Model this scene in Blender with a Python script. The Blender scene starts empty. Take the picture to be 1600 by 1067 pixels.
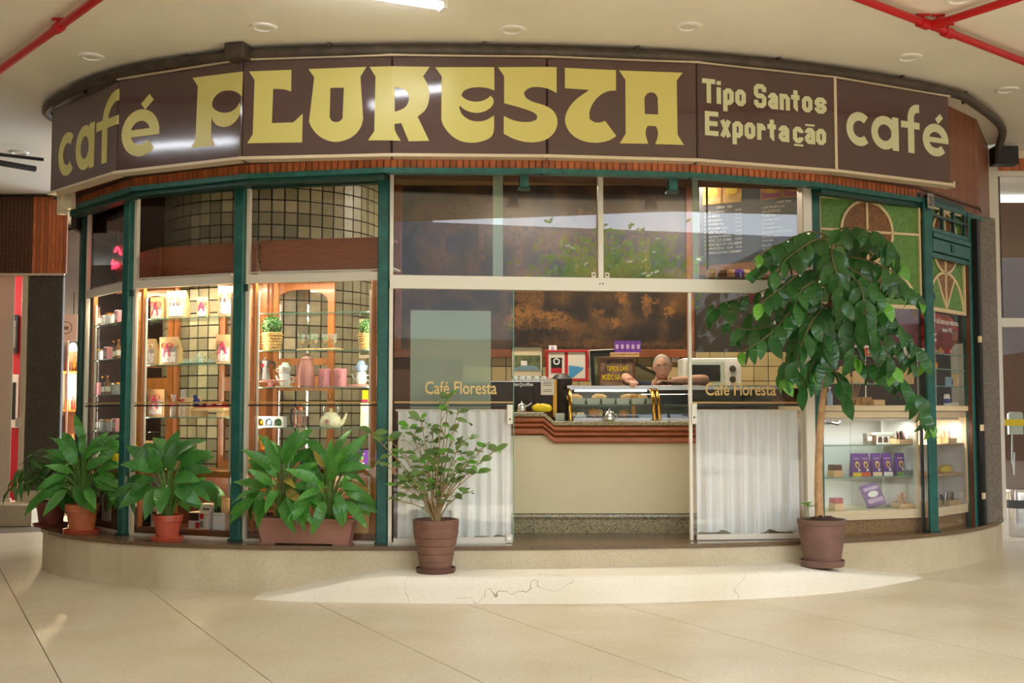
import bpy, bmesh, math, random
from mathutils import Vector, Matrix, Euler
from mathutils.geometry import tessellate_polygon
random.seed(7)
R=math.radians; PI=math.pi
scene=bpy.context.scene; COL=scene.collection
# ------------------------------------------------------------ camera, world, sun, exposure
FPX=1800.; TILT=math.atan((645-533.5)/FPX); CAMH=1.45
cam=bpy.data.objects.new('camera',bpy.data.cameras.new('camera')); COL.objects.link(cam)
cam.location=(0,0,CAMH); cam.rotation_euler=(PI/2+TILT,0,0)
cam.data.sensor_width=36; cam.data.lens=36*FPX/1600; cam.data.clip_end=200
scene.camera=cam
scene.view_settings.view_transform='Standard'; scene.view_settings.look='None'
scene.view_settings.gamma=1; scene.view_settings.use_curve_mapping=False
scene.view_settings.exposure=1.18
scene.cycles.transparent_max_bounces=32; scene.cycles.max_bounces=10; scene.cycles.diffuse_bounces=5
scene.cycles.sample_clamp_indirect=8; scene.cycles.caustics_reflective=False; scene.cycles.caustics_refractive=False
W=bpy.data.worlds.new('world'); scene.world=W; W.use_nodes=True
wn=W.node_tree; wbg=wn.nodes['Background']
sky=wn.nodes.new('ShaderNodeTexSky'); sky.sky_type='HOSEK_WILKIE'; sky.turbidity=6; sky.ground_albedo=.35
sky.sun_direction=Vector((-.22,-.5,.85)).normalized()
mixw=wn.nodes.new('ShaderNodeMix'); mixw.data_type='RGBA'; mixw.inputs[0].default_value=.7
mixw.inputs[7].default_value=(.86,.93,1,1)
wn.links.new(sky.outputs[0],mixw.inputs[6]); wn.links.new(mixw.outputs[2],wbg.inputs[0])
wbg.inputs[1].default_value=3.9
sun=bpy.data.lights.new('sun','SUN'); sun.energy=6.5; sun.angle=R(1.5); sun.color=(1,.97,.93)
so=bpy.data.objects.new('sun',sun); COL.objects.link(so)
so.rotation_euler=Vector((-.22,-.5,.85)).to_track_quat('Z','Y').to_euler()

# ------------------------------------------------------------ materials
def lin(c): 
    c=c/255.; return c/12.92 if c<=.04045 else ((c+.055)/1.055)**2.4
def rgb(c): return (lin(c[0]),lin(c[1]),lin(c[2]),1)
def newmat(name):
    m=bpy.data.materials.new(name); m.use_nodes=True; nt=m.node_tree
    return m,nt,nt.nodes['Principled BSDF'],nt.nodes,nt.links
def mat(name,c,rough=.5,metal=0,var=0,noise=None,bump=None,spec=.5,grain=None,emit=None,c2=None,coat=0,trans=0):
    m,nt,b,N,L=newmat(name)
    b.inputs['Roughness'].default_value=rough; b.inputs['Metallic'].default_value=metal
    b.inputs['Specular IOR Level'].default_value=spec
    if coat: b.inputs['Coat Weight'].default_value=coat; b.inputs['Coat Roughness'].default_value=.08
    if trans: b.inputs['Transmission Weight'].default_value=trans
    col=rgb(c); b.inputs['Base Color'].default_value=col; out=None
    tc=N.new('ShaderNodeTexCoord')
    if noise or c2:
        sc,amt=noise or (6,.2)
        n=N.new('ShaderNodeTexNoise'); n.inputs['Scale'].default_value=sc; n.inputs['Detail'].default_value=5
        src=tc.outputs['Object']
        if grain:
            mp=N.new('ShaderNodeMapping'); mp.inputs['Scale'].default_value=grain
            L.new(src,mp.inputs[0]); src=mp.outputs[0]
        L.new(src,n.inputs['Vector'])
        mx=N.new('ShaderNodeMix'); mx.data_type='RGBA'
        a=[max(0,v*(1-amt)) for v in col[:3]]+[1]
        d=rgb(c2) if c2 else [min(1,v*(1+amt)) for v in col[:3]]+[1]
        if c2: a=col
        mx.inputs[6].default_value=a; mx.inputs[7].default_value=d
        rp=N.new('ShaderNodeValToRGB'); rp.color_ramp.elements[0].position=.35; rp.color_ramp.elements[1].position=.65
        L.new(n.outputs[0],rp.inputs[0]); L.new(rp.outputs[0],mx.inputs[0]); out=mx.outputs[2]
    if var:
        oi=N.new('ShaderNodeObjectInfo'); hs=N.new('ShaderNodeHueSaturation')
        mr=N.new('ShaderNodeMapRange'); mr.inputs[3].default_value=1-var; mr.inputs[4].default_value=1+var
        L.new(oi.outputs['Random'],mr.inputs[0]); L.new(mr.outputs[0],hs.inputs['Value'])
        if out: L.new(out,hs.inputs['Color'])
        else: hs.inputs['Color'].default_value=col
        out=hs.outputs[0]
    if out: L.new(out,b.inputs['Base Color'])
    if bump:
        n=N.new('ShaderNodeTexNoise'); n.inputs['Scale'].default_value=bump[0]; n.inputs['Detail'].default_value=4
        src=tc.outputs['Object']
        if grain:
            mp=N.new('ShaderNodeMapping'); mp.inputs['Scale'].default_value=grain
            L.new(src,mp.inputs[0]); src=mp.outputs[0]
        L.new(src,n.inputs['Vector'])
        bp=N.new('ShaderNodeBump'); bp.inputs['Strength'].default_value=bump[1]; bp.inputs['Distance'].default_value=.01
        L.new(n.outputs[0],bp.inputs['Height']); L.new(bp.outputs[0],b.inputs['Normal'])
    if emit:
        b.inputs['Emission Color'].default_value=rgb(emit[0]); b.inputs['Emission Strength'].default_value=emit[1]
    return m
def speck(name,base,specks,scale,rough=.5,thr=.28,stain=None,bump=0,crack=False,var=0):
    # terrazzo / granite: voronoi chips of several colours in a ground colour, large soft stains
    m,nt,b,N,L=newmat(name); b.inputs['Roughness'].default_value=rough
    tc=N.new('ShaderNodeTexCoord'); col=None
    mx0=N.new('ShaderNodeMix'); mx0.data_type='RGBA'; mx0.inputs[6].default_value=rgb(base)
    mx0.inputs[7].default_value=rgb(stain or [v*.93 for v in base])
    n=N.new('ShaderNodeTexNoise'); n.inputs['Scale'].default_value=1.6; n.inputs['Detail'].default_value=6
    L.new(tc.outputs['Object'],n.inputs['Vector'])
    rp=N.new('ShaderNodeValToRGB'); rp.color_ramp.elements[0].position=.4; rp.color_ramp.elements[1].position=.68
    L.new(n.outputs[0],rp.inputs[0]); L.new(rp.outputs[0],mx0.inputs[0]); col=mx0.outputs[2]
    for i,(sc,sp) in enumerate(zip((scale,scale*1.7,scale*.6),specks)):
        v=N.new('ShaderNodeTexVoronoi'); v.inputs['Scale'].default_value=sc
        L.new(tc.outputs['Object'],v.inputs['Vector'])
        lt=N.new('ShaderNodeMath'); lt.operation='LESS_THAN'; lt.inputs[1].default_value=thr
        L.new(v.outputs['Distance'],lt.inputs[0])
        sx=N.new('ShaderNodeSeparateColor'); L.new(v.outputs['Color'],sx.inputs[0])
        g=N.new('ShaderNodeMath'); g.operation='GREATER_THAN'; g.inputs[1].default_value=.45; L.new(sx.outputs[0],g.inputs[0])
        ml=N.new('ShaderNodeMath'); ml.operation='MULTIPLY'; L.new(lt.outputs[0],ml.inputs[0]); L.new(g.outputs[0],ml.inputs[1])
        mx=N.new('ShaderNodeMix'); mx.data_type='RGBA'; mx.inputs[7].default_value=rgb(sp)
        L.new(col,mx.inputs[6]); L.new(ml.outputs[0],mx.inputs[0]); col=mx.outputs[2]
    if crack:
        v=N.new('ShaderNodeTexVoronoi'); v.feature='DISTANCE_TO_EDGE'; v.inputs['Scale'].default_value=.45
        nn=N.new('ShaderNodeTexNoise'); nn.inputs['Scale'].default_value=4; L.new(tc.outputs['Object'],nn.inputs['Vector'])
        ad=N.new('ShaderNodeVectorMath'); ad.operation='MULTIPLY_ADD'; ad.inputs[1].default_value=(.35,.35,.35)
        L.new(nn.outputs['Color'],ad.inputs[0]); L.new(tc.outputs['Object'],ad.inputs[2]); L.new(ad.outputs[0],v.inputs['Vector'])
        lt=N.new('ShaderNodeMath'); lt.operation='LESS_THAN'; lt.inputs[1].default_value=.0006; L.new(v.outputs[0],lt.inputs[0])
        mx=N.new('ShaderNodeMix'); mx.data_type='RGBA'; mx.inputs[7].default_value=rgb((176,152,118))
        L.new(col,mx.inputs[6]); L.new(lt.outputs[0],mx.inputs[0]); col=mx.outputs[2]
    if var:
        oi=N.new('ShaderNodeObjectInfo'); hs=N.new('ShaderNodeHueSaturation')
        mr=N.new('ShaderNodeMapRange'); mr.inputs[3].default_value=1-var; mr.inputs[4].default_value=1+var
        L.new(oi.outputs['Random'],mr.inputs[0]); L.new(mr.outputs[0],hs.inputs['Value']); L.new(col,hs.inputs['Color']); col=hs.outputs[0]
    L.new(col,b.inputs['Base Color'])
    if bump:
        nb=N.new('ShaderNodeTexNoise'); nb.inputs['Scale'].default_value=120; L.new(tc.outputs['Object'],nb.inputs['Vector'])
        bp=N.new('ShaderNodeBump'); bp.inputs['Strength'].default_value=bump; bp.inputs['Distance'].default_value=.004
        L.new(nb.outputs[0],bp.inputs['Height']); L.new(bp.outputs[0],b.inputs['Normal'])
    return m
def glass(name,tint=(1,1,1),haze=0,hazecol=(255,255,255),ior=1.52):
    # thin architectural glass: clear through, Fresnel mirror on each face
    m,nt,b,N,L=newmat(name); N.remove(b); o=N['Material Output']
    tr=N.new('ShaderNodeBsdfTransparent'); tr.inputs[0].default_value=(*tint,1)
    gl=N.new('ShaderNodeBsdfGlossy'); gl.inputs['Roughness'].default_value=.0
    ge=N.new('ShaderNodeNewGeometry'); mr=N.new('ShaderNodeMapRange')
    mr.inputs[3].default_value=ior; mr.inputs[4].default_value=1/ior
    L.new(ge.outputs['Backfacing'],mr.inputs[0])
    fr=N.new('ShaderNodeFresnel'); L.new(mr.outputs[0],fr.inputs[0])
    mx=N.new('ShaderNodeMixShader'); L.new(fr.outputs[0],mx.inputs[0]); 
    src=tr.outputs[0]
    if haze:
        df=N.new('ShaderNodeBsdfDiffuse'); df.inputs[0].default_value=rgb(hazecol)
        m2=N.new('ShaderNodeMixShader'); m2.inputs[0].default_value=haze
        L.new(tr.outputs[0],m2.inputs[1]); L.new(df.outputs[0],m2.inputs[2]); src=m2.outputs[0]
    L.new(src,mx.inputs[1]); L.new(gl.outputs[0],mx.inputs[2]); L.new(mx.outputs[0],o.inputs[0])
    return m
def mosaic(name,c,grout,size,rough=.5):
    m,nt,b,N,L=newmat(name); b.inputs['Roughness'].default_value=rough
    tc=N.new('ShaderNodeTexCoord'); br=N.new('ShaderNodeTexBrick'); br.offset=0; br.squash=1
    br.inputs['Scale'].default_value=1; br.inputs['Brick Width'].default_value=size; br.inputs['Row Height'].default_value=size
    br.inputs['Mortar Size'].default_value=size*.09; br.inputs['Mortar Smooth'].default_value=.2
    br.inputs['Color1'].default_value=rgb(c); br.inputs['Color2'].default_value=rgb([v*.8 for v in c]); br.inputs['Mortar'].default_value=rgb(grout)
    # use x+y so both faces of a corner get tiles
    sp=N.new('ShaderNodeSeparateXYZ'); L.new(tc.outputs['Object'],sp.inputs[0])
    ad=N.new('ShaderNodeMath'); L.new(sp.outputs[0],ad.inputs[0]); L.new(sp.outputs[1],ad.inputs[1])
    cb=N.new('ShaderNodeCombineXYZ'); L.new(ad.outputs[0],cb.inputs[0]); L.new(sp.outputs[2],cb.inputs[1])
    L.new(cb.outputs[0],br.inputs['Vector']); L.new(br.outputs['Color'],b.inputs['Base Color'])
    bp=N.new('ShaderNodeBump'); bp.inputs['Strength'].default_value=.4; bp.inputs['Distance'].default_value=.003; bp.invert=True
    L.new(br.outputs['Fac'],bp.inputs['Height']); L.new(bp.outputs[0],b.inputs['Normal'])
    return m
M={}
M['floor']=speck('terrazzo_floor',(222,208,182),[(206,189,160),(232,220,198),(196,178,147)],80,.34,.28,(213,195,162),0.05,var=.02)
M['joint']=mat('joint_strip',(120,108,92),.6)
M['plat']=speck('cast_terrazzo',(212,198,168),[(172,150,116),(228,216,192),(186,165,132)],150,.6,.3,(192,174,141),.25)
M['step']=speck('cast_terrazzo_light',(247,240,224),[(226,210,184),(252,247,236),(232,218,194)],150,.6,.26,(240,230,208),.25,True)
M['lip']=speck('brown_granite',(116,92,68),[(84,64,48),(140,114,86),(98,76,56)],120,.22,.35,(104,84,64))
M['granite']=speck('counter_granite',(150,138,102),[(84,76,58),(196,186,142),(70,62,48)],150,.25,.42,(160,146,108))
M['chip']=speck('cork_granite',(150,112,66),[(96,66,36),(205,170,118),(120,84,46)],130,.4,.42,(138,102,60))
M['ceiling']=mat('painted_ceiling',(242,236,220),.75,noise=(1.2,.035))
M['ceil_white']=mat('white_ceiling',(235,230,218),.7)
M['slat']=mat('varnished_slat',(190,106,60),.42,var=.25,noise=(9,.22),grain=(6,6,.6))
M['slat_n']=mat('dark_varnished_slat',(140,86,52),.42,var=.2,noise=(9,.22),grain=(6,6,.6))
M['slat_back']=mat('fascia_backing',(38,20,14),.7)
M['wood']=mat('orange_wood',(176,106,50),.35,noise=(7,.2),grain=(5,5,.5),coat=.2)
M['wood_red']=mat('reddish_wood',(150,84,50),.4,noise=(9,.16),grain=(.6,6,6))
M['wood_dark']=mat('dark_wood',(92,54,32),.45,noise=(8,.25),grain=(.6,5,5))
M['mold']=mat('mahogany_moulding',(164,86,42),.3,noise=(7,.2),grain=(.5,5,5),coat=.3)
M['ply']=mat('pale_wood',(240,218,178),.5,noise=(9,.06),grain=(.6,6,6))
M['crate']=mat('raw_pine',(226,192,140),.6,noise=(10,.12),grain=(.6,6,6))
M['green']=mat('green_paint',(28,92,84),.38,noise=(14,.22),bump=(30,.1))
M['green_dk']=mat('dark_green_paint',(22,62,54),.42,noise=(12,.25))
M['alu']=mat('aluminium',(228,220,204),.38,.25)
M['alu_trim']=mat('sign_trim',(222,206,178),.42,.1)
M['steel']=mat('steel',(205,205,205),.22,1)
M['chrome']=mat('chrome',(225,225,225),.08,1)
M['brass']=mat('brass',(200,150,62),.22,1)
M['gold']=mat('gold_foil',(225,150,40),.28,.9,bump=(40,.5))
M['black']=mat('black',(22,21,20),.5)
M['dark']=mat('dark_brown',(40,27,20),.6)
M['pipe']=mat('conduit_paint',(74,64,54),.5,noise=(8,.3))
M['pipe_blk']=mat('black_conduit',(34,30,27),.5)
M['red_pipe']=mat('red_pipe',(190,22,28),.35)
M['cream']=mat('cream_panel',(222,208,172),.5,noise=(2,.03))
M['white']=mat('white',(240,238,232),.5)
M['paper']=mat('paper',(226,220,205),.7)
M['laminate']=mat('white_laminate',(236,236,232),.4)
M['kraft']=mat('kraft_card',(196,160,112),.7,noise=(20,.08))
M['kraft2']=mat('brown_card',(186,142,92),.7,noise=(20,.08))
M['tan_card']=mat('tan_card',(226,186,130),.65)
M['terracotta']=mat('orange_terracotta',(186,104,66),.55,noise=(8,.1))
M['terra_red']=mat('red_plastic_pot',(190,82,58),.4,noise=(8,.06))
M['terra_dark']=mat('dark_terracotta',(120,58,44),.5,noise=(8,.12))
M['planter']=mat('planter_plastic',(160,112,96),.5,noise=(5,.05))
M['pot_brown']=mat('brown_pot',(128,92,76),.55,noise=(10,.12),bump=(20,.15))
M['saucer_brown']=mat('brown_saucer',(98,64,52),.55)
M['pot_mauve']=mat('mauve_pot',(124,92,80),.55,noise=(7,.12))
M['soil']=mat('soil',(70,48,36),.9,noise=(40,.5),bump=(60,.8))
M['bark']=mat('bark',(196,154,110),.7,noise=(14,.2),bump=(30,.4))
M['twig']=mat('twig',(164,136,90),.7)
M['branch']=mat('tree_branch',(112,98,64),.7)
M['stem']=mat('green_stem',(96,130,58),.5)
def leafmat(name,c,c2,rough=.32,var=.3,veins=60):
    m=mat(name,c,rough,var=var,c2=c2,noise=(7,.2),spec=.5)
    nt=m.node_tree;N=nt.nodes;L=nt.links;b=N['Principled BSDF']
    tc=[n for n in N if n.type=='TEX_COORD'][0]
    w=N.new('ShaderNodeTexWave'); w.inputs['Scale'].default_value=veins*.16; w.inputs['Distortion'].default_value=.6
    mp=N.new('ShaderNodeMapping'); mp.inputs['Rotation'].default_value=(0,0,PI/2)
    L.new(tc.outputs['Object'],mp.inputs[0]); L.new(mp.outputs[0],w.inputs['Vector'])
    bp=N.new('ShaderNodeBump'); bp.inputs['Strength'].default_value=.35; bp.inputs['Distance'].default_value=.004
    L.new(w.outputs['Fac'],bp.inputs['Height']); L.new(bp.outputs[0],b.inputs['Normal'])
    b.inputs['Transmission Weight'].default_value=0
    b.inputs['Subsurface Weight'].default_value=0
    # a little light comes through the blade
    o=N['Material Output']; tl=N.new('ShaderNodeBsdfTranslucent'); tl.inputs[0].default_value=rgb([min(255,v*1.5) for v in c2])
    mx=N.new('ShaderNodeMixShader'); mx.inputs[0].default_value=.18
    L.new(b.outputs[0],mx.inputs[1]); L.new(tl.outputs[0],mx.inputs[2]); L.new(mx.outputs[0],o.inputs[0])
    return m
M['leaf_lily']=leafmat('lily_leaf',(50,104,42),(74,140,56))
M['leaf_lily2']=leafmat('planter_lily_leaf',(60,126,48),(98,160,66))
M['leaf_dark']=leafmat('coffee_leaf',(44,92,46),(66,120,60),.22)
M['leaf_young']=leafmat('young_leaf',(88,158,50),(120,180,66),.3,.15)
M['leaf_yellow']=leafmat('yellowed_leaf',(170,150,60),(130,120,50),.5,.2)
M['leaf_shrub']=leafmat('shrub_leaf',(88,118,60),(120,146,80),.42,.3)
M['leaf_fern']=leafmat('fern_leaf',(48,92,34),(78,122,44),.45,.3)
M['box_leaf']=mat('boxwood',(92,132,58),.6,var=.1,c2=(130,165,85),noise=(60,.2))
M['wicker']=mat('wicker',(206,166,104),.6,noise=(60,.3),bump=(90,.8))
M['sign']=mat('brown_acrylic',(92,70,67),.1,spec=.6,bump=(1.3,.05),noise=(2,.03))
M['sign_y']=mat('yellow_lettering',(218,208,122),.3)
M['sign_p']=mat('pale_lettering',(216,216,176),.3)
M['glass']=glass('clear_glass'); M['glass_shelf']=glass('shelf_glass',(.86,.95,.92),.06,(190,220,205))
M['glass_edge']=mat('glass_edge',(120,170,150),.2)
M['glass_green']=glass('pale_green_glass',(.80,.90,.82),.30,(214,232,216))
M['glass_frost']=glass('frosted_glass',(.8,.8,.76),.6,(225,222,205))
M['glassware']=glass('glassware',(.93,.96,.95),.16,(235,240,240))
M['mos_grey']=mosaic('grey_mosaic',(136,126,112),(112,104,92),.026)
M['mos_dark']=mosaic('dark_mosaic',(92,84,72),(70,64,55),.03)
M['gold_line']=mat('gold_line',(205,165,90),.4); M['gold_text']=mat('gold_leaf_text',(222,190,120),.4)
M['tile']=mat('column_tile',(182,174,138),.35,var=.38,noise=(14,.08)); M['grout']=mat('tile_grout',(46,38,30),.8)
M['tile_wall']=mat('wall_tile',(176,158,112),.35,var=.15)
M['mural_frame']=mat('mural_frame',(122,66,32),.35,noise=(6,.2))
M['amber_glass']=mat('amber_cathedral_glass',(132,86,38),.25,noise=(30,.25),bump=(90,.5))
M['green_glass']=mat('green_cathedral_glass',(98,142,62),.25,noise=(40,.2),bump=(110,.5))
M['came']=mat('cream_came',(226,204,160),.5)
M['pink']=mat('pink_enamel',(228,150,158),.25); M['pink_dk']=mat('dusty_pink',(205,140,130),.35)
M['magenta']=mat('magenta_ribbon',(206,44,100),.35); M['lilac']=mat('lilac_ribbon',(226,176,206),.35); M['satin']=mat('white_ribbon',(240,225,232),.3)
M['purple']=mat('purple_pouch',(96,52,140),.35,noise=(25,.15)); M['purple_lab']=mat('lilac_print',(190,160,200),.5)
M['magenta_dk']=mat('dark_magenta',(96,34,58),.4)
M['pot_white']=mat('glazed_white',(222,228,222),.2,coat=.4); M['pot_blue']=mat('glazed_blue',(160,185,215),.2,coat=.4)
M['floral']=mat('floral_enamel',(228,226,196),.2,c2=(206,200,160),noise=(34,.3))
M['copper']=mat('copper',(205,130,95),.2,1)
M['yellow']=mat('yellow',(236,206,20),.5); M['blue']=mat('blue',(40,60,140),.5); M['red']=mat('red',(186,30,40),.5)
M['cellophane']=glass('cellophane',(.9,.9,.92),.25,(230,230,235))
M['skin']=mat('skin',(232,180,152),.5,noise=(12,.06)); M['hair']=mat('grey_hair',(190,180,168),.7); M['shirt']=mat('navy_shirt',(30,38,58),.8)
M['pastry']=mat('pastry',(196,140,70),.6,noise=(20,.25)); M['pastry2']=mat('bread',(222,184,124),.6,noise=(20,.15))
M['tray']=mat('pale_tray',(200,212,198),.35)
M['soffit']=mat('soffit_board',(96,66,46),.6)
M['brown_wall']=mat('brown_wall',(104,72,50),.6,noise=(2,.1))
M['lamp']=mat('lamp_glow',(255,255,255),.4,emit=((255,246,228),9)); M['tube']=mat('tube_glow',(255,255,255),.4,emit=((240,246,255),13))
M['neon']=mat('neon_red',(255,30,50),.4,emit=((255,30,50),4))
M['concrete']=mat('street_concrete',(140,143,146),.8,noise=(.8,.12)); M['street']=mat('paving',(122,120,114),.8,noise=(1.5,.1))
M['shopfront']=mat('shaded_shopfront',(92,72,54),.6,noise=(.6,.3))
def sheer(name,c,op):
    m,nt,b,N,L=newmat(name); o=N['Material Output']; b.inputs['Base Color'].default_value=rgb(c); b.inputs['Roughness'].default_value=.9
    tr=N.new('ShaderNodeBsdfTransparent'); mx=N.new('ShaderNodeMixShader'); mx.inputs[0].default_value=op
    L.new(tr.outputs[0],mx.inputs[1]); L.new(b.outputs[0],mx.inputs[2]); L.new(mx.outputs[0],o.inputs[0]); return m
M['sheer']=sheer('sheer_curtain',(250,253,252),.8)
# ------------------------------------------------------------ geometry helpers
class MB:
    def __init__(s): s.v=[]; s.f=[]
    def add(s,v,f,M_=None):
        o=len(s.v); s.v+=[tuple(M_@Vector(p)) if M_ else tuple(p) for p in v]; s.f+=[tuple(i+o for i in q) for q in f]; return s
    def box(s,x0,x1,y0,y1,z0,z1,M_=None):
        return s.add([(x0,y0,z0),(x1,y0,z0),(x1,y1,z0),(x0,y1,z0),(x0,y0,z1),(x1,y0,z1),(x1,y1,z1),(x0,y1,z1)],
            [(0,3,2,1),(4,5,6,7),(0,1,5,4),(1,2,6,5),(2,3,7,6),(3,0,4,7)],M_)
    def bbox(s,x0,x1,y0,y1,z0,z1,b=.004,M_=None):   # box with chamfered edges round the top and the upright corners
        def ring(i,z): return [(x0+i+b,y0+i,z),(x1-i-b,y0+i,z),(x1-i,y0+i+b,z),(x1-i,y1-i-b,z),(x1-i-b,y1-i,z),(x0+i+b,y1-i,z),(x0+i,y1-i-b,z),(x0+i,y0+i+b,z)]
        v=ring(0,z0)+ring(0,z1-b)+ring(b,z1); f=[tuple(range(7,-1,-1)),tuple(range(16,24))]
        for k in (0,8): f+=[(k+i,k+(i+1)%8,k+8+(i+1)%8,k+8+i) for i in range(8)]
        return s.add(v,f,M_)
    def lathe(s,prof,n=24,M_=None,cap=True):
        v=[];f=[]
        for r,z in prof: v+=[(r*math.cos(2*PI*i/n),r*math.sin(2*PI*i/n),z) for i in range(n)]
        for k in range(len(prof)-1): f+=[(k*n+i,k*n+(i+1)%n,(k+1)*n+(i+1)%n,(k+1)*n+i) for i in range(n)]
        if cap: f.append(tuple(range(n-1,-1,-1))); f.append(tuple((len(prof)-1)*n+i for i in range(n)))
        return s.add(v,f,M_)
    def cyl(s,x,y,z0,z1,r,n=16,r2=None): return s.lathe([(r,z0),(r if r2 is None else r2,z1)],n,Matrix.Translation((x,y,0)))
    def tube(s,pts,r,n=8,cap=True):
        pts=[Vector(p) for p in pts]; rs=r if isinstance(r,(list,tuple)) else [r]*len(pts); v=[];f=[]; up=Vector((.13,.21,1)).normalized(); u=None
        for i,p in enumerate(pts):
            d=(pts[min(i+1,len(pts)-1)]-pts[max(i-1,0)]).normalized()
            if u is None: u=d.cross(up) if abs(d.dot(up))<.95 else d.cross(Vector((1,0,0)))
            u=(u-d*u.dot(d)).normalized(); w=d.cross(u)
            v+=[p+(u*math.cos(2*PI*k/n)+w*math.sin(2*PI*k/n))*rs[i] for k in range(n)]
        for i in range(len(pts)-1): f+=[(i*n+k,i*n+(k+1)%n,(i+1)*n+(k+1)%n,(i+1)*n+k) for k in range(n)]
        if cap: f.append(tuple(range(n-1,-1,-1))); f.append(tuple((len(pts)-1)*n+k for k in range(n)))
        return s.add(v,f)
    def prism(s,outer,holes=(),t=.01,y=0,M_=None):   # outline in x,z ; front face at y, back at y+t
        loops=[list(outer)]+[list(h) for h in holes]; tri=tessellate_polygon([[Vector((a,b,0)) for a,b in l] for l in loops])
        flat=[p for l in loops for p in l]; n=len(flat)
        v=[(a,y,b) for a,b in flat]+[(a,y+t,b) for a,b in flat]; f=[]
        for a,b,c in tri:
            pa,pb,pc=flat[a],flat[b],flat[c]
            ccw=(pb[0]-pa[0])*(pc[1]-pa[1])-(pb[1]-pa[1])*(pc[0]-pa[0])>0
            q=(a,b,c) if ccw else (a,c,b); f.append(q); f.append((q[2]+n,q[1]+n,q[0]+n))
        o=0
        for k,l in enumerate(loops):
            ar=sum(l[i][0]*l[(i+1)%len(l)][1]-l[(i+1)%len(l)][0]*l[i][1] for i in range(len(l)))
            m=len(l)
            for i in range(m):
                a,b=o+i,o+(i+1)%m
                flip=(ar>0)!=(k==0)
                f.append((b,a,a+n,b+n) if not flip else (a,b,b+n,a+n))
            o+=m
        return s.add(v,f,M_)
    def plan(s,poly,z0,z1):      # vertical prism over a plan polygon (counter-clockwise)
        tri=tessellate_polygon([[Vector((a,b,0)) for a,b in poly]]); n=len(poly)
        v=[(a,b,z0) for a,b in poly]+[(a,b,z1) for a,b in poly]; f=[]
        for a,b,c in tri:
            pa,pb,pc=poly[a],poly[b],poly[c]
            q=(a,b,c) if (pb[0]-pa[0])*(pc[1]-pa[1])-(pb[1]-pa[1])*(pc[0]-pa[0])>0 else (a,c,b)
            f.append(tuple(i+n for i in q)); f.append((q[2],q[1],q[0]))
        f+=[(i,(i+1)%n,n+(i+1)%n,n+i) for i in range(n)]
        return s.add(v,f)
    def ball(s,c,r,n=12,m=8):
        rx,ry,rz=r if isinstance(r,(tuple,list)) else (r,r,r)
        pr=[(math.sin(PI*k/m),-math.cos(PI*k/m)) for k in range(1,m)]
        return s.lathe(pr,n,Matrix.Translation(c)@Matrix.Diagonal((rx,ry,rz,1)))
    def mesh(s,name,smooth=False):
        me=bpy.data.meshes.new(name); me.from_pydata(s.v,[],s.f)
        if smooth:
            me.shade_smooth()
            try: me.set_sharp_from_angle(angle=R(42))
            except Exception: pass
        me.update(); return me
def obj(name,mb,m,parent=None,loc=(0,0,0),rot=(0,0,0),smooth=False,kind=None,label=None):
    me=mb.mesh(name,smooth) if isinstance(mb,MB) else mb
    o=bpy.data.objects.new(name,me); COL.objects.link(o); o.location=loc; o.rotation_euler=rot
    if m is not None and not me.materials: me.materials.append(M[m] if isinstance(m,str) else m)
    if parent: o.parent=parent
    if kind: o['kind']=kind
    if label: o['label']=label
    return o
def tag(o,label,cat,group=None,kind=None):
    o['label']=label; o['category']=cat
    if group: o['group']=group
    if kind: o['kind']=kind
    return o
def thing(name,label,cat,loc=(0,0,0),rz=0,group=None,kind=None):
    o=bpy.data.objects.new(name,None); COL.objects.link(o); o.location=loc; o.rotation_euler=(0,0,rz); o.empty_display_size=.05
    return tag(o,label,cat,group,kind)
def struct(name,label,cat,loc=(0,0,0),rz=0): return thing(name,label,cat,loc,rz,None,'structure')
def dup(root,loc,rz=None,label=None,scale=None):
    r=root.copy(); COL.objects.link(r); r.location=loc
    if rz is not None: r.rotation_euler=(0,0,rz)
    if label: r['label']=label
    if scale: r.scale=(scale,)*3
    for ch in list(root.children):
        c=ch.copy(); COL.objects.link(c); c.parent=r
        for g in list(ch.children):
            d=g.copy(); COL.objects.link(d); d.parent=c
    return r
def text(name,s,m,parent=None,loc=(0,0,0),rot=(0,0,0),w=None,h=None,ext=.0008,align='CENTER',size=.1,space=1,label=None,bold=.012):
    cu=bpy.data.curves.new(name,'FONT'); cu.body=s; cu.size=size; cu.extrude=ext; cu.align_x='LEFT'; cu.align_y='BOTTOM'; cu.space_line=space; cu.offset=bold*size
    cu.resolution_u=3; t=bpy.data.objects.new(name,cu); COL.objects.link(t)
    dg=bpy.context.evaluated_depsgraph_get(); dg.update(); me=bpy.data.meshes.new_from_object(t.evaluated_get(dg)); bpy.data.objects.remove(t)
    xs=[v.co.x for v in me.vertices]; ys=[v.co.y for v in me.vertices]; x0,x1,y0,y1=min(xs),max(xs),min(ys),max(ys)
    k=(h/(y1-y0)) if h else ((w/(x1-x0)) if w else 1); kx=(w/(x1-x0)) if w else k
    for v in me.vertices:
        x=(v.co.x-(x0+x1)/2)*kx if align=='CENTER' else (v.co.x-x0)*kx
        v.co=Vector((x,-v.co.z,(v.co.y-y0)*k))
    return obj(name,me,m,parent,loc,rot,label=label)
CT,ST=math.cos(TILT),math.sin(TILT)
def ray(px,py):
    u=(px-800)/FPX; v=(533.5-py)/FPX; return Vector((u,CT-v*ST,ST+v*CT))
def P(px,py,Y): r=ray(px,py); return Vector((0,0,CAMH))+r*(Y/r.y)
def PZ(px,py,z): r=ray(px,py); return Vector((0,0,CAMH))+r*((z-CAMH)/r.z)
def Zat(py,Y,px=800): return P(px,py,Y).z
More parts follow.
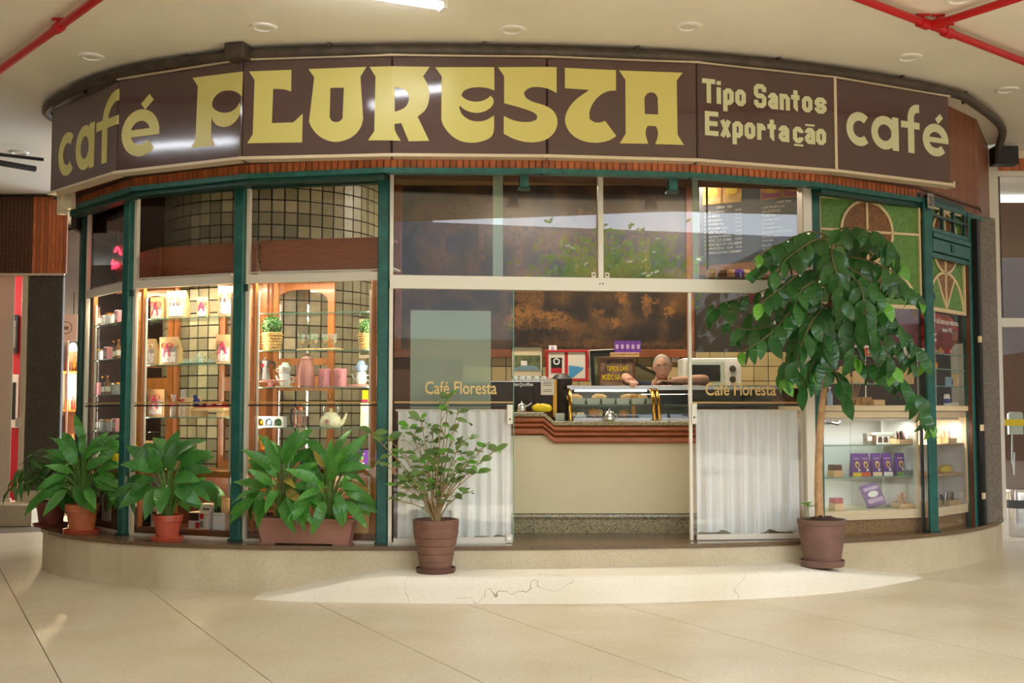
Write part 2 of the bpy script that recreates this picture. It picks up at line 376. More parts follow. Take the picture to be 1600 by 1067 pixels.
def smooth2(pts,closed=True,ang=48,it=2,lim=9e9):
    for _ in range(it):
        out=[];n=len(pts)
        for i,p in enumerate(pts):
            a=Vector(pts[i-1]);b=Vector(p);c=Vector(pts[(i+1)%n]);d1=b-a;d2=c-b
            if d1.length>1e-6 and d2.length>1e-6 and max(d1.length,d2.length)<lim and abs(d1.angle(d2))<R(ang) and abs(d1.angle(d2))>R(3):
                out.append(tuple(b-d1*.25)); out.append(tuple(b+d2*.25))
            else: out.append(tuple(p))
        pts=out
    return pts
def catmull(pts,n=6):
    pts=[Vector(p) for p in pts]; out=[]
    for i in range(len(pts)-1):
        p0=pts[max(i-1,0)];p1=pts[i];p2=pts[i+1];p3=pts[min(i+2,len(pts)-1)]
        for k in range(n):
            t=k/n; out.append(.5*((2*p1)+(p2-p0)*t+(2*p0-5*p1+4*p2-p3)*t*t+(3*p1-p0-3*p2+p3)*t**3))
    out.append(pts[-1]); return out
def stroke(pts,w,closed=False):      # thick mitred polyline -> outline loops in 2D
    pts=[Vector(p) for p in pts]; n=len(pts); Lf=[];Rt=[]
    for i in range(n):
        a=pts[i-1] if (i>0 or closed) else None; c=pts[(i+1)%n] if (i<n-1 or closed) else None; b=pts[i]
        d1=(b-a).normalized() if a is not None else (c-b).normalized(); d2=(c-b).normalized() if c is not None else d1
        n1=Vector((-d1.y,d1.x)); n2=Vector((-d2.y,d2.x)); m=(n1+n2)
        m=m.normalized() if m.length>1e-6 else n1; k=w/2/max(.35,m.dot(n1))
        Lf.append(tuple(b+m*k)); Rt.append(tuple(b-m*k))
    if closed: return Lf,Rt
    return Lf+Rt[::-1],None
def arc(cx,cy,r,a0,a1,n=20,ry=None): return [(cx+r*math.cos(R(a0+(a1-a0)*i/n)),cy+(ry or r)*math.sin(R(a0+(a1-a0)*i/n))) for i in range(n+1)]
def sweep(mb,path,prof,cap=True):      # closed profile (out, up) carried along a path in plan with mitred corners
    n=len(path); v=[];f=[];m=len(prof); pts=[Vector(p) for p in path]
    for i,p in enumerate(pts):
        d1=((pts[i]-pts[i-1]) if i else (pts[1]-pts[0])).xy.normalized(); d2=((pts[i+1]-pts[i]) if i<n-1 else (pts[i]-pts[i-1])).xy.normalized()
        n1=Vector((d1.y,-d1.x)); n2=Vector((d2.y,-d2.x)); k=(n1+n2).normalized(); k/=max(.4,k.dot(n1))
        v+=[(p.x+k.x*o,p.y+k.y*o,p.z+u) for o,u in prof]
    for i in range(n-1): f+=[(i*m+j,i*m+(j+1)%m,(i+1)*m+(j+1)%m,(i+1)*m+j) for j in range(m)]
    if cap: f+=[tuple(range(m-1,-1,-1)),tuple((n-1)*m+j for j in range(m))]
    mb.add(v,f); return mb
def segang(a,b): return math.atan2(b[1]-a[1],b[0]-a[0])
def seglen(a,b): return math.dist(a,b)

# ------------------------------------------------------------ plan lines
S=[(-4.29,10.6),(-3.36,9.67),(-2.17,9.12),(-.955,9.0),(.28,9.04),(1.5,9.19),(2.73,9.6),(3.93,10.2)]      # sign front
B=[(-4.24,10.87),(-3.28,9.83),(-2.16,9.29),(-1.03,9.06),(.24,9.09),(1.45,9.24),(2.53,9.61),(3.73,10.36),(4.68,11.38)]   # green beam
G=[(-4.14,11.08),(-3.41,10.2),(-2.31,9.74),(-1.065,9.5),(2.64,10.0),(3.77,10.42),(4.42,11.12)]          # glass line posts
PF=[(-4.62,11.7),(-4.5,11.15),(-4.37,10.82),(-4.2,10.56),(-3.95,10.28),(-3.64,10.02),(-3.29,9.8),(-2.91,9.63),(-2.48,9.5),(-1.98,9.405),(-1.04,9.37),(.26,9.41),(1.58,9.56),(2.3,9.73),(2.83,9.92),(3.28,10.1),(3.72,10.36),(4.08,10.64),(4.42,10.98),(4.75,11.4),(5.0,11.85),(5.15,12.35)]
PZ0=.378; CEIL=4.40
def floorz(x):
    t=min(1,max(0,(x-2.2)/2.2)); return .045*t*t*(3-2*t)

# floor: one-metre terrazzo slabs between joint strips
fl=struct('floor','pale terrazzo arcade floor in one metre slabs','floor')
ux=Vector((.4592,-.8884)); vx=Vector((.8884,.4592))
g=.0035; slabs={}
def slab_poly(i,j):
    a0=.74+i*1.008+g; a1=.74+(i+1)*1.008-g; b0=5.27-1.0*6+j*1.0+.0008; b1=b0+1.0-.0016
    return a0,a1,b0,b1
nsl=0
base_me=MB()
for i in range(-8,14):
    for j in range(-2,16):
        a0,a1,b0,b1=slab_poly(i,j)
        # offset a = p.(vx) , b = along cross joints
        def w(a,b): q=vx*a+Vector((-.4592,.8884))*b; return q
        cs=[w(a0,b0),w(a1,b0),w(a1,b1),w(a0,b1)]
        c=sum(cs,Vector((0,0)))/4
        if c.y<1.2 or c.y>16.5 or abs(c.x)>1.2+c.y*.52 : continue
        mb=MB(); v=[(q.x,q.y,floorz(q.x)) for q in cs]+[(q.x,q.y,floorz(q.x)-.03) for q in cs]
        mb.add(v,[(0,1,2,3),(4,5,1,0),(5,6,2,1),(6,7,3,2),(7,4,0,3)])
        obj('slab',mb,'floor',fl); nsl+=1
mb=MB(); xs=[-16,-10,-6,-3,0,2.2,2.6,3,3.4,3.8,4.1,4.4,6,10,16]
for a,b in zip(xs,xs[1:]): mb.add([(a,-10,floorz(a)-.006),(b,-10,floorz(b)-.006),(b,19,floorz(b)-.006),(a,19,floorz(a)-.006)],[(0,1,2,3)])
obj('joint_bed',mb,'joint',fl)
# platform
pl=struct('platform','curved terrazzo plinth under the shop front with brown granite edge','platform')
poly=PF+[(5.2,12.75),(-4.7,12.75)]
mb=MB(); mb.plan(poly,-.02,.345); obj('plinth',mb,'plat',pl)
lip=[]
for i,p in enumerate(PF):
    a=Vector(PF[max(i-1,0)]);b=Vector(PF[min(i+1,len(PF)-1)]);d=(b-a).normalized(); lip.append((p[0]+d.y*.018,p[1]-d.x*.018))
mb=MB(); mb.plan(lip+[(5.2,12.75),(-4.7,12.75)],.345,PZ0); obj('granite_top',mb,'lip',pl)
# crescent step with ramped ends
Q=catmull([(-2.02,9.09),(-1.64,8.975),(-.93,8.9),(0,8.86),(.7,8.88),(1.35,8.97),(2.18,9.19),(2.8,9.48),(3.3,9.83),(3.79,10.2)],5)
def sh(x):
    if x<-1.0: t=(x+2.02)/1.02
    elif x>2.3: t=(3.79-x)/1.49
    else: t=1
    t=max(0,min(1,t)); return .004+.2*(t*t*(3-2*t)*.35+t*.65)
def edgey(x):
    for a,b in zip(PF,PF[1:]):
        if a[0]<=x<=b[0]: return a[1]+(b[1]-a[1])*(x-a[0])/(b[0]-a[0])
    return 10.3
mb=MB(); v=[];f=[]; m=7
for q in Q:
    x,y=q.x,q.y; h=sh(x); e=max(y+.03,edgey(x)+.02)
    v+=[(x,y,floorz(x)-.02),(x,y+.004,h*.55),(x,y+.008,max(h-.022,h*.6)),(x,y+.02,h-.006),(x,y+.04,h),(x,e,h),(x,e,-.02)]
for i in range(len(Q)-1): f+=[(i*m+k,(i+1)*m+k,(i+1)*m+k+1,i*m+k+1) for k in range(m-1)]
f+=[tuple(range(m-1,-1,-1)),tuple((len(Q)-1)*m+k for k in range(m))]
mb.add(v,f); st=obj('step',mb,'step',smooth=True); tag(st,'pale crescent terrazzo step below the open glass door','step',kind='structure')

# ceiling of the arcade
ce=struct('ceiling','cream arcade ceiling over the shop front','ceiling')
mb=MB(); cp=[(-16,-10),(-4,-5.0),(0,1.2),(4,3.2),(13,4.2),(13,19.5),(-16,19.5)]
mb.plan(cp,CEIL,CEIL+.25); obj('slab',mb,'ceiling',ce)

# fascia: wooden slats on a backing, one object each
fa=struct('wall_fascia','curved fascia of upright varnished wooden slats','fascia')
sl=MB(); sl.box(-.0235,.0235,-.022,0,3.395,4.398); slme=sl.mesh('slat'); slme.materials.append(M['slat'])
sn=MB(); sn.box(-.0155,.0155,-.02,0,3.36,4.395); snme=sn.mesh('slat_narrow'); snme.materials.append(M['slat_n'])
mbk=MB(); Fz=[]
for i,p in enumerate(B): Fz.append((p[0]*.995,p[1]+.06))
acc=0
for a,b in zip(Fz,Fz[1:]):
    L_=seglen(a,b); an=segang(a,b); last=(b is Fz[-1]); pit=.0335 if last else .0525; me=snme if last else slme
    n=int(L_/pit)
    for k in range(n):
        t=(k+.5)/n; obj('slat',me,None,fa,(a[0]+(b[0]-a[0])*t,a[1]+(b[1]-a[1])*t,0),(0,0,an))
    T=Matrix.Translation((a[0],a[1],0))@Matrix.Rotation(an,4,'Z'); mbk.box(-.005,L_+.005,.002,.05,3.39,4.398,T)
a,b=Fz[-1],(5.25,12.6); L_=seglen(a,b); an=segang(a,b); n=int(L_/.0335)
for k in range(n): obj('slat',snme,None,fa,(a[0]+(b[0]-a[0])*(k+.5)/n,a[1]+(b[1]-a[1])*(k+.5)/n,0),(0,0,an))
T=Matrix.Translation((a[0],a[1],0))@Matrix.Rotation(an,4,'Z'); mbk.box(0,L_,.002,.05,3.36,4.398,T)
a,b=(-4.25,12.5),Fz[0]; T=Matrix.Translation((a[0],a[1],0))@Matrix.Rotation(segang(a,b),4,'Z'); mbk.box(0,seglen(a,b),0,.05,3.2,4.398,T)
obj('backing',mbk,'slat_back',fa)
# soffit between fascia and glass + shop ceiling
mb=MB(); mb.plan([(p[0],p[1]+.02) for p in B]+[(5.2,12.6),(4.75,11.9)]+[(p[0],p[1]+.1) for p in G[::-1]],3.48,3.50); so_=obj('soffit',mb,'soffit'); tag(so_,'brown board soffit under the fascia','soffit',kind='structure')
# green beam following the bow
for i,(a,b) in enumerate(zip(B,B[1:])):
    t=struct(f'trim_{i+1}','green painted beam section along the bottom of the fascia, span %d from the left'%(i+1),'beam',(a[0],a[1],0),segang(a,b)); L_=seglen(a,b)
    mb=MB(); mb.box(-.012,L_+.012,-.01,.08,3.355,3.396); obj('beam',mb,'green',t)
    
    if i<3 or i>=6: mb=MB(); mb.box(.14 if i==6 else 0,L_,.03,.12,3.315,3.355); obj('rail',mb,'green_dk',t)
    if i in (3,4):
        for q in ((.35,) if i==3 else ()): pass
for x,y in ((.1,9.12),(1.32,9.26)):
    t=thing('bracket','small green steel bracket under the fascia beam, '+('near the middle pane' if x<1 else 'above the menu board'),'bracket',(x,y+.06,0),R(4))
    mb=MB(); mb.box(-.035,.035,0,.12,3.27,3.355); obj('block',mb,'green',t); mb=MB(); mb.box(-.05,.05,.02,.1,3.25,3.27); obj('plate',mb,'green_dk',t)
# green posts with small steel corner plates
names=['black green end post at the left corner of the shop front','green post right of the two clay pots','green post between the gift bag bay and the teapot bay','green post between the teapot bay and the glass doors','green post behind the tall potted tree','green post between the two stained glass bays','narrow green post at the right end of the shop front']
for i,p in enumerate(G):
    an=segang(G[max(i-1,0)],G[min(i+1,len(G)-1)]); w_=.06 if i in (0,6) else .092
    if i==4: an=R(10)
    if i==5: an=R(22)
    t=struct(f'trim_{i+20}',names[i],'post',(p[0],p[1],PZ0),an)
    mb=MB(); mb.bbox(-w_/2,w_/2,-.04,.05 if i!=5 else .0,0,3.395-PZ0,.008); obj('post',mb,'green_dk' if i==0 else 'green',t)
    if i not in (0,6):
        mb=MB(); mb.box(-w_/2-.012,w_/2+.012,-.048,.055,0,.02); obj('foot_plate',mb,'green_dk',t)
        mb=MB(); mb.box(w_/2,w_/2+.03,-.02,.0,2.10,2.16); obj('corner_plate',mb,'green_dk',t)
# ------------------------------------------------------------ windows of the left bays
ZB=2.585; LINE=1.525
def bay(i,a,b,n,label):
    an=segang(a,b); L_=seglen(a,b); t=struct(f'window_{n}',label,'window',(a[0],a[1],PZ0),an)
    x0=.05;x1=L_-.05; H0=.02;H1=3.36-PZ0; zb=ZB-PZ0
    def fr(nm,*q):
        mb=MB(); mb.box(*q); obj(nm,mb,'alu',t)
    fr('frame_bar',x0,x1,.0,.045,zb-.035,zb+.035)
    fr('frame_stile',x0,x0+.03,.0,.04,0,zb-.035); fr('frame_stile',x0,x0+.03,.0,.04,zb+.035,H1)
    fr('frame_rail',x0+.03,x1,.0,.04,0,.022)
    mb=MB(); mb.box(x0+.03,x1,.014,.02,.022,zb-.035); obj('pane',mb,'glass',t)
    mb=MB(); mb.box(x0+.03,x1,.014,.02,zb+.035,H1); obj('pane',mb,'glass',t)
    mb=MB(); mb.box(x0+.03,x1,.0115,.0135,LINE-PZ0+.006,LINE-PZ0+.018); obj('gold_line',mb,'gold_line',t)
    mb=MB(); mb.box(x0+.03,x1,.0115,.0135,LINE-PZ0-.018,LINE-PZ0-.006); obj('black_line',mb,'black',t)
    mb=MB(); mb.box(x0,x1,-.01,.06,H1,H1+.05); obj('head_bar',mb,'green_dk',t)
    return t
bay(0,G[0],G[1],1,'narrow glazed bay at the left corner above the clay pots')
bay(1,G[1],G[2],2,'glazed bay in front of the gift bag display')
bay(2,G[2],G[3],3,'glazed bay in front of the teapot and canister display')
# ------------------------------------------------------------ central glass front
ga,gb=Vector((-1.0,9.47)),Vector((2.58,9.9)); AN=segang(ga,gb); LG=seglen(ga,gb)
def gx(px,py=640,dl=0):      # local x on the glass line for a photo column
    r=ray(px,py); d=(gb-ga).normalized(); nn=Vector((-d.y,d.x)); o=ga+nn*dl
    # k*r.xy = o+u*d
    det=r.x*(-d.y)+d.x*r.y; k=(o.x*(-d.y)+d.x*o.y)/det; q=Vector((r.x*k,r.y*k)); return (q-o).dot(d),k
def gz(py,px,dl=0): u,k=gx(px,py,dl); return CAMH+ray(px,py).z*k
w4=struct('window_4','glazed transom over the sliding doors with a white aluminium bar','window',(ga.x,ga.y,0),AN)
zt=3.46
def bx(par,nm,m,*q,b=None):
    mb=MB(); (mb.box(*q) if not b else mb.bbox(*q,b)); return obj(nm,mb,m,par)
bx(w4,'transom_bar','alu',-.01,LG-.02,-.03,.05,2.475,2.585)
xm=gx(938,350)[0]; xe=gx(1252,350)[0]; xl=gx(786,350)[0]; x2=gx(1088,350)[0]
bx(w4,'mullion','alu',xm-.022,xm+.022,-.02,.03,2.585,zt)
bx(w4,'side_stile','alu',-.012,.018,-.02,.04,PZ0,2.475); bx(w4,'side_stile','alu',-.012,.018,-.02,.04,2.585,zt)
bx(w4,'side_stile','alu',xe-.0,xe+.02,-.02,.04,2.585,zt)
bx(w4,'end_post','alu',gx(1256,640)[0],gx(1271,640)[0],-.045,.09,PZ0,zt,b=.006)
bx(w4,'pane','glass',.018,xl,.0,.008,2.585,zt); bx(w4,'pane','glass',xl-.085,xm-.022,.02,.028,2.585,zt)
bx(w4,'pane','glass',xm+.022,x2+.03,.0,.008,2.585,zt); bx(w4,'pane','glass',x2-.03,xe,.02,.028,2.585,zt)
bx(w4,'overlap_strip','glass_green',xl-.085,xl,.009,.019,2.585,zt)
bx(w4,'overlap_strip','glass_green',x2-.03,x2+.02,.009,.019,2.585,zt)
for q in (xm-.06,xm+.055):
    bx(w4,'glass_clip','alu',q-.02,q+.02,-.012,-.002,2.59,2.635,b=.006)
    mb=MB(); mb.lathe([(.008,0),(.008,.006)],10,Matrix.Translation((q,-.012,2.612))@Matrix.Rotation(PI/2,4,'X')); obj('clip_screw',mb,'pipe',w4)
for q in (xm-.012,xm+.015):
    mb=MB(); mb.lathe([(.006,0),(.006,.004)],8,Matrix.Translation((q,-.03,2.535))@Matrix.Rotation(PI/2,4,'X')); obj('bar_screw',mb,'black',w4)
bx(w4,'head_bar','green_dk',-.02,LG,-.01,.06,zt,zt+.05)
bx(w4,'sill_track','alu',0.0,gx(790,845)[0],-.02,.03,PZ0,PZ0+.016)
def door(n,p0,p1,label,y0,lockside):
    d=struct(f'door_{n}',label,'door',(ga.x,ga.y,0),AN); x0=gx(p0,640,y0)[0]; x1=gx(p1,640,y0)[0]; z0=PZ0+.02; z1=2.475
    bx(d,'leaf_pane','glass',x0,x1,y0,y0+.008,z0+.02,z1)
    bx(d,'bottom_rail','alu',x0+(.0 if lockside>0 else .04),x1-(.07 if lockside>0 else 0),y0-.008,y0+.016,z0-.015,z0+.03)
    bx(d,'gold_line','gold_line',x0,x1,y0-.003,y0-.001,LINE+.006,LINE+.018); bx(d,'black_line','black',x0,x1,y0-.003,y0-.001,LINE-.018,LINE-.006)
    if lockside>0:
        bx(d,'edge_strip','glass_edge',x1,x1+.006,y0,y0+.008,z0,z1)
        k=bx(d,'lock_plate','alu',x1-.055,x1-.004,y0-.014,y0-.002,gz(662,796),gz(632,796),b=.004)
        mb=MB(); mb.lathe([(.008,0),(.008,.006)],10,Matrix.Translation((x1-.03,y0-.014,gz(655,796)))@Matrix.Rotation(PI/2,4,'X')); obj('key_hole',mb,'pipe',k)
        k=bx(d,'floor_clip','alu',x1-.07,x1-.005,y0-.02,y0-.002,PZ0+.004,PZ0+.075,b=.008)
        mb=MB(); mb.lathe([(.014,0),(.014,.008)],12,Matrix.Translation((x1-.037,y0-.02,PZ0+.04))@Matrix.Rotation(PI/2,4,'X')); obj('clip_screw',mb,'chrome',k)
    else:
        bx(d,'edge_stile','alu',x0-.02,x0+.006,y0-.012,y0+.02,z0-.015,z1)
        k=bx(d,'lock_plate','alu',x0-.004,x0+.045,y0-.026,y0-.012,gz(662,1080),gz(630,1080),b=.004)
        mb=MB(); mb.lathe([(.008,0),(.008,.006)],10,Matrix.Translation((x0+.018,y0-.026,gz(652,1080)))@Matrix.Rotation(PI/2,4,'X')); obj('key_hole',mb,'pipe',k)
    return d,x0,x1
d1,dx0,dx1=door(1,616,802,'left sliding glass door leaf lettered in gold, shrub in front',.0,1)
d2,ex0,ex1=door(2,1080,1256,'right sliding glass door leaf behind the potted tree',.0,-1)
ta,tb=gx(664,607)[0],gx(776,607)[0]
text('gold_lettering','Café Floresta','gold_text',d1,((ta+tb)/2,-.004,gz(616,720)),w=tb-ta,h=.108)
ta,tb=gx(1102,607)[0],gx(1212,607)[0]
text('gold_lettering','Café Floresta','gold_text',d2,((ta+tb)/2,-.004,gz(618,1150)),w=tb-ta,h=.108)
# pale green fixed glass behind the left leaf
sc=thing('glass_screen','pale green frosted glass screen standing behind the left door leaf','glass screen',(ga.x,ga.y,PZ0),AN)
s0,s1=gx(641,600,.14)[0],gx(767,600,.14)[0]
bx(sc,'sheet','glass_green',s0,s1,.14,.148,.03,gz(485,700,.14)-PZ0); bx(sc,'base_channel','alu',s0,s1,.13,.158,0,.03)
# sheer cafe curtains
def curtain(p0,p1,dl,label,zt_,hem,seed):
    rng=random.Random(seed); x0=gx(p0,700,dl)[0]; x1=gx(p1,700,dl)[0]; r=thing('sheer_curtain',label,'curtain',(ga.x,ga.y,0),AN)
    n=110; mb=MB(); v=[];f=[]; rows=8
    ph=[rng.uniform(0,6) for _ in range(3)]
    for k in range(rows+1):
        for i in range(n+1):
            t=i/n; x=x0+(x1-x0)*t; amp=.012+.02*k/rows
            y=dl+amp*(math.sin(t*(x1-x0)*62+ph[0]+.6*math.sin(t*9+ph[1]))+.4*math.sin(t*41+ph[2]))
            zb=PZ0+hem+.02*math.sin(t*11+ph[1])+.012*math.sin(t*29)
            v.append((x,y,zt_+(zb-zt_)*k/rows))
    for k in range(rows): f+=[(k*(n+1)+i,(k+1)*(n+1)+i,(k+1)*(n+1)+i+1,k*(n+1)+i+1) for i in range(n)]
    mb.add(v,f); obj('cloth',mb,'sheer',r,smooth=True)
    mb=MB(); mb.tube([(x0-.02,dl,zt_),(x1+.02,dl,zt_)],.009); obj('rod',mb,'alu',r)
curtain(622,799,.055,'sheer white half curtain behind the left door leaf and potted shrub',1.47,.04,1)
curtain(1087,1246,.07,'sheer white half curtain behind the right door leaf',1.47,.05,2)
# ------------------------------------------------------------ the big sign
sg=thing('shop_sign','long brown curved sign with yellow lettering over the whole shop front','sign',(0,0,0))
SZ0,SZ1=3.5,4.28; cum=[0]
for a,b in zip(S,S[1:]): cum.append(cum[-1]+seglen(a,b))
for i,(a,b) in enumerate(zip(S,S[1:])):
    an=segang(a,b); L_=seglen(a,b)
    e0=.004; e1=L_-.004
    mb=MB(); mb.bbox(e0,e1,0,.1,SZ0,SZ1,.01); p=obj('sign_panel',mb,'sign',sg,(a[0],a[1],0),(0,0,an))
    mb=MB(); mb.box(-.004,L_+.004,-.02,.1,SZ0-.03,SZ0-.004); mb.box(-.004,L_+.004,-.026,-.02,SZ0-.03,SZ0-.008); obj('lower_trim',mb,'alu_trim',sg,(a[0],a[1],0),(0,0,an))
    if i>=1:
        mb=MB(); mb.box(-.004,L_+.004,-.012,.1,SZ1+.002,SZ1+.016); obj('upper_trim',mb,'alu_trim',sg,(a[0],a[1],0),(0,0,an))
        mb=MB()
        for t in (.15,.5,.85): mb.cyl(L_*t,.03,SZ1+.016,SZ1+.026,.008,8)
        obj('screw_heads',mb,'pipe',sg,(a[0],a[1],0),(0,0,an),kind='stuff')
    if i==5: mb=MB(); mb.box(L_-.012,L_+.012,-.012,.0,SZ0-.03,SZ1+.016); obj('joint_trim',mb,'alu_trim',sg,(a[0],a[1],0),(0,0,an))
# side returns
a,b=(-4.42,11.0),S[0]; an=segang(a,b)
mb=MB(); mb.box(0,seglen(a,b),0,.06,SZ0,SZ1); obj('sign_panel',mb,'sign',sg,(a[0],a[1],0),(0,0,an))
mb=MB(); mb.box(0,.07,-.02,.05,3.30,SZ0-.01); mb.box(.07,.2,.0,.05,3.34,SZ0-.01); obj('end_trim',mb,'alu_trim',sg,(-4.24,10.68,0),(0,0,R(-38)))
a=S[-1]; an=segang(S[-2],S[-1]); mb=MB(); mb.box(.0,.02,-.028,.1,SZ0-.042,SZ0+.012); obj('end_trim',mb,'alu_trim',sg,(a[0],a[1],0),(0,0,an))
# number plate 21 below the right end
nt_=thing('number_plate','grey number plate 21 under the right end of the sign','number plate',(3.80,10.36,0),R(38))
mb=MB(); mb.bbox(-.05,.05,-.004,.004,3.30,3.44,.002); obj('plate',mb,mat('plate_grey',(150,142,132),.5),nt_)
text('digits','21','pipe',nt_,(0,-.006,3.325),w=.06,h=.09)
def bend(name,outer,holes,m,lift=.0012):
    mb=MB(); mb.prism(outer,holes,t=.002); me=mb.mesh(name); bm=bmesh.new(); bm.from_mesh(me)
    for c in cum[1:-1]:
        bmesh.ops.bisect_plane(bm,geom=bm.verts[:]+bm.edges[:]+bm.faces[:],plane_co=(c,0,0),plane_no=(1,0,0))
    for v in bm.verts:
        s,y,z=v.co; i=0
        while i<6 and s>cum[i+1]: i+=1
        a=Vector(S[i]);b=Vector(S[i+1]);d=(b-a).normalized(); nn=Vector((d.y,-d.x)); q=a+d*(s-cum[i])
        # keep the lettering flush across a bend: shared normal at the seam
        if abs(s-cum[i])<1e-4 and i>0: e=(a-Vector(S[i-1])).normalized(); nn=(nn+Vector((e.y,-e.x))).normalized()
        if abs(s-cum[i+1])<1e-4 and i<6: e=(Vector(S[i+2])-b).normalized(); nn=(nn+Vector((e.y,-e.x))).normalized()
        q=q+nn*(lift+.002-y); v.co=Vector((q.x,q.y,z))
    bm.to_mesh(me); bm.free(); o=obj(name,me,m,sg); return o
LET={'F':[(2.122,4.202),(2.361,4.197),(2.633,4.191),(2.627,3.985),(2.59,4.022),(2.533,4.047),(2.477,4.055),(2.415,4.053),(2.356,4.023),(2.327,3.98),(2.328,3.94),(2.35,3.912),(2.416,3.878),(2.496,3.869),(2.56,3.888),(2.595,3.923),(2.604,3.942),(2.621,3.888),(2.601,3.825),(2.546,3.772),(2.466,3.752),(2.385,3.772),(2.339,3.814),(2.323,3.855),(2.322,3.684),(2.364,3.614),(2.118,3.618),(2.163,3.686),(2.178,4.124)],
'L':[(2.682,4.19),(3.031,4.193),(3.031,4.016),(2.978,4.037),(2.883,4.042),(2.876,3.764),(3.053,3.766),(3.128,3.835),(3.125,3.602),(2.675,3.605),(2.72,3.677),(2.729,4.119)],
'O':[(3.17,4.195),(3.642,4.199),(3.594,4.12),(3.619,3.784),(3.607,3.72),(3.562,3.656),(3.491,3.613),(3.401,3.596),(3.322,3.613),(3.25,3.657),(3.198,3.723),(3.18,3.769),(3.219,4.127)],
'Oh':[(3.351,4.037),(3.461,4.036),(3.453,3.788),(3.431,3.763),(3.393,3.757),(3.36,3.771),(3.347,3.804)],
'R':[(3.668,4.198),(4.147,4.196),(4.096,4.118),(4.135,4.051),(4.148,3.98),(4.142,3.909),(4.117,3.845),(4.054,3.793),(4.146,3.6),(3.985,3.595),(3.925,3.74),(3.871,3.733),(3.874,3.675),(3.922,3.599),(3.659,3.606),(3.71,3.678),(3.717,4.117)],
'Rh':[(3.871,4.027),(3.919,4.026),(3.964,4.004),(3.987,3.953),(3.977,3.895),(3.946,3.856),(3.873,3.83)],
'E':[(4.192,4.193),(4.661,4.198),(4.662,4.01),(4.61,4.03),(4.527,4.038),(4.445,4.023),(4.405,3.991),(4.402,3.963),(4.432,3.935),(4.5,3.915),(4.569,3.923),(4.617,3.951),(4.633,3.968),(4.658,3.937),(4.654,3.896),(4.617,3.854),(4.542,3.825),(4.473,3.832),(4.419,3.856),(4.387,3.887),(4.384,3.859),(4.405,3.81),(4.46,3.769),(4.528,3.756),(4.596,3.766),(4.66,3.808),(4.661,3.66),(4.61,3.611),(4.501,3.583),(4.392,3.596),(4.31,3.651),(4.255,3.726),(4.242,3.774),(4.243,4.121)],
'S':[(4.692,4.198),(5.159,4.205),(5.159,3.995),(5.103,4.025),(5.034,4.041),(4.966,4.042),(4.918,4.023),(4.897,3.991),(4.908,3.954),(4.966,3.919),(5.048,3.899),(5.131,3.859),(5.169,3.784),(5.158,3.701),(5.102,3.63),(5.034,3.601),(4.938,3.59),(4.829,3.613),(4.737,3.661),(4.737,3.806),(4.801,3.772),(4.883,3.755),(4.966,3.76),(5.0,3.781),(5.004,3.809),(4.979,3.836),(4.883,3.87),(4.74,3.908),(4.74,4.126)],
'T':[(5.226,4.202),(5.642,4.199),(5.641,4.033),(5.578,4.028),(5.508,3.991),(5.451,3.926),(5.42,3.848),(5.426,3.792),(5.465,3.766),(5.513,3.767),(5.551,3.782),(5.643,3.662),(5.576,3.618),(5.464,3.598),(5.352,3.616),(5.269,3.669),(5.228,3.744),(5.225,3.8),(5.249,3.87),(5.312,3.949),(5.424,4.03),(5.226,4.037)],
'A':[(5.668,4.197),(6.193,4.198),(6.142,4.132),(6.145,3.688),(6.197,3.606),(5.96,3.606),(5.985,3.67),(5.982,3.726),(5.964,3.753),(5.9,3.754),(5.883,3.723),(5.881,3.673),(5.903,3.608),(5.67,3.604),(5.719,3.683),(5.719,4.124)],
'Ah':[(5.876,3.849),(5.874,3.982),(5.895,4.018),(5.931,4.03),(5.966,4.02),(5.984,3.986),(5.986,3.848)],}
for k in 'FLORESTA'[:8]:
    if k+'h' in LET or k in LET:
        pass
for k,hole in (('F',0),('L',0),('O','Oh'),('R','Rh'),('E',0),('S',0),('T',0),('A','Ah')):
    h=LET.get(k+'h'); bend('letter',smooth2(LET[k],lim=.15),[smooth2(h,lim=.12)] if h else [],'sign_y')
def glyph(strokes,m):        # a letter made of several strokes joined into one mesh
    for n_,(pts,w_,cl) in enumerate(strokes):
        o_,h_=stroke(pts,w_,cl)
        bend('letter',o_,[h_] if cl else [],m,lift=.0012+.0003*n_)
def cafe(x0,w0,xa,wa,xf0,xf1,xs,ztop,xe,we,zb,zx,sw,m,acc):
    def ringo(x,w,a0,a1,cl=False):
        cx=x+w/2; cz=(zb+zx)/2; rx=w/2-sw/2; rz=(zx-zb)/2-sw/2
        p=arc(cx,cz,rx,a0,a1,36,rz); return (p[:-1] if cl else p,sw,cl),cx,cz,rx,rz
    r,cx,cz,rx,rz=ringo(x0,w0*1.12,48,312); glyph([r],m)
    r,cx,cz,rx,rz=ringo(xa,wa*.97,0,360,True); glyph([r,([(xa+wa-sw/2,zb),(xa+wa-sw/2,zx)],sw,False)],m)
    rr=xf1-xs-sw*.2; glyph([([(xs,zb),(xs,ztop-rr-sw/2)]+[(xs+rr-rr*math.cos(R(90*i/8)),ztop-rr-sw/2+ (rr)*math.sin(R(90*i/8))) for i in range(1,9)]+[(xf1,ztop-sw/2)],sw,False),([(xf0,zx-sw*.62),(xf1,zx-sw*.62)],sw*.8,False)],m)
    r,cx,cz,rx,rz=ringo(xe,we,0,318); glyph([r,([(cx-rx,cz+.0),(cx+rx+sw/2,cz+.0)],sw*.62,False)],m)
    glyph([([(acc[0],acc[1]),(acc[2],acc[3])],sw*.72,False)],m)
cafe(.165,.33,.525,.37,.93,1.335,1.09,4.205,1.37,.41,3.6,4.0,.098,'sign_y',(1.60,4.02,1.69,4.095))
